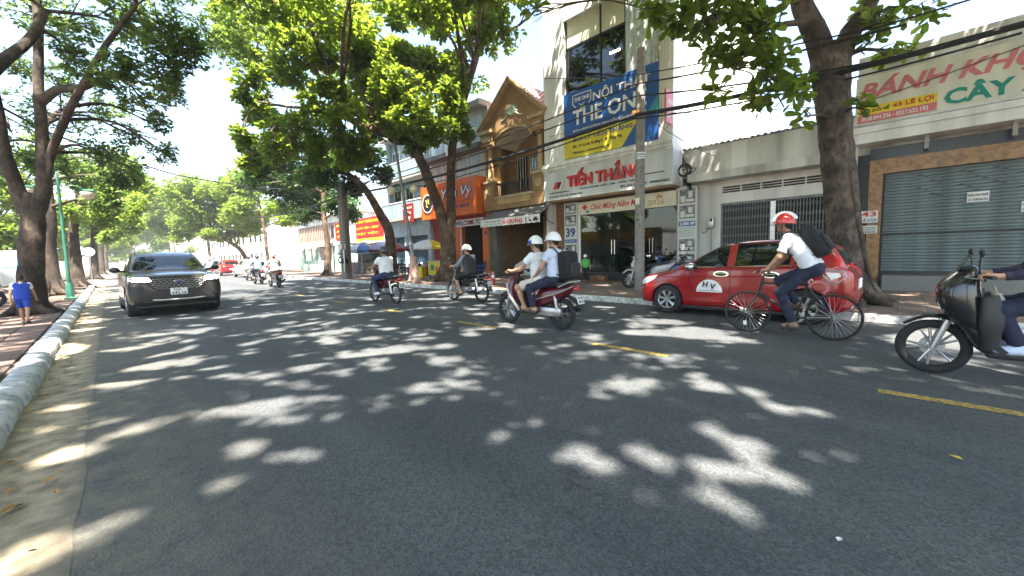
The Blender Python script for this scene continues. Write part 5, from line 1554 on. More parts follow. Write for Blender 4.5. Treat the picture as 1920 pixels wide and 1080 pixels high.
for (x, y, z, r) in ((8, 1, 8.6, 1.9), (6, -1, 9, 1.9), (9, -2.5, 8.6, 2), (12, -2, 8.5, 2.2), (14, 1, 9.5, 2.2), (12.5, 4, 9.6, 2), (9.5, 3.8, 9.2, 1.9), (6.8, 3.6, 9.6, 1.8), (11, 1.5, 10.5, 2.4), (11.2, 6.6, 10.8, 1.8), (8.3, 6.6, 10.6, 1.7), (4.6, 1.5, 9.8, 1.6), (13.2, 8.6, 11.8, 1.8)):
    t.blob((x, y, z), (r, r, r * .45), 150)
roof(t, 'T9')
t.done(.25, .14, per=9, up_bias=-.12, spread=.45, single=290)

# trees beside and behind the photographer, whose crowns roof the road
for (x, y, key, lab) in ((-2.4, 5.2, 'Lm', "left sidewalk tree arching over the road just outside the left picture edge"),
                         (-2.5, -5.0, 'L0', "tree behind the photographer on the left sidewalk"),
                         (11.4, -7.5, 'R0', "tree on the right sidewalk beyond the right picture edge")):
    bb = np.array((x, y, .1))
    t = Tree(lab, bb, "bark_dark", "leaf_broad")
    t.limb([bb, bb + (.1, .1, 3), bb + (.4, .2, 6), bb + (.6, .3, 8.4)], [.42, .33, .28, .18], flare=.3)
    for q in ROOF[key][::7]:
        t.limb([bb + (.3, .1, 5), (bb + np.array(q)) / 2 + (0, 0, 2.5), np.array(q)], [.14, .08, .03], "limb", n=8)
    roof(t, key)
    t.done(.24, .125, per=9)
# ------------------------------------------------------------------ vehicles
mat("paint_red", (.32, .003, .006), .25, var=0, coat=.9, spec=.5)
mat("paint_bronze", (.042, .034, .029), .28, metal=.4, var=0, coat=.9)
mat("paint_white", (.62, .62, .62), .35, var=0, coat=.5)
mat("paint_maroon", (.1, .006, .012), .3, var=0, coat=.7)
mat("paint_black", (.012, .012, .014), .25, var=0, coat=.8)
mat("paint_blue", (.02, .05, .22), .3, var=0, coat=.6)
mat("paint_grey", (.16, .17, .18), .35, var=0, coat=.5)
mat("plastic_black", (.02, .02, .021), .55, var=.1)
mat("tyre", (.022, .022, .022), .85, var=.2, scale=12)
mat("alloy", (.55, .56, .57), .3, metal=.85, var=.05)
mat("car_glass", (.006, .008, .009), .03, var=0, spec=.6)
mat("lamp_clear", (.7, .72, .72), .1, var=.1, scale=20, coat=1)
mat("lamp_lit", (1, .97, .9), .2, var=0, emit=6.0)
mat("lamp_red", (.45, .01, .01), .15, var=0, coat=1)
mat("lamp_amber", (.7, .22, .02), .2, var=0, coat=1)
mat("plate_white", (.72, .72, .7), .5, var=.05)
mat("silver_trim", (.55, .56, .57), .3, metal=.6, var=.05)
mat("seat_vinyl", (.02, .02, .022), .55, var=.15, bump=.1)
mat("rust_steel", (.16, .12, .09), .5, metal=.7, var=.3, scale=14)

def ring_sym(half, sub=4):
    """mirror a half section (x>=0, bottom to top) into a closed smooth ring"""
    h = catmull(half, sub)
    left = [(-p[0], p[1]) for p in h[::-1]]
    return [tuple(p) for p in h] + left[1:-1]
def body_loft(stations, sub=5):
    """stations: y, z bottom, half width, shoulder z, crown z, shoulder inset"""
    S = catmull(stations, sub)
    rings = []
    for (y, zb, wv, zs, zt, ins) in S:
        zm = zb + .38 * (zs - zb)
        half = [(0, zb), (wv * .5, zb), (wv * .86, zb + .005), (wv * .97, zb + .06), (wv * .998, zm), (wv * .992, zm + .5 * (zs - zm)), (wv * (1 - ins * .35), zs - .05), (wv * (1 - ins), zs), (wv * (1 - ins) * .6, zs + (zt - zs) * .75), (0, zt)]
        rings.append([(p[0], y, p[1]) for p in ring_sym(half)])
    return MB().loft(rings)
def cabin_loft(st, zlow, sub=6, lean=.3):
    """st: y, roof z, half width at the belt"""
    S = catmull(st, sub)
    rings = []
    for (y, zr, wb) in S:
        zt = max(zr, zlow + .12)
        wt = wb - (zt - zlow) * lean
        half = [(0, zlow), (wb * .98, zlow), (wb, zlow + .02), (wb - (zt - zlow) * .5 * lean, zlow + (zt - zlow) * .5), (wt + .012, zt - .1 * min(1, (zt - zlow) / .4)), (wt - .045, zt - .025), (wt * .6, zt), (0, zt + .012)]
        rings.append([(p[0], y, p[1]) for p in ring_sym(half)])
    return MB().loft(rings)
def car_wheel(parent, x, y, r, wd, side, spokes=7, name="wheel"):
    """tyre with rim, spokes and hub as its pieces; side = -1 left, 1 right"""
    w_ = wd / 2
    ty = MB().lathe([(r * .62, -w_), (r * .9, -w_ * 1.02), (r * .98, -w_ * .82), (r, -w_ * .5), (r, w_ * .5), (r * .98, w_ * .82), (r * .9, w_ * 1.02), (r * .62, w_), (r * .62, -w_)], (0, 0, 0), 'x', n=36)
    o = ty.build(name, "tyre", parent)
    o.location = (x, y, r)
    rm = MB().lathe([(r * .64, -w_ * .9), (r * .66, -w_), (r * .63, -w_ * 1.04), (r * .6, -w_ * .8), (r * .58, w_ * .5), (r * .2, w_ * .4), (0, w_ * .4)], (0, 0, 0), 'x', n=36)
    rm.v = [(p[0] * (-side), p[1], p[2]) for p in rm.v]
    rm.build("rim", "iron_dark", o)
    sp = MB()
    for k in range(spokes):
        a = 2 * PI * k / spokes + .2
        for d in (-.09, .09):
            p0 = (side * w_ * .78, r * .1 * math.cos(a), r * .1 * math.sin(a)); p1 = (side * w_ * .86, r * .61 * math.cos(a + d), r * .61 * math.sin(a + d))
            sp.tube([p0, ((p0[0] + p1[0]) / 2 + side * .008, (p0[1] + p1[1]) / 2, (p0[2] + p1[2]) / 2), p1], [r * .075, r * .06, r * .07], 6)
    sp.lathe([(0, 0), (r * .13, 0), (r * .15, -.02), (r * .15, -.05)], (0, 0, 0), 'x', n=14)
    k0 = len(sp.v) - 14 * 4
    sp.v = sp.v[:k0] + [((p[0] + w_ * .95) * side if side > 0 else -(p[0] + w_ * .95), p[1], p[2]) for p in sp.v[k0:]]
    sp.lathe([(r * .58, side * w_ * .8), (r * .62, side * w_ * 1.0), (r * .655, side * w_ * 1.03), (r * .66, side * w_ * .9)], (0, 0, 0), 'x', n=36)
    sp.build("spokes", "alloy", o)
    return o
def strip_on(bvh, pts, dr, rad, off=.0, n=5):
    """thin tube following a body surface"""
    out = []
    for p in pts:
        p = Vector(p); d = Vector(dr).normalized(); best = None
        for b_ in bvh:
            h = b_.ray_cast(p - d * 4, d, 10)
            if h[0] is not None and (best is None or h[3] < best[3]): best = h
        if best is not None: out.append(tuple(best[0] - d * off))
    return MB().tube(out, rad, n) if len(out) > 1 else MB()
def lin(a, b_, n=8):
    return [tuple(np.array(a, float) + (np.array(b_, float) - np.array(a, float)) * i / n) for i in range(n + 1)]
def pathpts(pts, n=6):
    out = []
    for a, b_ in zip(pts[:-1], pts[1:]): out += lin(a, b_, n)[:-1]
    return out + [tuple(pts[-1])]

def make_taxi(loc, rotz):
    t = thing("taxi", "parked red hatchback taxi with a white HV half circle on its door", "car", loc, rotz)
    st = [(1.885, .3, .5, .64, .66, .08), (1.875, .24, .64, .71, .735, .08), (1.82, .21, .725, .755, .785, .09), (1.7, .2, .785, .79, .83, .11), (1.45, .185, .812, .845, .895, .12), (1.15, .175, .825, .9, .965, .11), (.85, .175, .83, .945, 1.01, .08), (.4, .175, .83, .965, 1.03, .06), (-.2, .175, .83, .985, 1.04, .06), (-.8, .175, .83, 1.005, 1.06, .06), (-1.2, .18, .828, 1.02, 1.07, .07),
          (-1.5, .2, .812, 1.015, 1.07, .08), (-1.7, .24, .775, .985, 1.03, .1), (-1.82, .3, .7, .93, .97, .12), (-1.875, .38, .56, .85, .88, .14)]
    body = body_loft(st).build("body", "paint_red", t, ang=60)
    cab = cabin_loft([(1.0, .98, .7), (.85, 1.05, .725), (.6, 1.21, .745), (.3, 1.37, .75), (.05, 1.455, .752), (-.3, 1.5, .752), (-.7, 1.505, .75), (-1.1, 1.48, .74), (-1.4, 1.42, .725), (-1.56, 1.35, .7), (-1.68, 1.18, .66), (-1.76, 1.02, .6)], .93).build("roof", "paint_red", t, ang=60)
    arches = []
    for y in (1.2, -1.225):
        for s in (-1, 1): arches.append(MB().cyl((s * .5, y, .305), (s * 1.1, y, .305), .345, n=40))
    cut_with(body, arches)
    bv = bvh_of(body, cab)
    Lf = dict(o=(-3, 0, 0), e1=(0, 1, 0), e2=(0, 0, 1), dr=(1, 0, 0)); Rt = dict(o=(3, 0, 0), e1=(0, 1, 0), e2=(0, 0, 1), dr=(-1, 0, 0))
    fw = [(.74, 1.0), (.04, 1.015), (.02, 1.425), (.14, 1.4), (.3, 1.335), (.56, 1.16)]
    rwn = [(-.1, 1.02), (-.98, 1.045), (-1.0, 1.385), (-.7, 1.435), (-.12, 1.435)]
    qw = [(-1.05, 1.05), (-1.4, 1.1), (-1.3, 1.26), (-1.07, 1.36)]
    for sd_ in (Lf, Rt):
        for nm, pl in (("front_side_window", fw), ("rear_side_window", rwn), ("quarter_window", qw)):
            project(bv, pl, **sd_, off=.006, thick=.01, name=nm, m="car_glass", parent=t)
    s = -1
    strip_on(bv, lin((0, .78, .985), (0, -1.0, 1.03), 24), (1, 0, 0), .009, .004).build("belt_trim", "chrome", t)
    strip_on(bv, pathpts([(0, .78, 1.0), (0, .56, 1.18), (0, .3, 1.355), (0, .05, 1.45), (0, -.7, 1.455), (0, -1.02, 1.4)], 8), (1, 0, 0), .012, .003).build("window_seal", "plastic_black", t)
    seams = [[(0, .62, .26), (0, .66, .6), (0, .74, .98)], [(0, -.06, .22), (0, -.05, .6), (0, -.04, 1.01)], [(0, -.82, .3), (0, -.9, .55), (0, -1.02, .75), (0, -1.02, 1.03)], [(0, .62, .255), (0, -.78, .255)]]
    for sm in seams:
        strip_on(bv, pathpts(sm, 12), (1, 0, 0), .0065, -.001, 4).build("door_seam", "plastic_black", t)
    strip_on(bv, pathpts([(0, 1.3, .78), (0, .6, .8), (0, -.4, .83), (0, -1.3, .88)], 14), (1, 0, 0), .012, -.004, 6).build("body_crease", "paint_red", t)
    for y in (.12, -.72):
        project(bv, circle(y, .865, .14, .058, 20), **Lf, off=.006, thick=.008, grid=.04, name="handle_surround", m="chrome", parent=t)
        hd = project(bv, circle(y, .865, .11, .04, 18), **Lf, off=.011, grid=.04, name="door_handle", m="plastic_black", parent=t)
        strip_on(bv, lin((0, y - .1, .872), (0, y + .1, .872), 6), (1, 0, 0), .014, .028, 6).build("grip", "chrome", t)
    project(bv, circle(.33, .5, .25, .25, 22, 0, PI), **Lf, off=.006, grid=.05, name="door_sticker", m="ink_white", parent=t)
    for ch, y, z in (("H", .46, .6), ("V", .3, .56)):
        # letters laid a little proud of the door
        text(ch, "ink_black", t, (-.846, y, z), (0, -1, 0), (0, 0, 1), None, .11, shear=.2, bold=.03, depth=.006)
    strip_on(bv, lin((0, .55, .53), (0, .1, .53), 8), (1, 0, 0), .004, .006, 4).build("sticker_line", "ink_black", t)
    project(bv, circle(-1.42, .66, .15, .13, 20), **Lf, off=.006, grid=.05, name="fender_sticker", m="sign_pink", parent=t)
    project(bv, circle(-1.42, .66, .1, .085, 16), **Lf, off=.009, grid=.05, name="sticker_core", m="paint_red", parent=t)
    for k, m_ in enumerate(("ink_white", "ink_black", "sign_yellow")):
        strip_on(bv, lin((0, -1.16 - .02 * k, .93 - .02 * k), (0, -1.34 - .02 * k, .78 - .02 * k), 6), (1, 0, 0), .011, .004, 4).build("stripe", m_, t)
    # lamps
    project(bv, [(1.42, .82), (1.7, .76), (1.83, .69), (1.82, .6), (1.68, .63), (1.5, .73)], **Lf, off=.008, thick=.01, grid=.05, name="headlight", m="lamp_clear", parent=t)
    project(bv, [(-1.38, .97), (-1.74, .95), (-1.78, .84), (-1.66, .72), (-1.55, .74)], **Lf, off=.008, thick=.01, grid=.05, name="tail_lamp", m="lamp_red", parent=t)
    strip_on(bv, pathpts([(0, -1.4, .955), (0, -1.73, .935), (0, -1.76, .85), (0, -1.65, .74), (0, -1.56, .76), (0, -1.4, .955)], 6), (1, 0, 0), .012, .008, 4).build("lamp_outline", "silver_trim", t)
    project(bv, [(-1.5, .92), (-1.68, .91), (-1.7, .85), (-1.58, .8)], **Lf, off=.011, thick=.0, grid=.05, name="reversing_lamp", m="lamp_clear", parent=t)
    for s in (-1, 1):
        mr = MB().ell((s * .95, .66, 1.01), (.1, .115, .08), 16, 10, (0, 0, s * .2)).build("wing_mirror", "chrome", t)
        MB().tube([(s * .76, .66, .96), (s * .88, .63, .975)], .022, 6).build("mirror_stalk", "plastic_black", mr)
        MB().ell((s * .945, .6, 1.01), (.08, .085, .062), 12, 8).build("mirror_glass", "car_glass", mr)
    Fr = dict(o=(0, 4, 0), e1=(1, 0, 0), e2=(0, 0, 1), dr=(0, -1, 0)); Rr = dict(o=(0, -4, 0), e1=(1, 0, 0), e2=(0, 0, 1), dr=(0, 1, 0))
    project(bv, [(-.6, 1.04), (.6, 1.04), (.5, 1.4), (-.5, 1.4)], **Fr, off=.006, thick=.008, name="windscreen", m="car_glass", parent=t)
    project(bv, [(-.5, 1.06), (.5, 1.06), (.47, 1.3), (-.47, 1.3)], **Rr, off=.006, thick=.008, name="rear_window", m="car_glass", parent=t)
    project(bv, [(-.42, .3), (.42, .3), (.5, .48), (-.5, .48)], **Fr, off=.006, thick=.01, name="grille", m="plastic_black", parent=t)
    project(bv, [(-.24, .62), (.24, .62), (.24, .78), (-.24, .78)], **Rr, off=.008, thick=.01, name="number_plate", m="plate_white", parent=t)
    MB().rbox((0, -1.83, .46), (1.2, .1, .2), .04).build("rear_bumper", "paint_red", t)
    MB().box(-.78, .78, -1.6, 1.55, .14, .2).build("underbody", "plastic_black", t)
    for x in (-.82, .82):
        MB().rbox((x * .985, -.02, .18), (.05, 1.7, .05), .015).build("sill_trim", "plastic_black", t)
    MB().tube([(.1, -.9, 1.5), (.1, -1.15, 1.62)], .006, 5).build("aerial", "plastic_black", t)
    for y in (1.2, -1.225):
        for s in (-1, 1):
            car_wheel(t, s * .735, y, .305, .19, s, 7)
            MB().cyl((s * .48, y, .305), (s * .66, y, .305), .34, n=24).build("wheel_well", "plastic_black", t)
    return t

def make_suv(loc, rotz):
    t = thing("suv", "dark bronze oncoming SUV with lit headlights and a hexagon mesh grille", "car", loc, rotz)
    st = [(2.31, .46, .62, .86, .88, .08), (2.295, .4, .76, .94, .97, .08), (2.24, .34, .86, .985, 1.03, .08), (2.1, .3, .92, 1.02, 1.08, .09), (1.7, .28, .955, 1.05, 1.13, .1), (1.2, .27, .962, 1.07, 1.15, .09), (.9, .27, .965, 1.08, 1.16, .07), (0, .27, .965, 1.09, 1.16, .06), (-1.2, .28, .965, 1.11, 1.17, .06), (-1.9, .32, .93, 1.1, 1.15, .08), (-2.2, .42, .84, 1.05, 1.1, .1), (-2.3, .55, .7, .98, 1.0, .1)]
    body = body_loft(st).build("body", "paint_bronze", t, ang=60)
    cab = cabin_loft([(1.2, 1.13, .8), (1.0, 1.2, .83), (.7, 1.38, .85), (.4, 1.54, .855), (.15, 1.63, .86), (-.3, 1.675, .86), (-.9, 1.67, .855), (-1.5, 1.62, .84), (-1.85, 1.52, .8), (-2.05, 1.3, .75), (-2.15, 1.12, .7)], 1.05, lean=.3).build("roof", "paint_bronze", t, ang=60)
    cut_with(body, [MB().cyl((s * .55, y, .36), (s * 1.3, y, .36), .42, n=40) for y in (1.4, -1.33) for s in (-1, 1)])
    bv = bvh_of(body, cab)
    Fr = dict(o=(0, 4, 0), e1=(1, 0, 0), e2=(0, 0, 1), dr=(0, -1, 0))
    project(bv, [(-.74, 1.175), (.74, 1.175), (.6, 1.585), (-.6, 1.585)], **Fr, off=.006, thick=.01, grid=.08, name="windscreen", m="car_glass", parent=t)
    for s in (-1, 1):
        sd_ = dict(o=(s * 3, 0, 0), e1=(0, 1, 0), e2=(0, 0, 1), dr=(-s, 0, 0))
        project(bv, [(.86, 1.14), (.05, 1.15), (.05, 1.56), (.3, 1.52), (.6, 1.34)], **sd_, off=.006, thick=.01, name="side_window", m="car_glass", parent=t)
        project(bv, [(-.05, 1.15), (-.95, 1.17), (-.95, 1.57), (-.05, 1.58)], **sd_, off=.006, thick=.01, name="side_window", m="car_glass", parent=t)
        project(bv, [(-1.02, 1.17), (-1.6, 1.22), (-1.45, 1.5), (-1.02, 1.56)], **sd_, off=.006, thick=.01, name="side_window", m="car_glass", parent=t)
        MB().tube(catmull([(s * .62, .2, 1.64), (s * .66, 0, 1.69), (s * .66, -1.2, 1.69), (s * .62, -1.5, 1.63)], 5), .018, 6).build("roof_rail", "silver_trim", t)
        project(bv, [(s * .5, .895), (s * .56, .985), (s * .74, 1.0), (s * .895, .99), (s * .9, .93), (s * .8, .9)], **Fr, off=.01, thick=.02, grid=.06, name="headlight", m="lamp_lit", parent=t)
        project(bv, [(s * .56, .885), (s * .9, .905), (s * .9, .86), (s * .6, .84)], **Fr, off=.006, thick=.01, grid=.06, name="lamp_housing", m="plastic_black", parent=t)
        iv = project(bv, [(s * .66, .78), (s * .9, .8), (s * .91, .55), (s * .78, .5), (s * .68, .56)], **Fr, off=.008, thick=.01, grid=.06, name="air_intake", m="plastic_black", parent=t)
        project(bv, [(s * .74, .7), (s * .86, .71), (s * .86, .66), (s * .75, .655)], **Fr, off=.014, thick=.01, grid=.06, name="fog_lamp", m="iron_dark", parent=t)
        mr = MB().ell((s * 1.07, .78, 1.19), (.11, .08, .075), 14, 9, (0, 0, -s * .25)).build("wing_mirror", "plastic_black", t)
        MB().tube([(s * .84, .82, 1.14), (s * 1.0, .8, 1.17)], .03, 6).build("mirror_stalk", "plastic_black", mr)
        MB().rbox((s * .955, 0, .3), (.06, 2.1, .1), .02).build("sill_cladding", "plastic_black", t)
        for y in (1.4, -1.33):
            car_wheel(t, s * .84, y, .36, .225, s, 5)
            MB().cyl((s * .5, y, .36), (s * .72, y, .36), .41, n=24).build("wheel_well", "plastic_black", t)
    gp = [(-.6, .86), (-.5, .955), (.5, .955), (.6, .86), (.44, .68), (-.44, .68)]
    gr = project(bv, gp, **Fr, off=.006, thick=.015, grid=.07, name="grille", m="plastic_black", parent=t)
    gm = MB()
    for r in range(6):
        z = .7 + .048 * r
        half = np.interp(z, [.68, .86, .955], [.42, .57, .48])
        nn = 10
        pts = [(-half + 2 * half * i / (2 * nn), 0, z + (.02 if (i + r) % 2 else -.006)) for i in range(2 * nn + 1)]
        s_ = strip_on(bv, pts, (0, -1, 0), .0105, .012, 4)
        gm.add(s_.v, s_.f)
    gm.build("mesh_bars", mat("mesh_grey", (.36, .35, .33), .35, metal=.6, var=0), gr)
    strip_on(bv, pathpts([(p[0], 0, p[1]) for p in gp + gp[:1]], 5), (0, -1, 0), .012, .008, 5).build("grille_surround", "iron_dark", gr)
    e = strip_on(bv, [(0, 0, .885), (.001, 0, .885)], (0, -1, 0), .01)
    y0 = e.v[0][1] if e.v else 2.3
    MB().ell((0, y0 + .03, .885), (.085, .012, .036), 18, 8).build("badge_rim", "chrome", gr)
    MB().ell((0, y0 + .037, .885), (.068, .012, .027), 18, 8).build("badge", "paint_blue", gr)
    project(bv, [(-.72, .42), (.72, .42), (.62, .6), (-.62, .6)], **Fr, off=.006, thick=.01, grid=.08, name="lower_grille", m="plastic_black", parent=t)
    MB().tube(catmull([(-.66, 2.24, .46), (-.4, 2.32, .43), (0, 2.335, .425), (.4, 2.32, .43), (.66, 2.24, .46)], 5), .022, 6).build("skid_trim", "silver_trim", t)
    strip_on(bv, pathpts([(-.78, 0, 1.03), (-.45, 0, 1.0), (.45, 0, 1.0), (.78, 0, 1.03)], 6), (0, -1, 0), .005, 0, 4).build("bonnet_seam", "plastic_black", t)
    pl = MB().rbox((0, 2.345, .63), (.34, .012, .17), .006).build("number_plate", "plate_white", t)
    text("72A", "ink_black", pl, (.11, 2.3525, .64), (-1, 0, 0), (0, 0, 1), .16, .06, bold=.02, depth=.003)
    text("642.16", "ink_black", pl, (.145, 2.3525, .56), (-1, 0, 0), (0, 0, 1), .29, .06, bold=.02, depth=.003)
    MB().box(-.8, .8, -2.0, 2.1, .24, .32).build("underbody", "plastic_black", t)
    for s in (-1, 1):
        MB().tube([(s * .1, 1.0, 1.2), (s * .45, .93, 1.25)], .012, 5).build("wiper", "plastic_black", t)
    for (x, m_) in ((-.36, "cloth_white"), (.36, "cloth_pale_blue")):
        pass
    return t

# ---- two wheelers
def bike_wheel(parent, name, c, r, tw, kind, nsp=18, rimcol="alloy"):
    ty = MB().lathe([(r - tw + tw * math.cos(a), tw * .85 * math.sin(a)) for a in np.linspace(0, 2 * PI, 11)], (0, 0, 0), 'x', n=40)
    o = ty.build(name, "tyre", parent)
    o.location = c
    ri = r - tw * 1.75
    rm = MB().lathe([(ri, -tw * .5), (ri + tw * .5, -tw * .7), (ri + tw * .5, tw * .7), (ri, tw * .5), (ri - tw * .2, 0), (ri, -tw * .5)], (0, 0, 0), 'x', n=40)
    rm.build("rim", rimcol, o)
    hb = MB().cyl((-.05, 0, 0), (.05, 0, 0), .032 if kind != 'bike' else .02, n=12)
    if kind != 'bike':
        hb.lathe([(.04, .06), (.1, .06), (.1, .052), (.04, .052)], (0, 0, 0), 'x', n=20)
    hb.build("hub", "steel", o)
    sp = MB()
    if kind == 'alloy':
        for k in range(5):
            a = 2 * PI * k / 5
            for d in (-.18, .18):
                sp.tube([(0, .03 * math.cos(a), .03 * math.sin(a)), (0, ri * math.cos(a + d), ri * math.sin(a + d))], [.014, .011], 6)
    else:
        for k in range(nsp):
            a = 2 * PI * k / nsp; s = -1 if k % 2 else 1
            sp.tube([(s * .028, .02 * math.cos(a + s * 1.2), .02 * math.sin(a + s * 1.2)), (0, ri * math.cos(a), ri * math.sin(a))], .0028 if kind != 'bike' else .0022, 4)
    sp.build("spokes", "steel" if kind != 'alloy' else rimcol, o)
    return o
def handlebar(t, y, z, mirrors=True, wide=.34, col="plastic_black"):
    hb = MB().tube(catmull([(-wide, y - .1, z), (-.2, y - .03, z + .02), (0, y, z + .01), (.2, y - .03, z + .02), (wide, y - .1, z)], 4), .013, 7).build("handlebar", "iron_dark", t)
    for s in (-1, 1):
        MB().tube([(s * (wide - .12), y - .07, z + .005), (s * (wide + .01), y - .105, z)], .019, 8).build("grip", "plastic_black", hb)
        MB().tube(catmull([(s * .2, y + .0, z + .01), (s * .29, y + .07, z), (s * .35, y + .0, z - .01)], 4), .006, 5).build("lever", "steel", hb)
        if mirrors:
            m_ = MB().tube(catmull([(s * .2, y - .03, z + .02), (s * .24, y - .02, z + .12), (s * .3, y - .02, z + .2)], 4), .006, 5)
            m_.ell((s * .33, y - .02, z + .23), (.06, .02, .042), 12, 8)
            m_.build("mirror", "plastic_black", hb)
def plate_on(t, y, z, tilt=.25, txt=("72-K1", "286.41")):
    p = MB().rbox((0, 0, 0), (.19, .008, .14), .004)
    o = p.build("number_plate", "plate_white", t)
    o.location = (0, y, z); o.rotation_euler = (-tilt, 0, 0)
    for k, s in enumerate(txt):
        text(s, "ink_black", o, (-.08, -.006, .012 - .06 * k), (1, 0, 0), (0, 0, 1), .16, .045, bold=.02, depth=.002)
def make_scooter(label, loc, rotz, paint, trim="plastic_black", group=None, plate=("72-E1", "543.27"), edge="silver_trim", bulk=False):
    """step-through automatic scooter, forward +Y, wheelbase 1.27"""
    t = thing("scooter", label, "scooter", loc, rotz, group)
    bike_wheel(t, "front_wheel", (0, .655, .285), .285, .045, 'alloy')
    bike_wheel(t, "rear_wheel", (0, -.615, .285), .285, .05, 'alloy', rimcol="iron_dark")
    for s in (-1, 1):
        MB().tube([(s * .075, .655, .285), (s * .07, .56, .58)], [.024, .03], 8).build("fork_leg", "steel", t)
    MB().tube([(0, .55, .6), (0, .42, .96)], .03, 8).build("steering_column", "iron_dark", t)
    MB().sweep([(0, .36, .42, .05, .012, .9), (0, .44, .52, .062, .02, .7), (0, .58, .605, .066, .026, .2), (0, .74, .6, .062, .024, -.25), (0, .88, .51, .045, .014, -.8)], n=14, e=2.2).build("front_fender", paint, t)
    # leg shield and front cowl
    MB().sweep([(0, .24, .27, .17, .05, 1.1), (0, .33, .36, .2, .06, 1.2), (0, .42, .55, .22, .07, 1.28), (0, .47, .72, .2, .085, 1.3), (0, .47, .86, .15, .08, 1.35), (0, .45, .96, .09, .05, 1.4)], n=22, e=2.6).build("front_apron", paint, t)
    MB().sweep([(0, .22, .32, .17, .02, 1.25), (0, .31, .55, .18, .025, 1.28), (0, .36, .75, .16, .03, 1.3), (0, .36, .9, .1, .03, 1.35)], n=16).build("inner_leg_shield", trim, t)
    if bulk:
        MB().sweep([(0, .36, .5, .22, .1, 1.3), (0, .45, .66, .26, .14, 1.35), (0, .5, .84, .27, .16, 1.35), (0, .5, .98, .24, .15, 1.3), (0, .47, 1.08, .16, .1, 1.25), (0, .45, 1.13, .07, .04, 1.2)], n=22, e=2.6).build("front_cowl", paint, t)
        MB().sweep([(0, .56, .98, .14, .012, 1.2), (0, .5, 1.12, .12, .012, 1.0), (0, .44, 1.24, .09, .008, 1.0)], n=12).build("wind_deflector", "car_glass", t)
        for s in (-1, 1):
            MB().sweep([(s * .2, .3, .34, .06, .05, 1.2), (s * .23, .3, .6, .07, .09, 1.3), (s * .22, .32, .85, .05, .06, 1.35)], n=12).build("knee_panel", trim, t)
    hl = MB().ell((0, .6 if bulk else .54, .8 if bulk else .77), (.09, .05, .085), 16, 10, (.3, 0, 0)).build("headlight", "car_glass" if bulk else "lamp_clear", t)
    for s in (-1, 1):
        MB().ell((s * .13, .51, .74), (.045, .05, .06), 10, 7).build("indicator", "lamp_amber", t)
        MB().prism([(.22, .3), (.46, .56), (.52, .8), (.49, .82), (.42, .58), (.18, .33)], 'x', s * .205, s * .225).build("apron_edge", edge, t, smooth=False)
    MB().sweep([(0, .33, 1.0, .1, .03, .2), (0, .4, 1.03, .13, .05, .1), (0, .47, 1.02, .11, .045, -.1), (0, .52, .99, .06, .02, -.2)], n=16).build("handlebar_cover", paint, t)
    handlebar(t, .42, 1.03)
    MB().rbox((0, .08, .285), (.36, .46, .07), .025).build("footboard", trim, t)
    MB().sweep([(0, -.05, .42, .13, .13, .2), (0, -.18, .54, .155, .17, .05), (0, -.38, .6, .165, .15, 0), (0, -.62, .65, .15, .115, .05), (0, -.82, .73, .1, .07, .2), (0, -.92, .79, .05, .03, .25)], n=22, e=2.8).build("rear_body", paint, t)
    for s in (-1, 1):
        MB().tube(catmull([(s * .165, -.12, .52), (s * .175, -.4, .6), (s * .155, -.7, .69), (s * .08, -.9, .79)], 4), .012, 5).build("body_trim", "silver_trim", t)
    MB().sweep([(0, .02, .71, .09, .03, .2), (0, -.12, .755, .13, .045, 0), (0, -.35, .765, .145, .045, -.05), (0, -.5, .8, .14, .045, .15), (0, -.7, .82, .125, .04, .05), (0, -.84, .83, .07, .02, 0)], n=18, e=3).build("seat", "seat_vinyl", t)
    MB().tube(catmull([(-.12, -.62, .76), (-.15, -.85, .85), (0, -.97, .87), (.15, -.85, .85), (.12, -.62, .76)], 5), .014, 6).build("grab_rail", "silver_trim", t)
    MB().ell((0, -.92, .74), (.09, .03, .045), 12, 8).build("tail_lamp", "lamp_red", t)
    MB().sweep([(0, -.75, .6, .08, .015, .3), (0, -.92, .53, .085, .014, .9), (0, -1.0, .42, .08, .008, 1.2)], n=12).build("rear_mudguard", "plastic_black", t)
    plate_on(t, -1.0, .55, .3, plate)
    MB().rbox((-.1, -.42, .32), (.1, .52, .17), .05).build("engine_case", "steel", t)
    MB().cyl((.1, -.3, .31), (.2, -.3, .31), .09, n=16).build("fan_cover", "plastic_black", t)
    MB().tube(catmull([(.14, -.2, .25), (.17, -.4, .26), (.18, -.55, .3), (.19, -.88, .38)], 4), np.interp(np.linspace(0, 1, 13), [0, .4, .5, 1], [.02, .022, .055, .05]), 10).build("exhaust", "iron_dark", t)
    MB().tube([(-.12, -.6, .32), (-.13, -.55, .62)], .03, 8).build("rear_shock", "steel", t)
    for s in (-1, 1):
        MB().tube([(s * .14, -.2, .3), (s * .24, -.22, .3)], .014, 6).build("footpeg", "iron_dark", t)
    return t
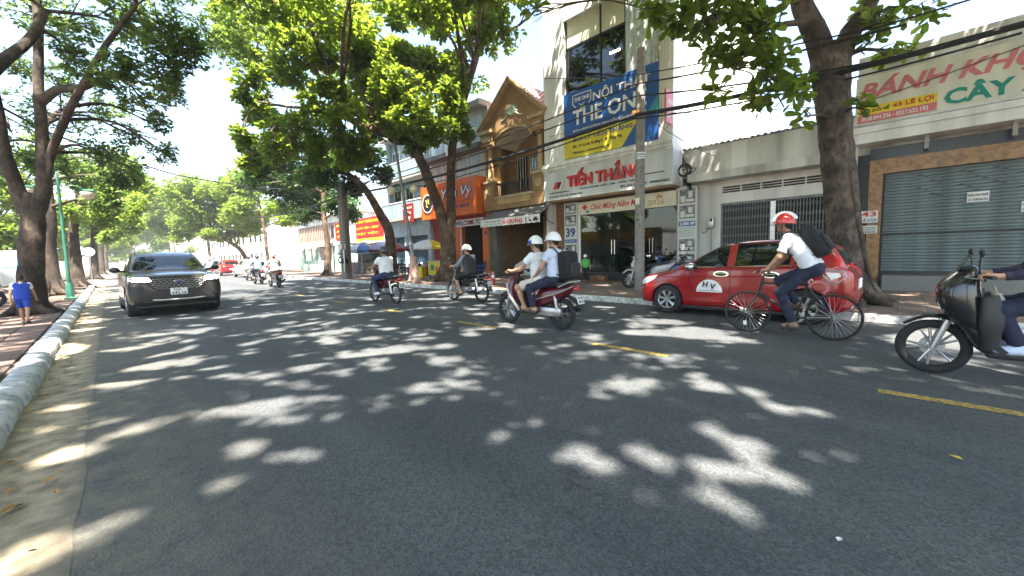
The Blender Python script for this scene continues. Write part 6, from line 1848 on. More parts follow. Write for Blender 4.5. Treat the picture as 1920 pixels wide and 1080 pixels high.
def make_underbone(label, loc, rotz, paint, group=None, plate=("72-F6", "1824"), wheel_kind='spoke'):
    """light motorbike with wire wheels and a thin leg shield, forward +Y"""
    t = thing("motorbike", label, "motorbike", loc, rotz, group)
    bike_wheel(t, "front_wheel", (0, .62, .295), .295, .036, wheel_kind, 22)
    bike_wheel(t, "rear_wheel", (0, -.6, .295), .295, .04, wheel_kind, 22)
    for s in (-1, 1):
        MB().tube([(s * .075, .62, .295), (s * .07, .5, .7)], [.02, .026], 8).build("fork_leg", "steel", t)
        MB().tube([(s * .12, -.58, .32), (s * .13, -.5, .68)], [.034, .026], 8).build("rear_shock", "steel", t)
        MB().tube([(s * .09, -.6, .295), (s * .08, -.12, .33)], .022, 6).build("swingarm", "steel", t)
        MB().tube([(s * .05, .02, .25), (s * .25, .02, .24)], .016, 6).build("footpeg", "plastic_black", t)
        MB().tube([(s * .05, -.38, .3), (s * .23, -.38, .3)], .014, 6).build("rear_footpeg", "plastic_black", t)
    MB().tube([(0, .5, .62), (0, .38, .95)], .03, 8).build("steering_column", "iron_dark", t)
    MB().sweep([(0, .38, .5, .045, .01, .8), (0, .52, .6, .055, .02, .4), (0, .68, .605, .055, .02, -.2), (0, .82, .53, .04, .01, -.8)], n=12, e=2.2).build("front_fender", paint, t)
    MB().sweep([(0, .2, .34, .12, .03, 1.15), (0, .28, .48, .19, .045, 1.2), (0, .36, .66, .19, .055, 1.25), (0, .4, .82, .12, .06, 1.3), (0, .4, .92, .08, .04, 1.35)], n=18).build("leg_shield", paint, t)
    MB().sweep([(0, .3, .96, .08, .035, .2), (0, .38, 1.0, .12, .06, .1), (0, .47, .98, .1, .06, -.1), (0, .51, .95, .06, .03, -.2)], n=16).build("headlight_cowl", paint, t)
    MB().ell((0, .505, .955), (.075, .03, .05), 12, 8).build("headlight", "lamp_clear", t)
    handlebar(t, .36, 1.02)
    MB().sweep([(0, .26, .6, .04, .05, .6), (0, .1, .5, .05, .06, .5), (0, -.05, .5, .06, .08, -.1)], n=12).build("frame_spine", paint, t)
    MB().rbox((0, .06, .36), (.2, .3, .16), .04).build("engine", "steel", t)
    MB().cyl((0, .16, .4), (0, .32, .43), .055, n=12).build("cylinder", "iron_dark", t)
    MB().cyl((-.13, .0, .33), (.13, .0, .33), .085, n=16).build("crankcase", "alloy", t)
    MB().box(-.115, -.085, -.6, -.02, .27, .33).build("chain_case", "iron_dark", t)
    MB().sweep([(0, .0, .58, .09, .09, .3), (0, -.18, .62, .12, .1, .1), (0, -.45, .66, .12, .075, .1), (0, -.7, .7, .09, .05, .15), (0, -.85, .74, .05, .03, .2)], n=18).build("side_fairing", paint, t)
    MB().sweep([(0, .05, .7, .08, .03, .1), (0, -.15, .755, .115, .04, 0), (0, -.45, .77, .125, .04, .05), (0, -.75, .79, .11, .035, .05), (0, -.82, .79, .06, .02, 0)], n=16, e=3).build("seat", "seat_vinyl", t)
    MB().tube(catmull([(-.11, -.55, .74), (-.13, -.8, .82), (0, -.9, .84), (.13, -.8, .82), (.11, -.55, .74)], 5), .012, 6).build("grab_rail", "chrome", t)
    MB().rbox((0, -.86, .72), (.15, .06, .09), .02).build("tail_lamp", "lamp_red", t)
    for s in (-1, 1):
        MB().ell((s * .12, -.85, .68), (.03, .03, .025), 8, 6).build("indicator", "lamp_amber", t)
    MB().sweep([(0, -.62, .63, .055, .012, .1), (0, -.8, .6, .065, .012, .5), (0, -.92, .48, .065, .01, 1.1), (0, -.96, .38, .06, .006, 1.3)], n=12).build("rear_mudguard", "plastic_black", t)
    plate_on(t, -.95, .55, .2, plate)
    MB().tube(catmull([(.1, .2, .3), (.13, .1, .22), (.15, -.2, .24), (.16, -.3, .25), (.17, -.85, .36)], 4), np.interp(np.linspace(0, 1, 17), [0, .45, .55, 1], [.016, .018, .042, .04]), 10).build("exhaust", "chrome", t)
    return t
def make_bicycle(label, loc, rotz):
    t = thing("bicycle", label, "bicycle", loc, rotz)
    fy, ry, r = .545, -.545, .335
    bike_wheel(t, "front_wheel", (0, fy, r), r, .018, 'bike', 32, "rust_steel")
    bike_wheel(t, "rear_wheel", (0, ry, r), r, .018, 'bike', 32, "rust_steel")
    bb, hd0, hd1, st_ = np.array((0, -.1, .29)), np.array((0, .385, .66)), np.array((0, .34, .86)), np.array((0, -.24, .82))
    f = MB()
    f.tube([bb, hd0], .018, 8).tube([hd0, hd1], .02, 8).tube([bb, st_], .016, 8).tube([st_ - (0, 0, .03), hd1 - (0, .0, .05)], .017, 8)
    for s in (-1, 1):
        f.tube([bb + (s * .03, 0, 0), (s * .06, ry, r)], .011, 6).tube([st_ + (s * .02, 0, -.06), (s * .06, ry, r)], .009, 6)
    f.build("frame", "iron_dark", t)
    fk = MB()
    for s in (-1, 1): fk.tube(catmull([hd0 + (s * .03, .01, 0), (s * .05, .47, .5), (s * .05, fy, r)], 4), .011, 6)
    fk.build("fork", "rust_steel", t)
    MB().tube([st_, st_ + (0, -.035, .12)], .013, 6).build("seat_post", "steel", t)
    MB().sweep([(0, -.4, .95, .075, .025, .0), (0, -.32, .96, .07, .028, 0), (0, -.22, .95, .03, .022, 0), (0, -.14, .945, .018, .015, 0)], n=14).build("saddle", "seat_vinyl", t)
    hb = MB().tube([hd1, hd1 + (0, -.02, .1), hd1 + (0, .05, .12)], .013, 7)
    hb.tube(catmull([(-.27, .34, 1.0), (-.15, .4, .99), (0, .4, .98), (.15, .4, .99), (.27, .34, 1.0)], 4), .012, 7)
    h_ = hb.build("handlebar", "iron_dark", t)
    for s in (-1, 1):
        MB().tube([(s * .17, .385, .992), (s * .275, .335, 1.0)], .017, 8).build("grip", "plastic_black", h_)
        MB().tube(catmull([(s * .15, .4, .99), (s * .2, .45, .975), (s * .25, .4, .975)], 3), .005, 5).build("brake_lever", "steel", h_)
    cr = MB().lathe([(.055, -.004), (.095, -.004), (.095, .004), (.055, .004), (.055, -.004)], (.06, bb[1], bb[2]), 'x', n=24).build("chainring", "steel", t)
    for s, dy, dz in ((-1, .03, -.17), (1, -.03, .17)):
        MB().tube([(s * .05, bb[1], bb[2]), (s * .085, bb[1] + dy, bb[2] + dz)], .01, 6).build("crank", "steel", t)
        MB().rbox((s * .13, bb[1] + dy, bb[2] + dz), (.09, .08, .022), .006).build("pedal", "plastic_black", t)
    MB().tube([(.06, bb[1], bb[2] + .095), (.06, ry, r + .04)], .005, 4).tube([(.06, bb[1], bb[2] - .095), (.06, ry, r - .04)], .005, 4).build("chain", "iron_dark", t)
    for (yc, a0, a1) in ((ry, .5, 2.9),):
        MB().tube([(0, yc + (r + .025) * math.cos(a), r + (r + .025) * math.sin(a)) for a in np.linspace(1.3, 2.6, 12)], .016, 6, flat=.5).build("rear_mudguard", "iron_dark", t)
    MB().tube([(-.07, ry + .02, r), (-.09, ry + .3, r - .02)], .009, 6).build("kickstand", "steel", t)
    MB().rbox((-.045, fy + .02, r - .18), (.005, .05, .07), .002).build("wheel_reflector", "ink_white", t)
    return t
# ------------------------------------------------------------------ people
mat("skin", (.42, .235, .15), .5, var=.06, scale=9)
mat("skin_tan", (.3, .16, .095), .5, var=.06, scale=9)
mat("hair_black", (.012, .01, .009), .5, var=.2, scale=40)
for nm_, c_ in (("cloth_white", (.72, .73, .75)), ("cloth_pale_blue", (.55, .62, .76)), ("cloth_navy", (.016, .02, .045)), ("cloth_jeans", (.025, .04, .09)), ("cloth_cream", (.6, .54, .44)), ("cloth_charcoal", (.025, .025, .028)), ("cloth_greyblue", (.17, .22, .27)),
                ("cloth_blue", (.012, .05, .36)), ("cloth_green", (.08, .5, .09)), ("cloth_purple", (.035, .028, .06)), ("cloth_beige", (.4, .38, .33)), ("cloth_black", (.012, .012, .014)), ("cloth_grey", (.3, .31, .32))):
    mat(nm_, c_, .85, var=.07, scale=9, bump=.45, bscale=9)
mat("helmet_white", (.75, .75, .74), .25, var=0, coat=.6)
mat("helmet_red", (.5, .02, .02), .25, var=0, coat=.6)
mat("helmet_blue", (.03, .1, .42), .25, var=0, coat=.6)
mat("helmet_dark", (.03, .034, .04), .35, var=0, coat=.4)
mat("helmet_pink", (.6, .2, .18), .3, var=0, coat=.5)
mat("eye_white", (.7, .7, .68), .2, var=0)
mat("lip", (.25, .09, .07), .5, var=0)
mat("sandal", (.06, .045, .035), .6, var=.1)

def V3(*a): return np.array(a, float)
def seat_pose(pel, lean, grips, knees, ankles, toe=.11, head_up=.17, shw=.185, s=1.0, head_dy=.05, elbow_out=.07, elbow_drop=.1):
    """fill a whole skeleton from a few anchor points (forward +Y)"""
    pel = V3(*pel)
    ch = pel + V3(0, lean * .75, .37) * s
    nk = pel + V3(0, lean, .49) * s
    hd = nk + V3(0, head_dy, head_up) * s
    J = dict(pelvis=pel, chest=ch, neck=nk, head=hd)
    for k, sg in (("L", -1), ("R", 1)):
        sh = nk + V3(sg * shw, -.005, -.045) * s
        wr = V3(*grips[k]) if isinstance(grips, dict) else V3(sg * grips[0], grips[1], grips[2])
        mid = (sh + wr) / 2
        el = mid + V3(sg * elbow_out, -.02, -elbow_drop) * s
        kn = V3(*knees[k]) if isinstance(knees, dict) else V3(sg * knees[0], knees[1], knees[2])
        an = V3(*ankles[k]) if isinstance(ankles, dict) else V3(sg * ankles[0], ankles[1], ankles[2])
        J.update({"sh" + k: sh, "el" + k: el, "wr" + k: wr, "hip" + k: pel + V3(sg * .095, .01, -.02) * s, "kn" + k: kn, "an" + k: an, "toe" + k: an + V3(sg * .03, toe, -.055) * s})
    return J
def axes_from(fwd, up=(0, 0, 1)):
    f = unit(fwd); r = unit(np.cross(f, up)); u = np.cross(r, f)
    return r, f, u
def person(label, loc, rotz, J, skin="skin", shirt="cloth_white", sleeve=.55, pants="cloth_navy", leg=1.0, shoes="sandal", helmet=None, hair=True, h=.009, s=1.0, look=(0, 1, -.12), hands="grip", group=None, wide=1.0, vest=None):
    r_, f_, u_ = axes_from(look)
    M = np.stack([r_, f_, u_], 1)
    hd, nk, ch, pel = J["head"], J["neck"], J["chest"], J["pelvis"]
    B = SDF(h)
    tor = []
    for sg, k in ((-1, "L"), (1, "R")):
        tor += [(pel + V3(sg * .075 * wide, 0, -.02) * s, ch + V3(sg * .085 * wide, 0, -.02) * s, .105 * s, .1 * s)]
    tor += [(J["shL"] + V3(.03, 0, -.03) * s, J["shR"] + V3(-.03, 0, -.03) * s, .075 * s, .075 * s), (pel, ch, .11 * s * wide, .105 * s * wide)]
    for (a, b_, ra, rb) in tor: B.cap(a, b_, ra, rb, .05 * s)
    B.cap(nk - u_ * .03 * s, hd - u_ * .05 * s, .054 * s, .05 * s, .03 * s)
    B.ell(hd + u_ * .02 * s - f_ * .008 * s, np.array((.074, .094, .1)) * s, .02 * s, M)
    B.cap(hd - u_ * .045 * s + f_ * .015 * s, hd - u_ * .085 * s + f_ * .055 * s, .056 * s, .034 * s, .03 * s)          # jaw and chin
    B.cap(hd + u_ * .012 * s + f_ * .085 * s, hd - u_ * .022 * s + f_ * .106 * s, .010 * s, .0165 * s, .012 * s)          # nose
    B.cap(hd - u_ * .052 * s + f_ * .083 * s - r_ * .016 * s, hd - u_ * .052 * s + f_ * .083 * s + r_ * .016 * s, .012 * s, None, .008 * s)  # lips
    B.cap(hd + u_ * .03 * s + f_ * .085 * s - r_ * .03 * s, hd + u_ * .03 * s + f_ * .085 * s + r_ * .03 * s, .013 * s, None, .015 * s)     # brow
    for sg in (-1, 1):
        B.ell(hd + r_ * sg * .077 * s - f_ * .01 * s - u_ * .005 * s, np.array((.011, .02, .033)) * s, .008 * s, M)
    for sg, k in ((-1, "L"), (1, "R")):
        sh, el, wr, hp, kn, an, toe = [J[q + k] for q in ("sh", "el", "wr", "hip", "kn", "an", "toe")]
        B.cap(sh, el, .052 * s, .041 * s, .03 * s).cap(el, wr, .043 * s, .028 * s, .02 * s)
        B.cap(hp, kn, .085 * s, .058 * s, .04 * s).cap(kn, an, .056 * s, .036 * s, .02 * s)
        B.cap(kn + (an - kn) * .28 + V3(0, -.02, 0) * s, kn + (an - kn) * .55, .05 * s, .04 * s, .03 * s)
        heel = an + V3(0, -.04, -.05) * s
        B.cap(an, heel, .036 * s, .034 * s, .02 * s).cap(heel, toe, .034 * s, .026 * s, .02 * s).cap(an, toe - (toe - heel) * .3, .034 * s, .028 * s, .02 * s)
        # hand: palm, four unequal curled fingers, thumb from the side
        fa = unit(wr - el)
        if hands == "grip":
            ax = V3(1, -.18 * sg, 0) ; ax = unit(ax)
            g = wr + unit(V3(0, fa[1] + .3, min(fa[2], -.1))) * .075 * s
            fw = unit((g - wr) - ax * ((g - wr) @ ax)); up = np.cross(ax, fw)
            if up[2] < 0: up = -up
            kk = g + up * .03 * s
            B.cap(wr, kk - fw * .02 * s - ax * .018 * s, .027 * s, .02 * s, .012 * s).cap(wr, kk - fw * .02 * s + ax * .018 * s, .027 * s, .02 * s, .012 * s)
            for i, off in enumerate((-.032, -.011, .011, .032)):
                L_ = (.85, 1.0, .96, .75)[i]
                pp = [g + ax * off * s + (fw * math.cos(t_) + up * math.sin(t_)) * .031 * s for t_ in (1.75, .7, .7 - 1.0 * L_, .7 - 2.1 * L_)]
                for a, b_ in zip(pp[:-1], pp[1:]): B.cap(a, b_, .0098 * s, .0085 * s, .003)
            tp = [wr + fw * .015 * s - ax * sg * .025 * s, g - ax * sg * .045 * s - fw * .02 * s - up * .005 * s, g - ax * sg * .035 * s + fw * .012 * s - up * .03 * s]
            for a, b_ in zip(tp[:-1], tp[1:]): B.cap(a, b_, .0125 * s, .0095 * s, .006)
        else:
            sd_ = unit(np.cross(fa, V3(0, 0, 1)) + V3(1e-3, 0, 0)); dn = np.cross(sd_, fa)
            if dn[2] > 0: dn = -dn
            B.cap(wr, wr + fa * .08 * s - sd_ * .02 * s, .025 * s, .019 * s, .012 * s).cap(wr, wr + fa * .08 * s + sd_ * .02 * s, .025 * s, .019 * s, .012 * s)
            for i, off in enumerate((-.03, -.01, .01, .03)):
                L_ = (.06, .075, .07, .052)[i] * s
                p0 = wr + fa * .085 * s + sd_ * off * s; p1 = p0 + (fa + dn * .25) * L_ * .55; p2 = p1 + (fa * .7 + dn * .8) * L_ * .5
                B.cap(p0, p1, .0095 * s, .0085 * s, .003).cap(p1, p2, .0085 * s, .007 * s, .003)
            tq = wr + fa * .02 * s - sd_ * sg * .02 * s
            B.cap(tq, tq + (fa * .8 - sd_ * sg * .7) * .04 * s, .012 * s, .01 * s, .006).cap(tq + (fa * .8 - sd_ * sg * .7) * .04 * s, tq + (fa * 1.3 - sd_ * sg * .8) * .055 * s, .01 * s, .008 * s, .004)
    o = B.build("person", skin, None)
    o.location = tuple(map(float, loc)); o.rotation_euler = (0, 0, rotz)
    tag(o, label, "person", group)
    # shirt
    S = SDF(max(h, .011))
    hem = unit(ch - pel)
    for (a, b_, ra, rb) in tor[:2]: S.cap(a + hem * .015 * s, b_, ra + .022 * s, rb + .02 * s, .05 * s, (1, 0), .0025)
    S.cap(tor[2][0], tor[2][1], .088 * s, None, .05 * s).cap(pel + hem * .015 * s, ch, (.11 * wide + .022) * s, (.105 * wide + .022) * s, .05 * s, (1, 0), .0025)
    S.cap(nk - u_ * .07 * s, nk + u_ * .012 * s, .085 * s, .062 * s, .03 * s, (0, 1))
    for k in "LR":
        sh, el, wr = J["sh" + k], J["el" + k], J["wr" + k]
        if sleeve <= 1: S.cap(sh, sh + (el - sh) * sleeve, .068 * s, .066 * s, .03 * s, (0, 1), .003)
        else:
            S.cap(sh, el, .066 * s, .055 * s, .03 * s, (0, 0), .003).cap(el, el + (wr - el) * (sleeve - 1), .055 * s, .042 * s, .02 * s, (0, 1), .003)
    S.build("shirt", shirt, o)
    if vest:
        W = SDF(max(h, .011))
        for (a, b_, ra, rb) in tor[:2]: W.cap(a - hem * .03 * s, b_, ra + .034 * s, rb + .032 * s, .05 * s, (1, 0), .002)
        W.cap(tor[2][0], tor[2][1], .095 * s, None, .05 * s).cap(pel - hem * .03 * s, ch, .145 * s, .14 * s, .05 * s, (1, 0))
        W.build("vest", vest, o)
    # trousers or shorts
    T = SDF(max(h, .011))
    T.cap(pel + V3(-.075, 0, -.01) * s, pel + V3(.075, 0, -.01) * s, .128 * s * wide, None, .05 * s)
    T.cap(pel, pel + hem * .09 * s, .122 * s * wide, .118 * s * wide, .04 * s, (0, 1))
    for k in "LR":
        hp, kn, an = J["hip" + k], J["kn" + k], J["an" + k]
        if leg <= .6:
            T.cap(hp, hp + (kn - hp) * leg * 1.6, .1 * s, .09 * s, .04 * s, (0, 1), .003)
        else:
            T.cap(hp, kn, .1 * s, .076 * s, .04 * s, (0, 0), .003).cap(kn, kn + (an - kn) * min(1, leg), .075 * s, .06 * s, .025 * s, (0, 1), .0035)
    T.build("trousers" if leg > .6 else "shorts", pants, o)
    if shoes:
        for k in "LR":
            an, toe = J["an" + k], J["toe" + k]; heel = an + V3(0, -.045, -.055) * s
            Q = SDF(max(h, .01))
            if shoes == "sandal":
                Q.cap(heel + V3(0, 0, -.03) * s, toe + V3(0, .01, -.028) * s, .036 * s, .036 * s, .01).cap(toe + V3(-.03, -.06, .012) * s, toe + V3(.03, -.06, .012) * s, .02 * s, None, .01)
            else:
                Q.cap(heel, toe + V3(0, .012, 0), .044 * s, .037 * s, .03).cap(an + V3(0, 0, -.01) * s, toe - (toe - heel) * .4, .045 * s, .036 * s, .03)
            Q.build("sandal" if shoes == "sandal" else "shoe", shoes, o)
    if h < .012:
        for sg in (-1, 1):
            e = MB().ell(hd + u_ * .012 * s + f_ * .08 * s + r_ * sg * .031 * s, (.0135 * s, .0125 * s, .0095 * s), 10, 7).build("eye", "eye_white", o)
            MB().ell(hd + u_ * .012 * s + f_ * .0885 * s + r_ * sg * .031 * s, (.006 * s, .006 * s, .006 * s), 8, 6).build("iris", "hair_black", e)
        MB().tube([hd - u_ * .052 * s + f_ * .0945 * s - r_ * .02 * s, hd - u_ * .053 * s + f_ * .0985 * s, hd - u_ * .052 * s + f_ * .0945 * s + r_ * .02 * s], .0035 * s, 5).build("mouth", "lip", o)
    if hair:
        Hh = SDF(max(h, .01))
        Hh.ell(hd + u_ * .035 * s - f_ * .022 * s, np.array((.083, .096, .093)) * s, .01, M).ell(hd - u_ * .02 * s - f_ * .055 * s, np.array((.07, .05, .07)) * s, .03, M)
        Hh.build("hair", "hair_black", o)
    if helmet:
        cm, sm, kind = helmet
        pr = [(math.cos(a), math.sin(a)) for a in np.linspace(-.18, PI / 2, 12)]
        R3 = np.array((.122, .146, .132)) * s; c0 = hd + u_ * .03 * s - f_ * .012 * s
        def dome(k, lo=-.18):
            vs_, fs_ = [], []; nu = 28; an = np.linspace(lo, PI / 2, 12)
            for kk, sc in ((0, 1.0), (1, .93)):
                for a in an:
                    for j in range(nu):
                        th = 2 * PI * j / nu
                        dip = -.22 * max(0, -math.sin(th)) * math.cos(a) ** 2 if kind != 'cap' else 0
                        q = np.array((math.cos(a) * math.cos(th), math.cos(a) * math.sin(th), math.sin(a) + dip)) * R3 * k * sc
                        vs_.append(c0 + M @ q)
            m_ = len(an) * nu
            for kk in (0, 1):
                fs_ += [(kk * m_ + i * nu + j, kk * m_ + i * nu + (j + 1) % nu, kk * m_ + (i + 1) * nu + (j + 1) % nu, kk * m_ + (i + 1) * nu + j) for i in range(len(an) - 1) for j in range(nu)]
            fs_ += [(j, (j + 1) % nu, m_ + (j + 1) % nu, m_ + j) for j in range(nu)]
            return MB().add(vs_, fs_)
        ho = dome(1).build("helmet", cm, o, ang=50)
        if sm:
            bd = MB()
            if kind == 'stripes':
                for x in (-.62, 0, .62):
                    bd.tube([c0 + M @ (np.array((x * math.cos(a) ** .7 if math.cos(a) > 0 else 0, math.cos(a) * math.sqrt(max(0, 1 - .7 * x * x)), math.sin(a) * math.sqrt(max(.05, 1 - x * x)))) * R3 * .995) for a in np.linspace(.15, PI - .15, 16)], .03 * s, 6, flat=.6)
            else:
                for a0 in (-.1, .05, .2):
                    bd.tube([c0 + M @ (np.array((math.cos(a0) * math.cos(th), math.cos(a0) * math.sin(th), math.sin(a0) - .22 * max(0, -math.sin(th)) * math.cos(a0) ** 2)) * R3 * 1.0) for th in np.linspace(PI * .15, PI * 1.0, 16)], .013 * s, 6)
            bd.build("helmet_stripe", sm, ho)
        vz = MB(); vp = []
        for sc, up_ in ((1.0, -.02), (1.28, -.16)):
            for th in np.linspace(PI * .22, PI * .78, 11):
                vp.append(c0 + M @ (np.array((math.cos(th) * (1.0 if sc == 1 else .95), math.sin(th) * sc, up_)) * R3))
        vz.add(vp + [p - u_ * .008 * s for p in vp], [(i, i + 1, 12 + i, 11 + i) for i in range(10)] + [(22 + i, 33 + i, 34 + i, 23 + i) for i in range(10)] + [(11 + i, 12 + i, 34 + i, 33 + i) for i in range(10)])
        vz.build("visor", sm if (sm and kind == 'stripes') else cm, ho)
        st_ = MB()
        for sg in (-1, 1):
            st_.tube([hd + r_ * sg * .088 * s + u_ * .03 * s, hd + r_ * sg * .082 * s - u_ * .04 * s + f_ * .015 * s, hd - u_ * .118 * s + f_ * .03 * s], .006 * s, 5)
        st_.build("chin_strap", "plastic_black", ho)
    return o
def backpack(label, loc, rotz, J, cm, size=(.3, .17, .44), back=.22, drop=.12, trim="cloth_charcoal", tilt=None):
    ch, nk, pel = J["chest"], J["neck"], J["pelvis"]
    ax = unit(nk - pel); bk = unit(np.cross(ax, V3(1, 0, 0)))
    if bk[1] > 0: bk = -bk
    c = nk - ax * (size[2] / 2 - .02 + drop - .1) + bk * (back)
    a = -math.atan2(ax[1], ax[2])
    t = thing("backpack", label, "backpack", loc, rotz)
    MB().rbox(c, size, .06, (a, 0, 0)).build("main_bag", cm, t, ang=60)
    MB().rbox(c + bk * (size[1] / 2 + .02) - ax * .08, (size[0] * .8, .07, size[2] * .5), .03, (a, 0, 0)).build("front_pocket", trim, t, ang=60)
    MB().tube(catmull([c + ax * size[2] * .5 + V3(-.04, 0, 0), c + ax * (size[2] * .5 + .05), c + ax * size[2] * .5 + V3(.04, 0, 0)], 4), .008, 5).build("top_loop", trim, t)
    for k, sg in (("L", -1), ("R", 1)):
        sh = J["sh" + k]
        p = [c + ax * size[2] * .42 - bk * size[1] * .45 + V3(sg * .09, 0, 0), V3(sg * .115, sh[1], sh[2]) + ax * .075 + V3(0, 0, .02), V3(sg * .12, sh[1], sh[2]) - bk * .12 - ax * .02, V3(sg * .13, ch[1], ch[2]) - bk * .14 - ax * .12, c - ax * size[2] * .4 - bk * size[1] * .2 + V3(sg * .15, 0, 0)]
        MB().tube(catmull(p, 6), .022, 6, flat=.35).build("strap", trim, t)
    return t
# ------------------------------------------------------------------ traffic
def car_pt(p): return p
make_suv((1.13, 15.5, 0), PI + .03)
make_taxi((9.2, 2.36, .0), -.03)

# maroon scooter with two riders
SP = (5.52, 4.85, 0); SA = .04
make_scooter("maroon scooter carrying two helmeted riders past the middle of the road", SP, SA, "paint_maroon", plate=("72-K1", "286.41"))
J = seat_pose((0, -.16, .87), .07, (.3, .3, 1.04), dict(L=(-.2, .24, .74), R=(.2, .24, .74)), dict(L=(-.16, .13, .4), R=(.16, .13, .4)))
person("front rider in white t-shirt, cream shorts and blue and white helmet steering the maroon scooter", SP, SA, J, shirt="cloth_white", pants="cloth_cream", leg=.5, helmet=("helmet_white", "helmet_blue", "band"), wide=1.08)
J2 = seat_pose((0, -.52, .92), .03, dict(L=(-.2, -.2, .97), R=(.2, -.2, .97)), dict(L=(-.27, -.1, .74), R=(.27, -.1, .74)), dict(L=(-.21, -.14, .4), R=(.21, -.14, .4)), elbow_drop=.06)
person("pillion rider in pale blue shirt and round white helmet on the maroon scooter", SP, SA, J2, shirt="cloth_pale_blue", pants="cloth_navy", helmet=("helmet_white", None, "plain"), hands="rest", look=(-.15, 1, -.05))
backpack("black backpack worn by the pillion rider of the maroon scooter", SP, SA, J2, "cloth_black", (.34, .24, .5), .25, .16)

# man on the bicycle
BP = (7.22, 1.2, 0); BA = .02
make_bicycle("old dark bicycle with thin wire wheels ridden in front of the red taxi", BP, BA)
J = seat_pose((0, -.3, 1.05), .3, (.25, .24, 1.03), dict(L=(-.13, .08, .68), R=(.13, .14, .84)), dict(L=(-.12, -.08, .24), R=(.12, -.1, .5)), head_dy=.09, elbow_out=.03, elbow_drop=.05)
person("cyclist in white short sleeved shirt, dark trousers and red and white helmet", BP, BA, J, skin="skin_tan", shirt="cloth_white", pants="cloth_navy", helmet=("helmet_red", "helmet_white", "stripes"), look=(0, 1, -.1), sleeve=.75)
backpack("plain black backpack on the cyclist's back", BP, BA, J, "cloth_black", (.34, .2, .5), .2, .12)

# black scooter entering from the right
KP = (6.0, -.93, 0)
make_scooter("black scooter cut off by the right picture edge", KP, .02, "paint_black", "plastic_black", plate=("72-D1", "318.55"), edge="plastic_black", bulk=True)
J = seat_pose((0, -.2, .87), .05, (.3, .3, 1.04), dict(L=(-.2, .26, .72), R=(.2, .26, .72)), dict(L=(-.15, .12, .4), R=(.15, .12, .4)))
person("rider in purple top and dark navy trousers on the black scooter at the right edge", KP, .02, J, shirt="cloth_purple", pants="cloth_navy", shoes="cloth_pale_blue", sleeve=1.8, helmet=("helmet_white", None, "plain"), h=.012)
q = thing("cloth_bag", "cream cloth bag hanging before the rider's knees on the black scooter", "bag", KP, .02)
MB().sweep([(0, .2, .45, .08, .05, 1.3), (0, .22, .55, .13, .08, 1.35), (0, .24, .72, .12, .07, 1.4), (0, .25, .86, .05, .03, 1.45)], n=16).build("bag_body", "cloth_cream", q)
MB().tube(catmull([(-.04, .25, .86), (0, .27, .93), (.04, .25, .86)], 4), .008, 5).build("bag_handle", "cloth_cream", q)

# two motorbikes farther up the road
MP = (5.7, 10.95, 0)
make_underbone("dark red motorbike ridden by a man in a white t-shirt", MP, .03, "paint_maroon", plate=("72-H2", "6630"))
J = seat_pose((0, -.16, .86), .08, (.29, .28, 1.03), dict(L=(-.2, .26, .72), R=(.2, .26, .72)), dict(L=(-.2, .06, .34), R=(.2, .06, .34)))
person("rider seen from behind in white t-shirt, blue jeans and dark grey helmet", MP, .03, J, skin="skin_tan", shirt="cloth_white", pants="cloth_jeans", shoes="cloth_white", helmet=("helmet_dark", None, "plain"), h=.012, wide=1.15)
NP = (7.35, 9.1, 0)
make_underbone("black motorbike with wire wheels nearing the right kerb", NP, .06, "paint_black", plate=("72-N5", "4471"))
J = seat_pose((0, -.18, .86), .1, (.29, .28, 1.03), dict(L=(-.24, .24, .7), R=(.24, .24, .7)), dict(L=(-.2, .08, .32), R=(.2, .08, .32)))
person("rider in black vest over grey blue sleeves with white helmet and bare feet", NP, .06, J, shirt="cloth_greyblue", sleeve=1.4, vest="cloth_charcoal", pants="cloth_black", leg=.58, shoes="sandal", helmet=("helmet_white", None, "plain"), h=.012, wide=1.05, look=(-.5, 1, -.05))
# far traffic
for (x, y, pm, sh, pn, hel, lab_s, lab_p) in (
        (5.75, 22.4, "paint_maroon", "cloth_cream", "cloth_beige", "helmet_pink", "red scooter driving away, nearest of the distant riders", "far rider in cream jacket and pink helmet on the red scooter"),
        (5.9, 26.2, "paint_black", "cloth_greyblue", "cloth_navy", "helmet_dark", "dark scooter driving away just left of the red scooter", "far rider in grey blue shirt and dark helmet"),
        (5.1, 36.0, "paint_grey", "cloth_grey", "cloth_black", "helmet_white", "small distant grey scooter beside the dark car's mirror", "distant rider in grey shirt right of the dark car"),
        (6.6, 31.5, "paint_white", "cloth_white", "cloth_cream", "helmet_dark", "distant white scooter before the far parked cars", "distant rider in white clothes on the white scooter")):
    make_scooter(lab_s, (x, y, 0), .03, pm, group="distant scooters driving away", plate=("72-B1", "905.16"))
    J = seat_pose((0, -.2, .87), .05, (.3, .3, 1.04), (.2, .24, .73), (.16, .12, .4))
    person(lab_p, (x, y, 0), .03, J, shirt=sh, sleeve=1.8, pants=pn, helmet=(hel, None, "plain"), h=.018, group="distant scooter riders")

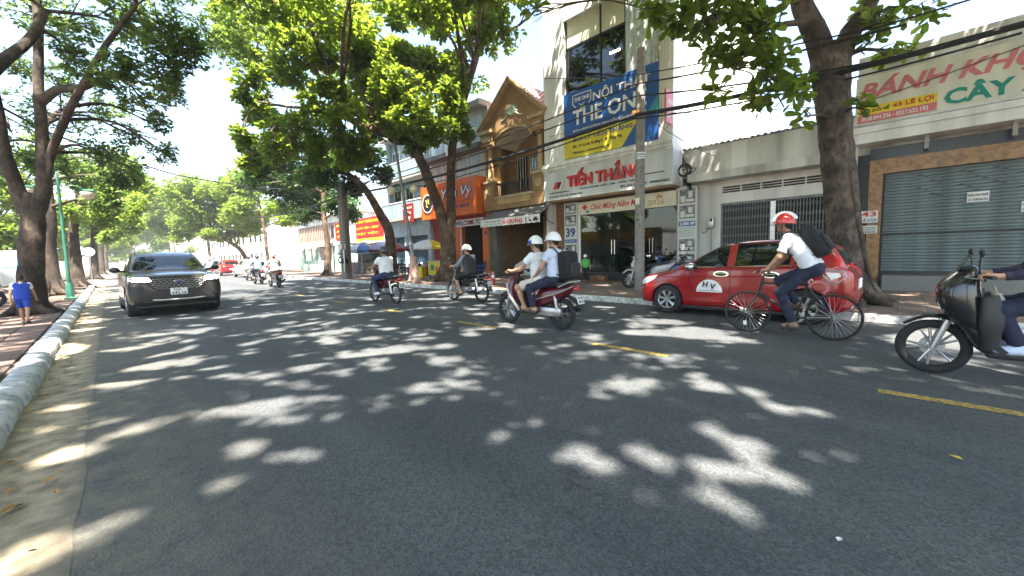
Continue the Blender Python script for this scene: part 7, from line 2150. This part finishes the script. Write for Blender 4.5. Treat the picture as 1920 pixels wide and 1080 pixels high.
def far_car(label, loc, rotz, paint, kind=0):
    """distant parked car: body, roof, glass, lamps, plate, four wheels"""
    t = thing("parked_car", label, "car", loc, rotz, "distant cars parked at the right kerb")
    st = [(2.1, .4, .6, .62, .66, .1), (2.0, .3, .8, .72, .78, .1), (1.4, .25, .86, .84, .9, .1), (.8, .22, .87, .92, .97, .07), (-.8, .22, .87, .96, 1.0, .06), (-1.6, .25, .86, .98, 1.02, .07), (-2.0, .34, .78, .9, .94, .1), (-2.1, .45, .6, .8, .84, .1)]
    bd = body_loft(st, 3).build("body", paint, t, ang=60)
    cb = cabin_loft([(1.0, .95, .74), (.5, 1.25, .77), (.1, 1.43, .78), (-.6, 1.48, .78), (-1.3, 1.42, .75), (-1.75, 1.2, .7), (-1.95, 1.0, .62)], .92, sub=4).build("roof", paint, t, ang=60)
    bv = bvh_of(bd, cb)
    project(bv, [(-.55, 1.02), (.55, 1.02), (.46, 1.34), (-.46, 1.34)], (0, -4, 0), (1, 0, 0), (0, 0, 1), (0, 1, 0), .006, grid=.1, name="rear_window", m="car_glass", parent=t)
    for s in (-1, 1):
        project(bv, [(.7, 1.0), (-1.2, 1.04), (-1.1, 1.36), (.1, 1.36)], (s * 3, 0, 0), (0, 1, 0), (0, 0, 1), (-s, 0, 0), .006, grid=.1, name="side_windows", m="car_glass", parent=t)
        project(bv, [(s * .5, .74), (s * .76, .74), (s * .74, .9), (s * .52, .9)], (0, -4, 0), (1, 0, 0), (0, 0, 1), (0, 1, 0), .01, grid=.1, name="tail_lamp", m="lamp_red", parent=t)
        MB().ell((s * .95, .75, 1.02), (.09, .06, .06), 10, 7).build("wing_mirror", paint, t)
        for y in (1.3, -1.3):
            car_wheel(t, s * .78, y, .3, .19, s, 5)
    project(bv, [(-.24, .55), (.24, .55), (.24, .67), (-.24, .67)], (0, -4, 0), (1, 0, 0), (0, 0, 1), (0, 1, 0), .012, grid=.1, name="number_plate", m="plate_white", parent=t)
    return t
far_car("distant red hatchback parked at the right kerb", (8.0, 46.5, 0), 0, "paint_red")
far_car("distant white car parked in front of the red hatchback", (8.2, 38.5, 0), .05, "paint_white")
far_car("distant pale grey car parked farthest along the right kerb", (8.2, 56, 0), 0, "silver_trim")
far_car("distant white car driving far down the road left of the dark SUV", (1.4, 62, 0), PI, "paint_white")

# parked two wheelers
make_scooter("white scooter parked on the sidewalk right behind the utility pole", (12.6, 6.0, .13), .9, "paint_white", "plastic_black", plate=("72-A1", "110.28"))
make_underbone("blue motorcycle parked between the white scooter and the glass store front", (13.3, 5.55, .13), .9, "paint_blue", plate=("72-C9", "7719"))
make_underbone("black motorbike parked nearest the poster column", (13.9, 5.0, .13), .8, "paint_black", plate=("72-A6", "5502"))
for (x, y, a, pm, lab) in ((-3.0, 15.6, 1.9, "paint_black", "black scooter parked at the foot of the huge left tree"), (-3.4, 17.2, 1.8, "paint_grey", "grey scooter parked behind the black one under the left trees"), (-3.2, 19.6, 1.7, "paint_maroon", "dark red scooter parked farthest back under the left trees"), (-4.6, 14.6, 1.6, "paint_black", "black scooter parked at the left picture edge")):
    make_scooter(lab, (x, y, .1), a, pm, group="scooters parked under the left trees", plate=("72-G1", "662.09"))
for (x, y, a, pm, lab) in ((12.4, 22.8, .9, "paint_red", "red motorbike parked under the maroon umbrella"), (12.9, 21.6, 1.0, "paint_black", "black motorbike parked beside the lamp post base")):
    make_underbone(lab, (x, y, .13), a, pm, plate=("72-L4", "8080"))

# ------------------------------------------------------------------ people on foot
ST = dict(pelvis=V3(0, 0, .9), chest=V3(0, .01, 1.27), neck=V3(0, .0, 1.42), head=V3(0, .03, 1.58))
def walk_pose(s, step=.22, arm=.16):
    J = {k: v * s for k, v in ST.items()}
    for k, sg, st in (("L", -1, 1), ("R", 1, -1)):
        J.update({"sh" + k: V3(sg * .18, 0, 1.37) * s, "el" + k: V3(sg * .24, -st * arm * .4, 1.1) * s, "wr" + k: V3(sg * .26, -st * arm + .06, .87) * s, "hip" + k: V3(sg * .09, 0, .88) * s,
                  "kn" + k: V3(sg * .1, st * step * .55 + .03, .49) * s, "an" + k: V3(sg * .1, st * step, .09 + (.08 if st < 0 else 0)) * s, "toe" + k: V3(sg * .12, st * step + .13, .035) * s})
    return J
person("small child in blue football kit with white sleeves walking away on the left sidewalk", (-1.38, 13.6, .117), -.12, walk_pose(.62), skin="skin", shirt="cloth_white", vest="cloth_blue", pants="cloth_blue", leg=.5, shoes="sandal", hair=True, h=.009, s=.62, hands="rest", sleeve=.6, wide=.92)
person("small figure in green shirt and white helmet standing before the glass store front", (13.6, 9.15, .13), 1.6, walk_pose(.66, .12), skin="skin", shirt="cloth_green", pants="cloth_black", helmet=("helmet_white", None, "plain"), h=.011, s=.66, hands="rest")
J = seat_pose((0, -.1, .45), -.08, dict(L=(-.22, .22, .62), R=(.22, .22, .62)), dict(L=(-.14, .36, .5), R=(.16, .34, .52)), dict(L=(-.12, .52, .1), R=(.16, .34, .1)))
person("man in dark clothes sitting on a stool beside the two stemmed tree", (11.6, 14.2, .13), .9, J, shirt="cloth_charcoal", sleeve=.6, pants="cloth_charcoal", leg=.5, h=.011, hands="rest")
q = thing("plastic_stool", "low red plastic stool under the man beside the tree", "stool", (11.66, 14.12, .13), .9)
MB().rbox((0, 0, .31), (.3, .3, .03), .012).build("seat", "lamp_red", q)
for x, y in ((-.12, -.12), (.12, -.12), (-.12, .12), (.12, .12)):
    MB().tube([(x, y, .3), (x * 1.25, y * 1.25, 0)], .02, 6).build("leg", "lamp_red", q)

# ------------------------------------------------------------------ street furniture
def ornate_lamp(label, loc, top, foot, post, lean):
    t = thing("street_lamp", label, "street lamp", loc)
    MB().lathe([(.34, 0), (.34, .1), (.28, .14), (.25, .3), (.19, .8), (.15, 1.05), (.17, 1.1), (.17, 1.18), (.1, 1.25)], n=8).build("base", foot, t, ang=20)
    tp = np.array((lean[0], lean[1], top), float)
    a = np.array((0, 0, 1.2)); sg = tp - a
    MB().tube([a, a + sg * .18, a + sg * .5, tp], [.1, .085, .07, .05], 10).build("post", post, t)
    for k in (.02, .1, .17, .33):
        p = a + sg * k
        MB().tube([p - (0, 0, .04), p + (0, 0, .04)], .125, 12).build("collar", post, t)
    return t, a, sg
t, a, sg = ornate_lamp("tall leaning grey lamp post with an octagonal pinkish base at the right kerb", (10.05, 16.4, .13), 7.3, None or "lamp_base", "lamp_post_grey", (-.45, .55)) if mat("lamp_base", (.42, .27, .23), .8, var=.25, scale=6, bump=.3) and mat("lamp_post_grey", (.22, .24, .25), .55, metal=.2, var=.15) else None
p = a + sg * .52
for s in (-1, 1):
    MB().tube(catmull([p, p + (s * .35 * .3, -s * .25, .25), p + (s * .3, -s * .5, .1)], 4), .02, 6).build("bracket", "lamp_green" if "lamp_green" in MATS else mat("lamp_green", (.03, .14, .095), .5, var=.1), t)
    MB().lathe([(0, .16), (.08, .13), (.17, .04), (.2, -.05), (.16, -.16), (.06, -.25), (0, -.26)], tuple(p + (s * .3, -s * .5, .0)), n=16).build("lantern", "cream", t)
MB().tube(catmull([a + sg, a + sg * 1.05 + (-.3, 0, .1), a + sg * 1.06 + (-1.3, -.1, .2)], 4), .03, 6).build("lamp_arm", "lamp_post_grey", t)
MB().rbox(tuple(a + sg * 1.06 + (-1.6, -.12, .2)), (.7, .22, .1), .03).build("lamp_head", "steel", t)
t = thing("street_lamp", "green lamp post with a glass bowl lantern at the left kerb", "street lamp", (-1.08, 21.5, .11))
MB().lathe([(.17, 0), (.17, .06), (.11, .1), (.1, .5), (.075, .6)], n=10).build("base", "lamp_green", t, ang=20)
a = np.array((0, 0, .55)); sg = np.array((.02, .1, 3.9))
MB().tube([a, a + sg * .5, a + sg], [.055, .05, .04], 10).build("post", "lamp_green", t)
for s in (-1, 1):
    p = a + sg * .86
    MB().tube(catmull([p, p + (s * .35, 0, .22), p + (s * .7, 0, .05)], 5), .015, 6).build("bracket", "lamp_green", t)
    ln = MB().lathe([(.2, .05), (.22, 0), (.18, -.14), (.09, -.24), (0, -.26)], tuple(p + (s * .72, 0, 0)), n=18).build("lantern", "cream", t)
    MB().lathe([(0, .12), (.07, .11), (.24, .05), (.23, .03)], tuple(p + (s * .72, 0, 0)), n=18).build("lantern_cap", "lamp_green", ln)
t = thing("street_lamp", "plain grey mast lamp far down the road above the dark car", "street lamp", (9.9, 62, .13))
MB().tube([(0, 0, 0), (0, 0, 9)], [.1, .06], 8).build("mast", "lamp_post_grey", t)
MB().tube(catmull([(0, 0, 9), (-.6, 0, 9.5), (-2.2, 0, 9.7)], 4), .04, 6).build("lamp_arm", "lamp_post_grey", t)
MB().rbox((-2.5, 0, 9.68), (.8, .25, .12), .03).build("lamp_head", "steel", t)

mat("pole_concrete", (.24, .225, .205), .9, var=.2, scale=7, bump=.4, dirt=(.2, .18, .16))
t = thing("utility_pole", "round concrete utility pole in front of the white furniture store", "utility pole", (11.67, 5.85, .13))
MB().tube([(0, 0, -.1), (.02, 0, 4), (.07, 0, 7.3)], [.155, .14, .115], 18).build("pole", "pole_concrete", t)
for z in (4.05, 4.12, 4.2, 5.35):
    MB().lathe([(.13, -.02), (.155, -.02), (.155, .02), (.13, .02)], (.03, 0, z), n=18).build("steel_band", "steel", t)
MB().rbox((-.16, .05, 5.4), (.08, .2, .12), .02).build("cable_clamp", "lamp_amber", t)
MB().rbox((-.15, 0, 2.75), (.02, .14, .2), .004).build("yellow_tag", "cream", t)
for k in range(9):
    a = random.uniform(2.4, 4.2); z = random.uniform(.8, 3.6)
    MB().lathe([(0, 0), (.02, 0)], (0, 0, 0), n=8)
hs = MB()
for k in range(16):
    a = random.uniform(2.3, 4.4); z = random.uniform(.6, 4.0); r = .156 - .005 * z
    hs.ell((r * math.cos(a) * .98, r * math.sin(a) * .98, z), (.022, .022, .035), 8, 6)
o = hs.build("pole_holes", "dark_concrete", t); o["kind"] = "stuff"
t = thing("utility_pole", "cluster of ribbed concrete poles carrying the Cafe board", "utility pole", (9.75, 23.3, .13))
for (dx, dy, r) in ((0, 0, .17), (.28, .2, .15), (.05, .45, .13)):
    MB().tube([(dx, dy, -.1), (dx, dy, 5.6)], [r * 1.15, r * .8], 8).build("pole", "pole_concrete", t, ang=20)
MB().rbox((-.05, .2, 1.9), (.1, .9, .3), .03).build("junction_box", "steel", t)
q = thing("cafe_sign", "white board with black word Cafe strapped to the concrete poles", "sign", (9.5, 22.9, 1.15))
MB().rbox((0, 0, .05), (.04, .95, 1.25), .01, (0, 0, -.35)).build("board", "paper", q)
text("Cafe", "ink_black", q, (-.2, .36, -.1), (.34, -.94, 0), (0, 0, 1), .8, .42, bold=.04, depth=.01)
text("Mộc", "ink_black", q, (-.2, .36, .38), (.34, -.94, 0), (0, 0, 1), .35, .14, bold=.02, depth=.01)
q = thing("street_name_sign", "small dark blue street sign on the tree beside the concrete poles", "sign", (10.9, 28, 3.0))
MB().rbox((0, 0, .15), (.05, 1.7, .8), .01, (0, 0, -.3)).build("plate", "banner_blue", q)
MB().tube([(0, 0, -2.9), (0, 0, .5)], .03, 6).build("post", "steel", q)

# overhead cables, sagging between the poles
def cable(label, pts, r, sag=.3, name="overhead_cable", n=14):
    mb = MB(); allp = []
    for a, b_ in zip(pts[:-1], pts[1:]):
        a, b_ = np.array(a, float), np.array(b_, float); L_ = np.linalg.norm(b_ - a)
        for i in range(n):
            t_ = i / n; allp.append(a + (b_ - a) * t_ - np.array((0, 0, sag * L_ / 20 * 4 * t_ * (1 - t_))))
    allp.append(np.array(pts[-1], float))
    mb.tube(allp, r, 6)
    return tag(mb.build(name, "cable_black", None), label, "cable", "overhead electric cables")
pA = np.array((11.5, 5.85, 0)); pB = np.array((9.75, 23.3, 0)); pR = onX(1920, 45, 10.8); pL2 = np.array((9.9, 46, 0))
cable("thick black cable bundle running across the shop fronts below the blue banner", [pR + (pR - (11.5, 5.85, 5.5)) * .6, pR, pA + (0, 0, 5.45), pB + (0, 0, 5.0), pL2 + (0, 0, 5.6)], .055, .35)
cable("second black cable of the bundle hanging just under the thickest one", [pR + (.1, 0, -.1), pA + (0, .1, 5.35), pB + (0, .1, 4.85), pL2 + (0, 0, 5.4)], .02, .5)
cable("thin cable crossing the blue banner from the pole top to the left", [onX(1700, 45, 10.6), pA + (0, 0, 6.35), pB + (0, 0, 5.4)], .022, .3)
cable("thin cable just above the thick bundle, from the pole to the near tree", [onX(1700, 120, 10.6) + (0, 0, .15), pA + (0, 0, 6.0), pB + (0, 0, 5.2)], .022, .3)
cable("thin cable at the top right corner behind the near tree", [onX(1960, -45, 10.2), onX(1650, 50, 10.4), pA + (0, 0, 6.6), (14.4, 11.8, 9.2)], .016, .1)
cable("faint service wire from the pole to the store's left corner", [pA + (0, 0, 5.7), (14.38, 11.6, 6.6)], .008, .3)
cable("faint service wire from the pole to the garage roof", [pA + (0, 0, 5.6), (15.2, 4.8, 4.6)], .01, .6)
cable("lowest service wire looping from the pole to the signboard", [pA + (0, 0, 5.5), (14.6, .9, 5.2), (14.6, -3, 6.0)], .01, .3)
cable("black cable sagging across the street from the left trees to the far pole", [atD(-80, 155, 9.0), atD(95, 250, 12), atD(330, 328, 20), atD(480, 352, 26), pB + (0, 0, 5.3)], .03, .1)
cable("thinner cable crossing below the one over the street", [atD(-60, 180, 9.2), atD(120, 275, 13), atD(330, 345, 22), pB + (0, 0, 4.9)], .016, .1)

# umbrellas
def umbrella(label, loc, R, z, cols, n=8, drop=.38):
    t = thing("street_umbrella", label, "umbrella", loc, random.uniform(0, .5), "umbrellas along the right sidewalk")
    MB().tube([(0, 0, 0), (0, 0, z + .05)], .02, 8).build("pole", "steel", t)
    MB().lathe([(0, 0), (.22, 0), (.22, .06), (.05, .1), (.03, .2)], n=14).build("foot", "concrete", t)
    for k in range(n):
        mb = MB(); a0, a1 = 2 * PI * k / n, 2 * PI * (k + 1) / n; vs_ = []
        for i in range(7):
            r = R * i / 6; zz = z - drop * (i / 6) ** 1.7
            for j in range(5):
                a = a0 + (a1 - a0) * j / 4; sagz = -.05 * math.sin(PI * j / 4) * (i / 6)
                rr = r * (math.cos((a1 - a0) / 2) / math.cos(a - (a0 + a1) / 2)) if False else r * (1 - .05 * math.sin(PI * j / 4) * i / 6)
                vs_.append((rr * math.cos(a), rr * math.sin(a), zz + sagz))
        for j in range(5):
            p = vs_[30 + j]; vs_.append((p[0] * 1.0, p[1] * 1.0, p[2] - .14))
        mb.add(vs_, [(i * 5 + j, i * 5 + j + 1, (i + 1) * 5 + j + 1, (i + 1) * 5 + j) for i in range(7) for j in range(4)])
        mb.build("canopy_panel", cols[k % len(cols)], t)
        MB().tube([(0, 0, z - .02), (R * .5 * math.cos(a0), R * .5 * math.sin(a0), z - .03 - drop * .3), (R * math.cos(a0), R * math.sin(a0), z - drop)], .007, 4).build("rib", "steel", t)
    return t
umbrella("blue and white panelled umbrella nearest the concrete poles", (11.3, 24.5, .13), 1.35, 2.1, ["cloth_white", "banner_blue", "cloth_white", "cloth_grey"])
umbrella("plain maroon umbrella between the blue umbrella and the lamp post", (12.6, 23.6, .13), 1.5, 2.25, ["paint_maroon", "dark_red"], drop=.5)
umbrella("small orange and white umbrella beside the two stemmed tree", (12.6, 18.9, .13), 1.05, 2.15, ["cloth_white", "sign_yellow", "orange", "cloth_white"])
q = thing("food_cart", "yellow poster fronted drink cart under the orange and white umbrella", "cart", (12.7, 18.2, .13), .1)
MB().rbox((0, 0, .55), (.6, 1.0, .75), .02).build("cabinet", "cream", q)
MB().rbox((-.31, 0, .55), (.02, .9, .7), .005).build("poster", "sign_yellow", q)
MB().rbox((-.325, .1, .6), (.01, .3, .3), .004).build("poster_print", "sign_green", q)
MB().rbox((-.325, -.25, .5), (.01, .2, .35), .004).build("poster_print", "orange", q)
MB().rbox((0, 0, .95), (.7, 1.1, .04), .01).build("countertop", "steel", q)
for x, y in ((-.25, -.4), (.25, -.4), (-.25, .4), (.25, .4)):
    MB().tube([(x, y, .2), (x, y, 0)], .03, 6).build("leg", "iron_dark", q)
q = thing("notice_board", "small white notice board standing behind the drink cart", "sign", (13.3, 18.5, .13))
MB().rbox((0, 0, 1.35), (.03, .5, .4), .005).build("board", "paper", q)
MB().box(-.03, -.017, -.2, .2, 1.3, 1.34).build("print_line", "ink_black", q)
MB().tube([(0, 0, 0), (0, 0, 1.2)], .015, 6).build("post", "iron_dark", q)
# crates and buckets by the kerbside stall
for k, (x, y, m_, lab) in enumerate(((12.5, 20.2, "lamp_red", "red plastic crate nearest the lamp post"), (12.7, 20.8, "dark_red", "dark red plastic crate beside the lamp post"), (12.4, 19.5, "sign_yellow", "yellow plastic tub beside the drink cart"), (13.0, 19.9, "lamp_red", "red plastic crate nearest the blue doors"))):
    q = thing("plastic_crate", lab, "crate", (x, y, .13), .2 * k, "plastic crates on the right sidewalk")
    for s in (-1, 1):
        MB().box(s * .19, s * .21, -.24, .24, 0, .62).build("side_panel", m_, q)
        MB().box(-.19, .19, s * .22, s * .24, 0, .62).build("side_panel", m_, q)
    MB().box(-.19, .19, -.22, .22, .01, .04).build("bottom_panel", m_, q)
    MB().box(-.215, .215, -.245, .245, .28, .33).build("rim_band", m_, q)
# plastic chair
q = thing("plastic_chair", "blue plastic armchair outside the dark orange framed doorway", "chair", (13.9, 16.0, .13), .5)
MB().rbox((0, 0, .42), (.44, .44, .035), .015).build("seat", "banner_blue", q)
bk = MB()
for k in range(5):
    bk.rbox((-.16 + .08 * k, -.22, .64), (.045, .02, .4), .008, (.15, 0, 0))
o = bk.rbox((0, -.245, .84), (.44, .03, .08), .012, (.15, 0, 0)).build("backrest", "banner_blue", q)
for s in (-1, 1):
    MB().tube(catmull([(s * .23, -.22, .62), (s * .25, -.05, .65), (s * .25, .14, .63), (s * .23, .2, .44)], 4), .022, 6).build("armrest", "banner_blue", q)
    for y in (-.2, .2):
        MB().tube([(s * .2, y, .42), (s * .24, y * 1.15, 0)], .022, 6).build("leg", "banner_blue", q)
q = thing("marker_post", "short red plastic post standing at the edge of the sidewalk", "post", (10.75, 11.65, .13))
MB().lathe([(0, 0), (.14, 0), (.14, .04), (.07, .08), (.065, .5), (.05, .56), (0, .57)], n=14).build("post", "lamp_red", q)
MB().lathe([(.068, .3), (.072, .3), (.072, .4), (.066, .4)], n=14).build("reflective_band", "ink_white", q)
q = thing("brick_block", "orange brown cardboard box on the store's front step", "box", (14.2, 8.9, .13))
MB().rbox((0, 0, .12), (.3, .7, .24), .01).build("box", "orange" if False else "wood", q)
MB().rbox((0, 0, .243), (.31, .06, .006), .001).build("tape", "cream", q)
q = thing("litter_bin", "green plastic litter bin behind the green lamp post", "bin", (-2.1, 25.5, .11))
MB().sweep([(0, 0, .05, .24, .24, PI / 2), (0, 0, .75, .3, .3, PI / 2)], n=16, e=5, sub=2).build("bin_body", "lamp_green", q)
MB().rbox((0, 0, .8), (.66, .66, .08), .03).build("lid", "lamp_green", q)
for k, (x, y, lab) in enumerate(((-1.4, 40, "round white sign on a thin post far along the left kerb"), (-1.0, 43, "second round white sign behind the first on the left kerb"))):
    q = thing("road_sign", lab, "road sign", (x, y, .1))
    MB().tube([(0, 0, 0), (0, 0, 2.0)], .04, 6).build("post", "steel", q)
    MB().lathe([(0, -.02), (.32, -.02), (.32, .02), (0, .02)], (0, 0, 2.2), 'y', n=22).build("disc", "ink_white", q)
q = thing("stone_slab", "thick low stone slab lying on the pavers at the left picture edge", "slab", (-1.95, 11.6, .11), .1)
MB().rbox((0, 0, .04), (.55, .8, .1), .02).build("slab", "dark_concrete", q)

# fallen leaves in the gutter
mat("leaf_dry", (.3, .16, .05), .8, var=.3, scale=9)
mat("leaf_yellow", (.62, .42, .05), .7, var=.2, scale=9)
def dry_leaf(mb, p, a, L_):
    c, s = math.cos(a), math.sin(a); pr = [(-.5, 0), (-.15, .22), (.2, .24), (.5, 0), (.2, -.24), (-.15, -.22)]
    mb.add([(p[0] + L_ * (x * c - y * s), p[1] + L_ * (x * s + y * c), p[2] + .012 + L_ * random.uniform(0, .16) + L_ * .3 * abs(y)) for x, y in pr], [(0, 1, 2, 3), (0, 3, 4, 5)])
for nm, m_, cnt_ in (("fallen_leaves", "leaf_dry", 150), ("fallen_yellow_leaves", "leaf_yellow", 26)):
    mb = MB()
    for k in range(cnt_):
        u_ = random.random()
        x = -.62 + .3 * u_ ** 2 if random.random() < .7 else random.uniform(-3.5, -1.0); y = random.uniform(2.2, 24)
        dry_leaf(mb, (x, y, .01 if x > -.7 else .125), random.uniform(0, 6.3), random.uniform(.03, .09))
    o = mb.build(nm, m_, None, smooth=False, weld=False)
    tag(o, None, None, None, "stuff")
for (u, v, m_, L_, lab) in ((1792, 863, "leaf_yellow", .065, "pale dry leaf lying alone on the asphalt at lower right"), (20, 962, "leaf_dry", .11, "long brown dry leaf in the sandy gutter at the left edge"), (1643, 601, "leaf_yellow", .13, "bright yellow leaf at the right kerb below the near tree"), (1573, 1018, "ink_white", .05, "tiny white paper scrap on the asphalt at the bottom")):
    g = G(u, v); mb = MB()
    dry_leaf(mb, (0, 0, 0), random.uniform(0, 6), L_)
    o = mb.build("fallen_leaf" if "leaf" in lab else "paper_scrap", m_, None, smooth=False)
    o.location = (g[0], g[1], .004); tag(o, lab, "leaf" if "leaf" in lab else "scrap")
# ------------------------------------------------------------------ air
hz = bpy.data.materials.new("haze"); hz.use_nodes = True
t_ = hz.node_tree
t_.nodes.remove(t_.nodes["Principled BSDF"])
pv_ = t_.nodes.new("ShaderNodeVolumePrincipled")
pv_.inputs["Color"].default_value = (.93, .96, .93, 1)
pv_.inputs["Density"].default_value = .0013
pv_.inputs["Anisotropy"].default_value = .35
t_.links.new(pv_.outputs[0], t_.nodes["Material Output"].inputs["Volume"])
o = MB().box(-160, 160, -90, 470, -1.2, 17).build("haze", hz, None, smooth=False)
o["kind"] = "stuff"

print('LEAVES', NLEAF, 'TRIS', sum(len(o.data.polygons) for o in bpy.data.objects if o.type == 'MESH'))
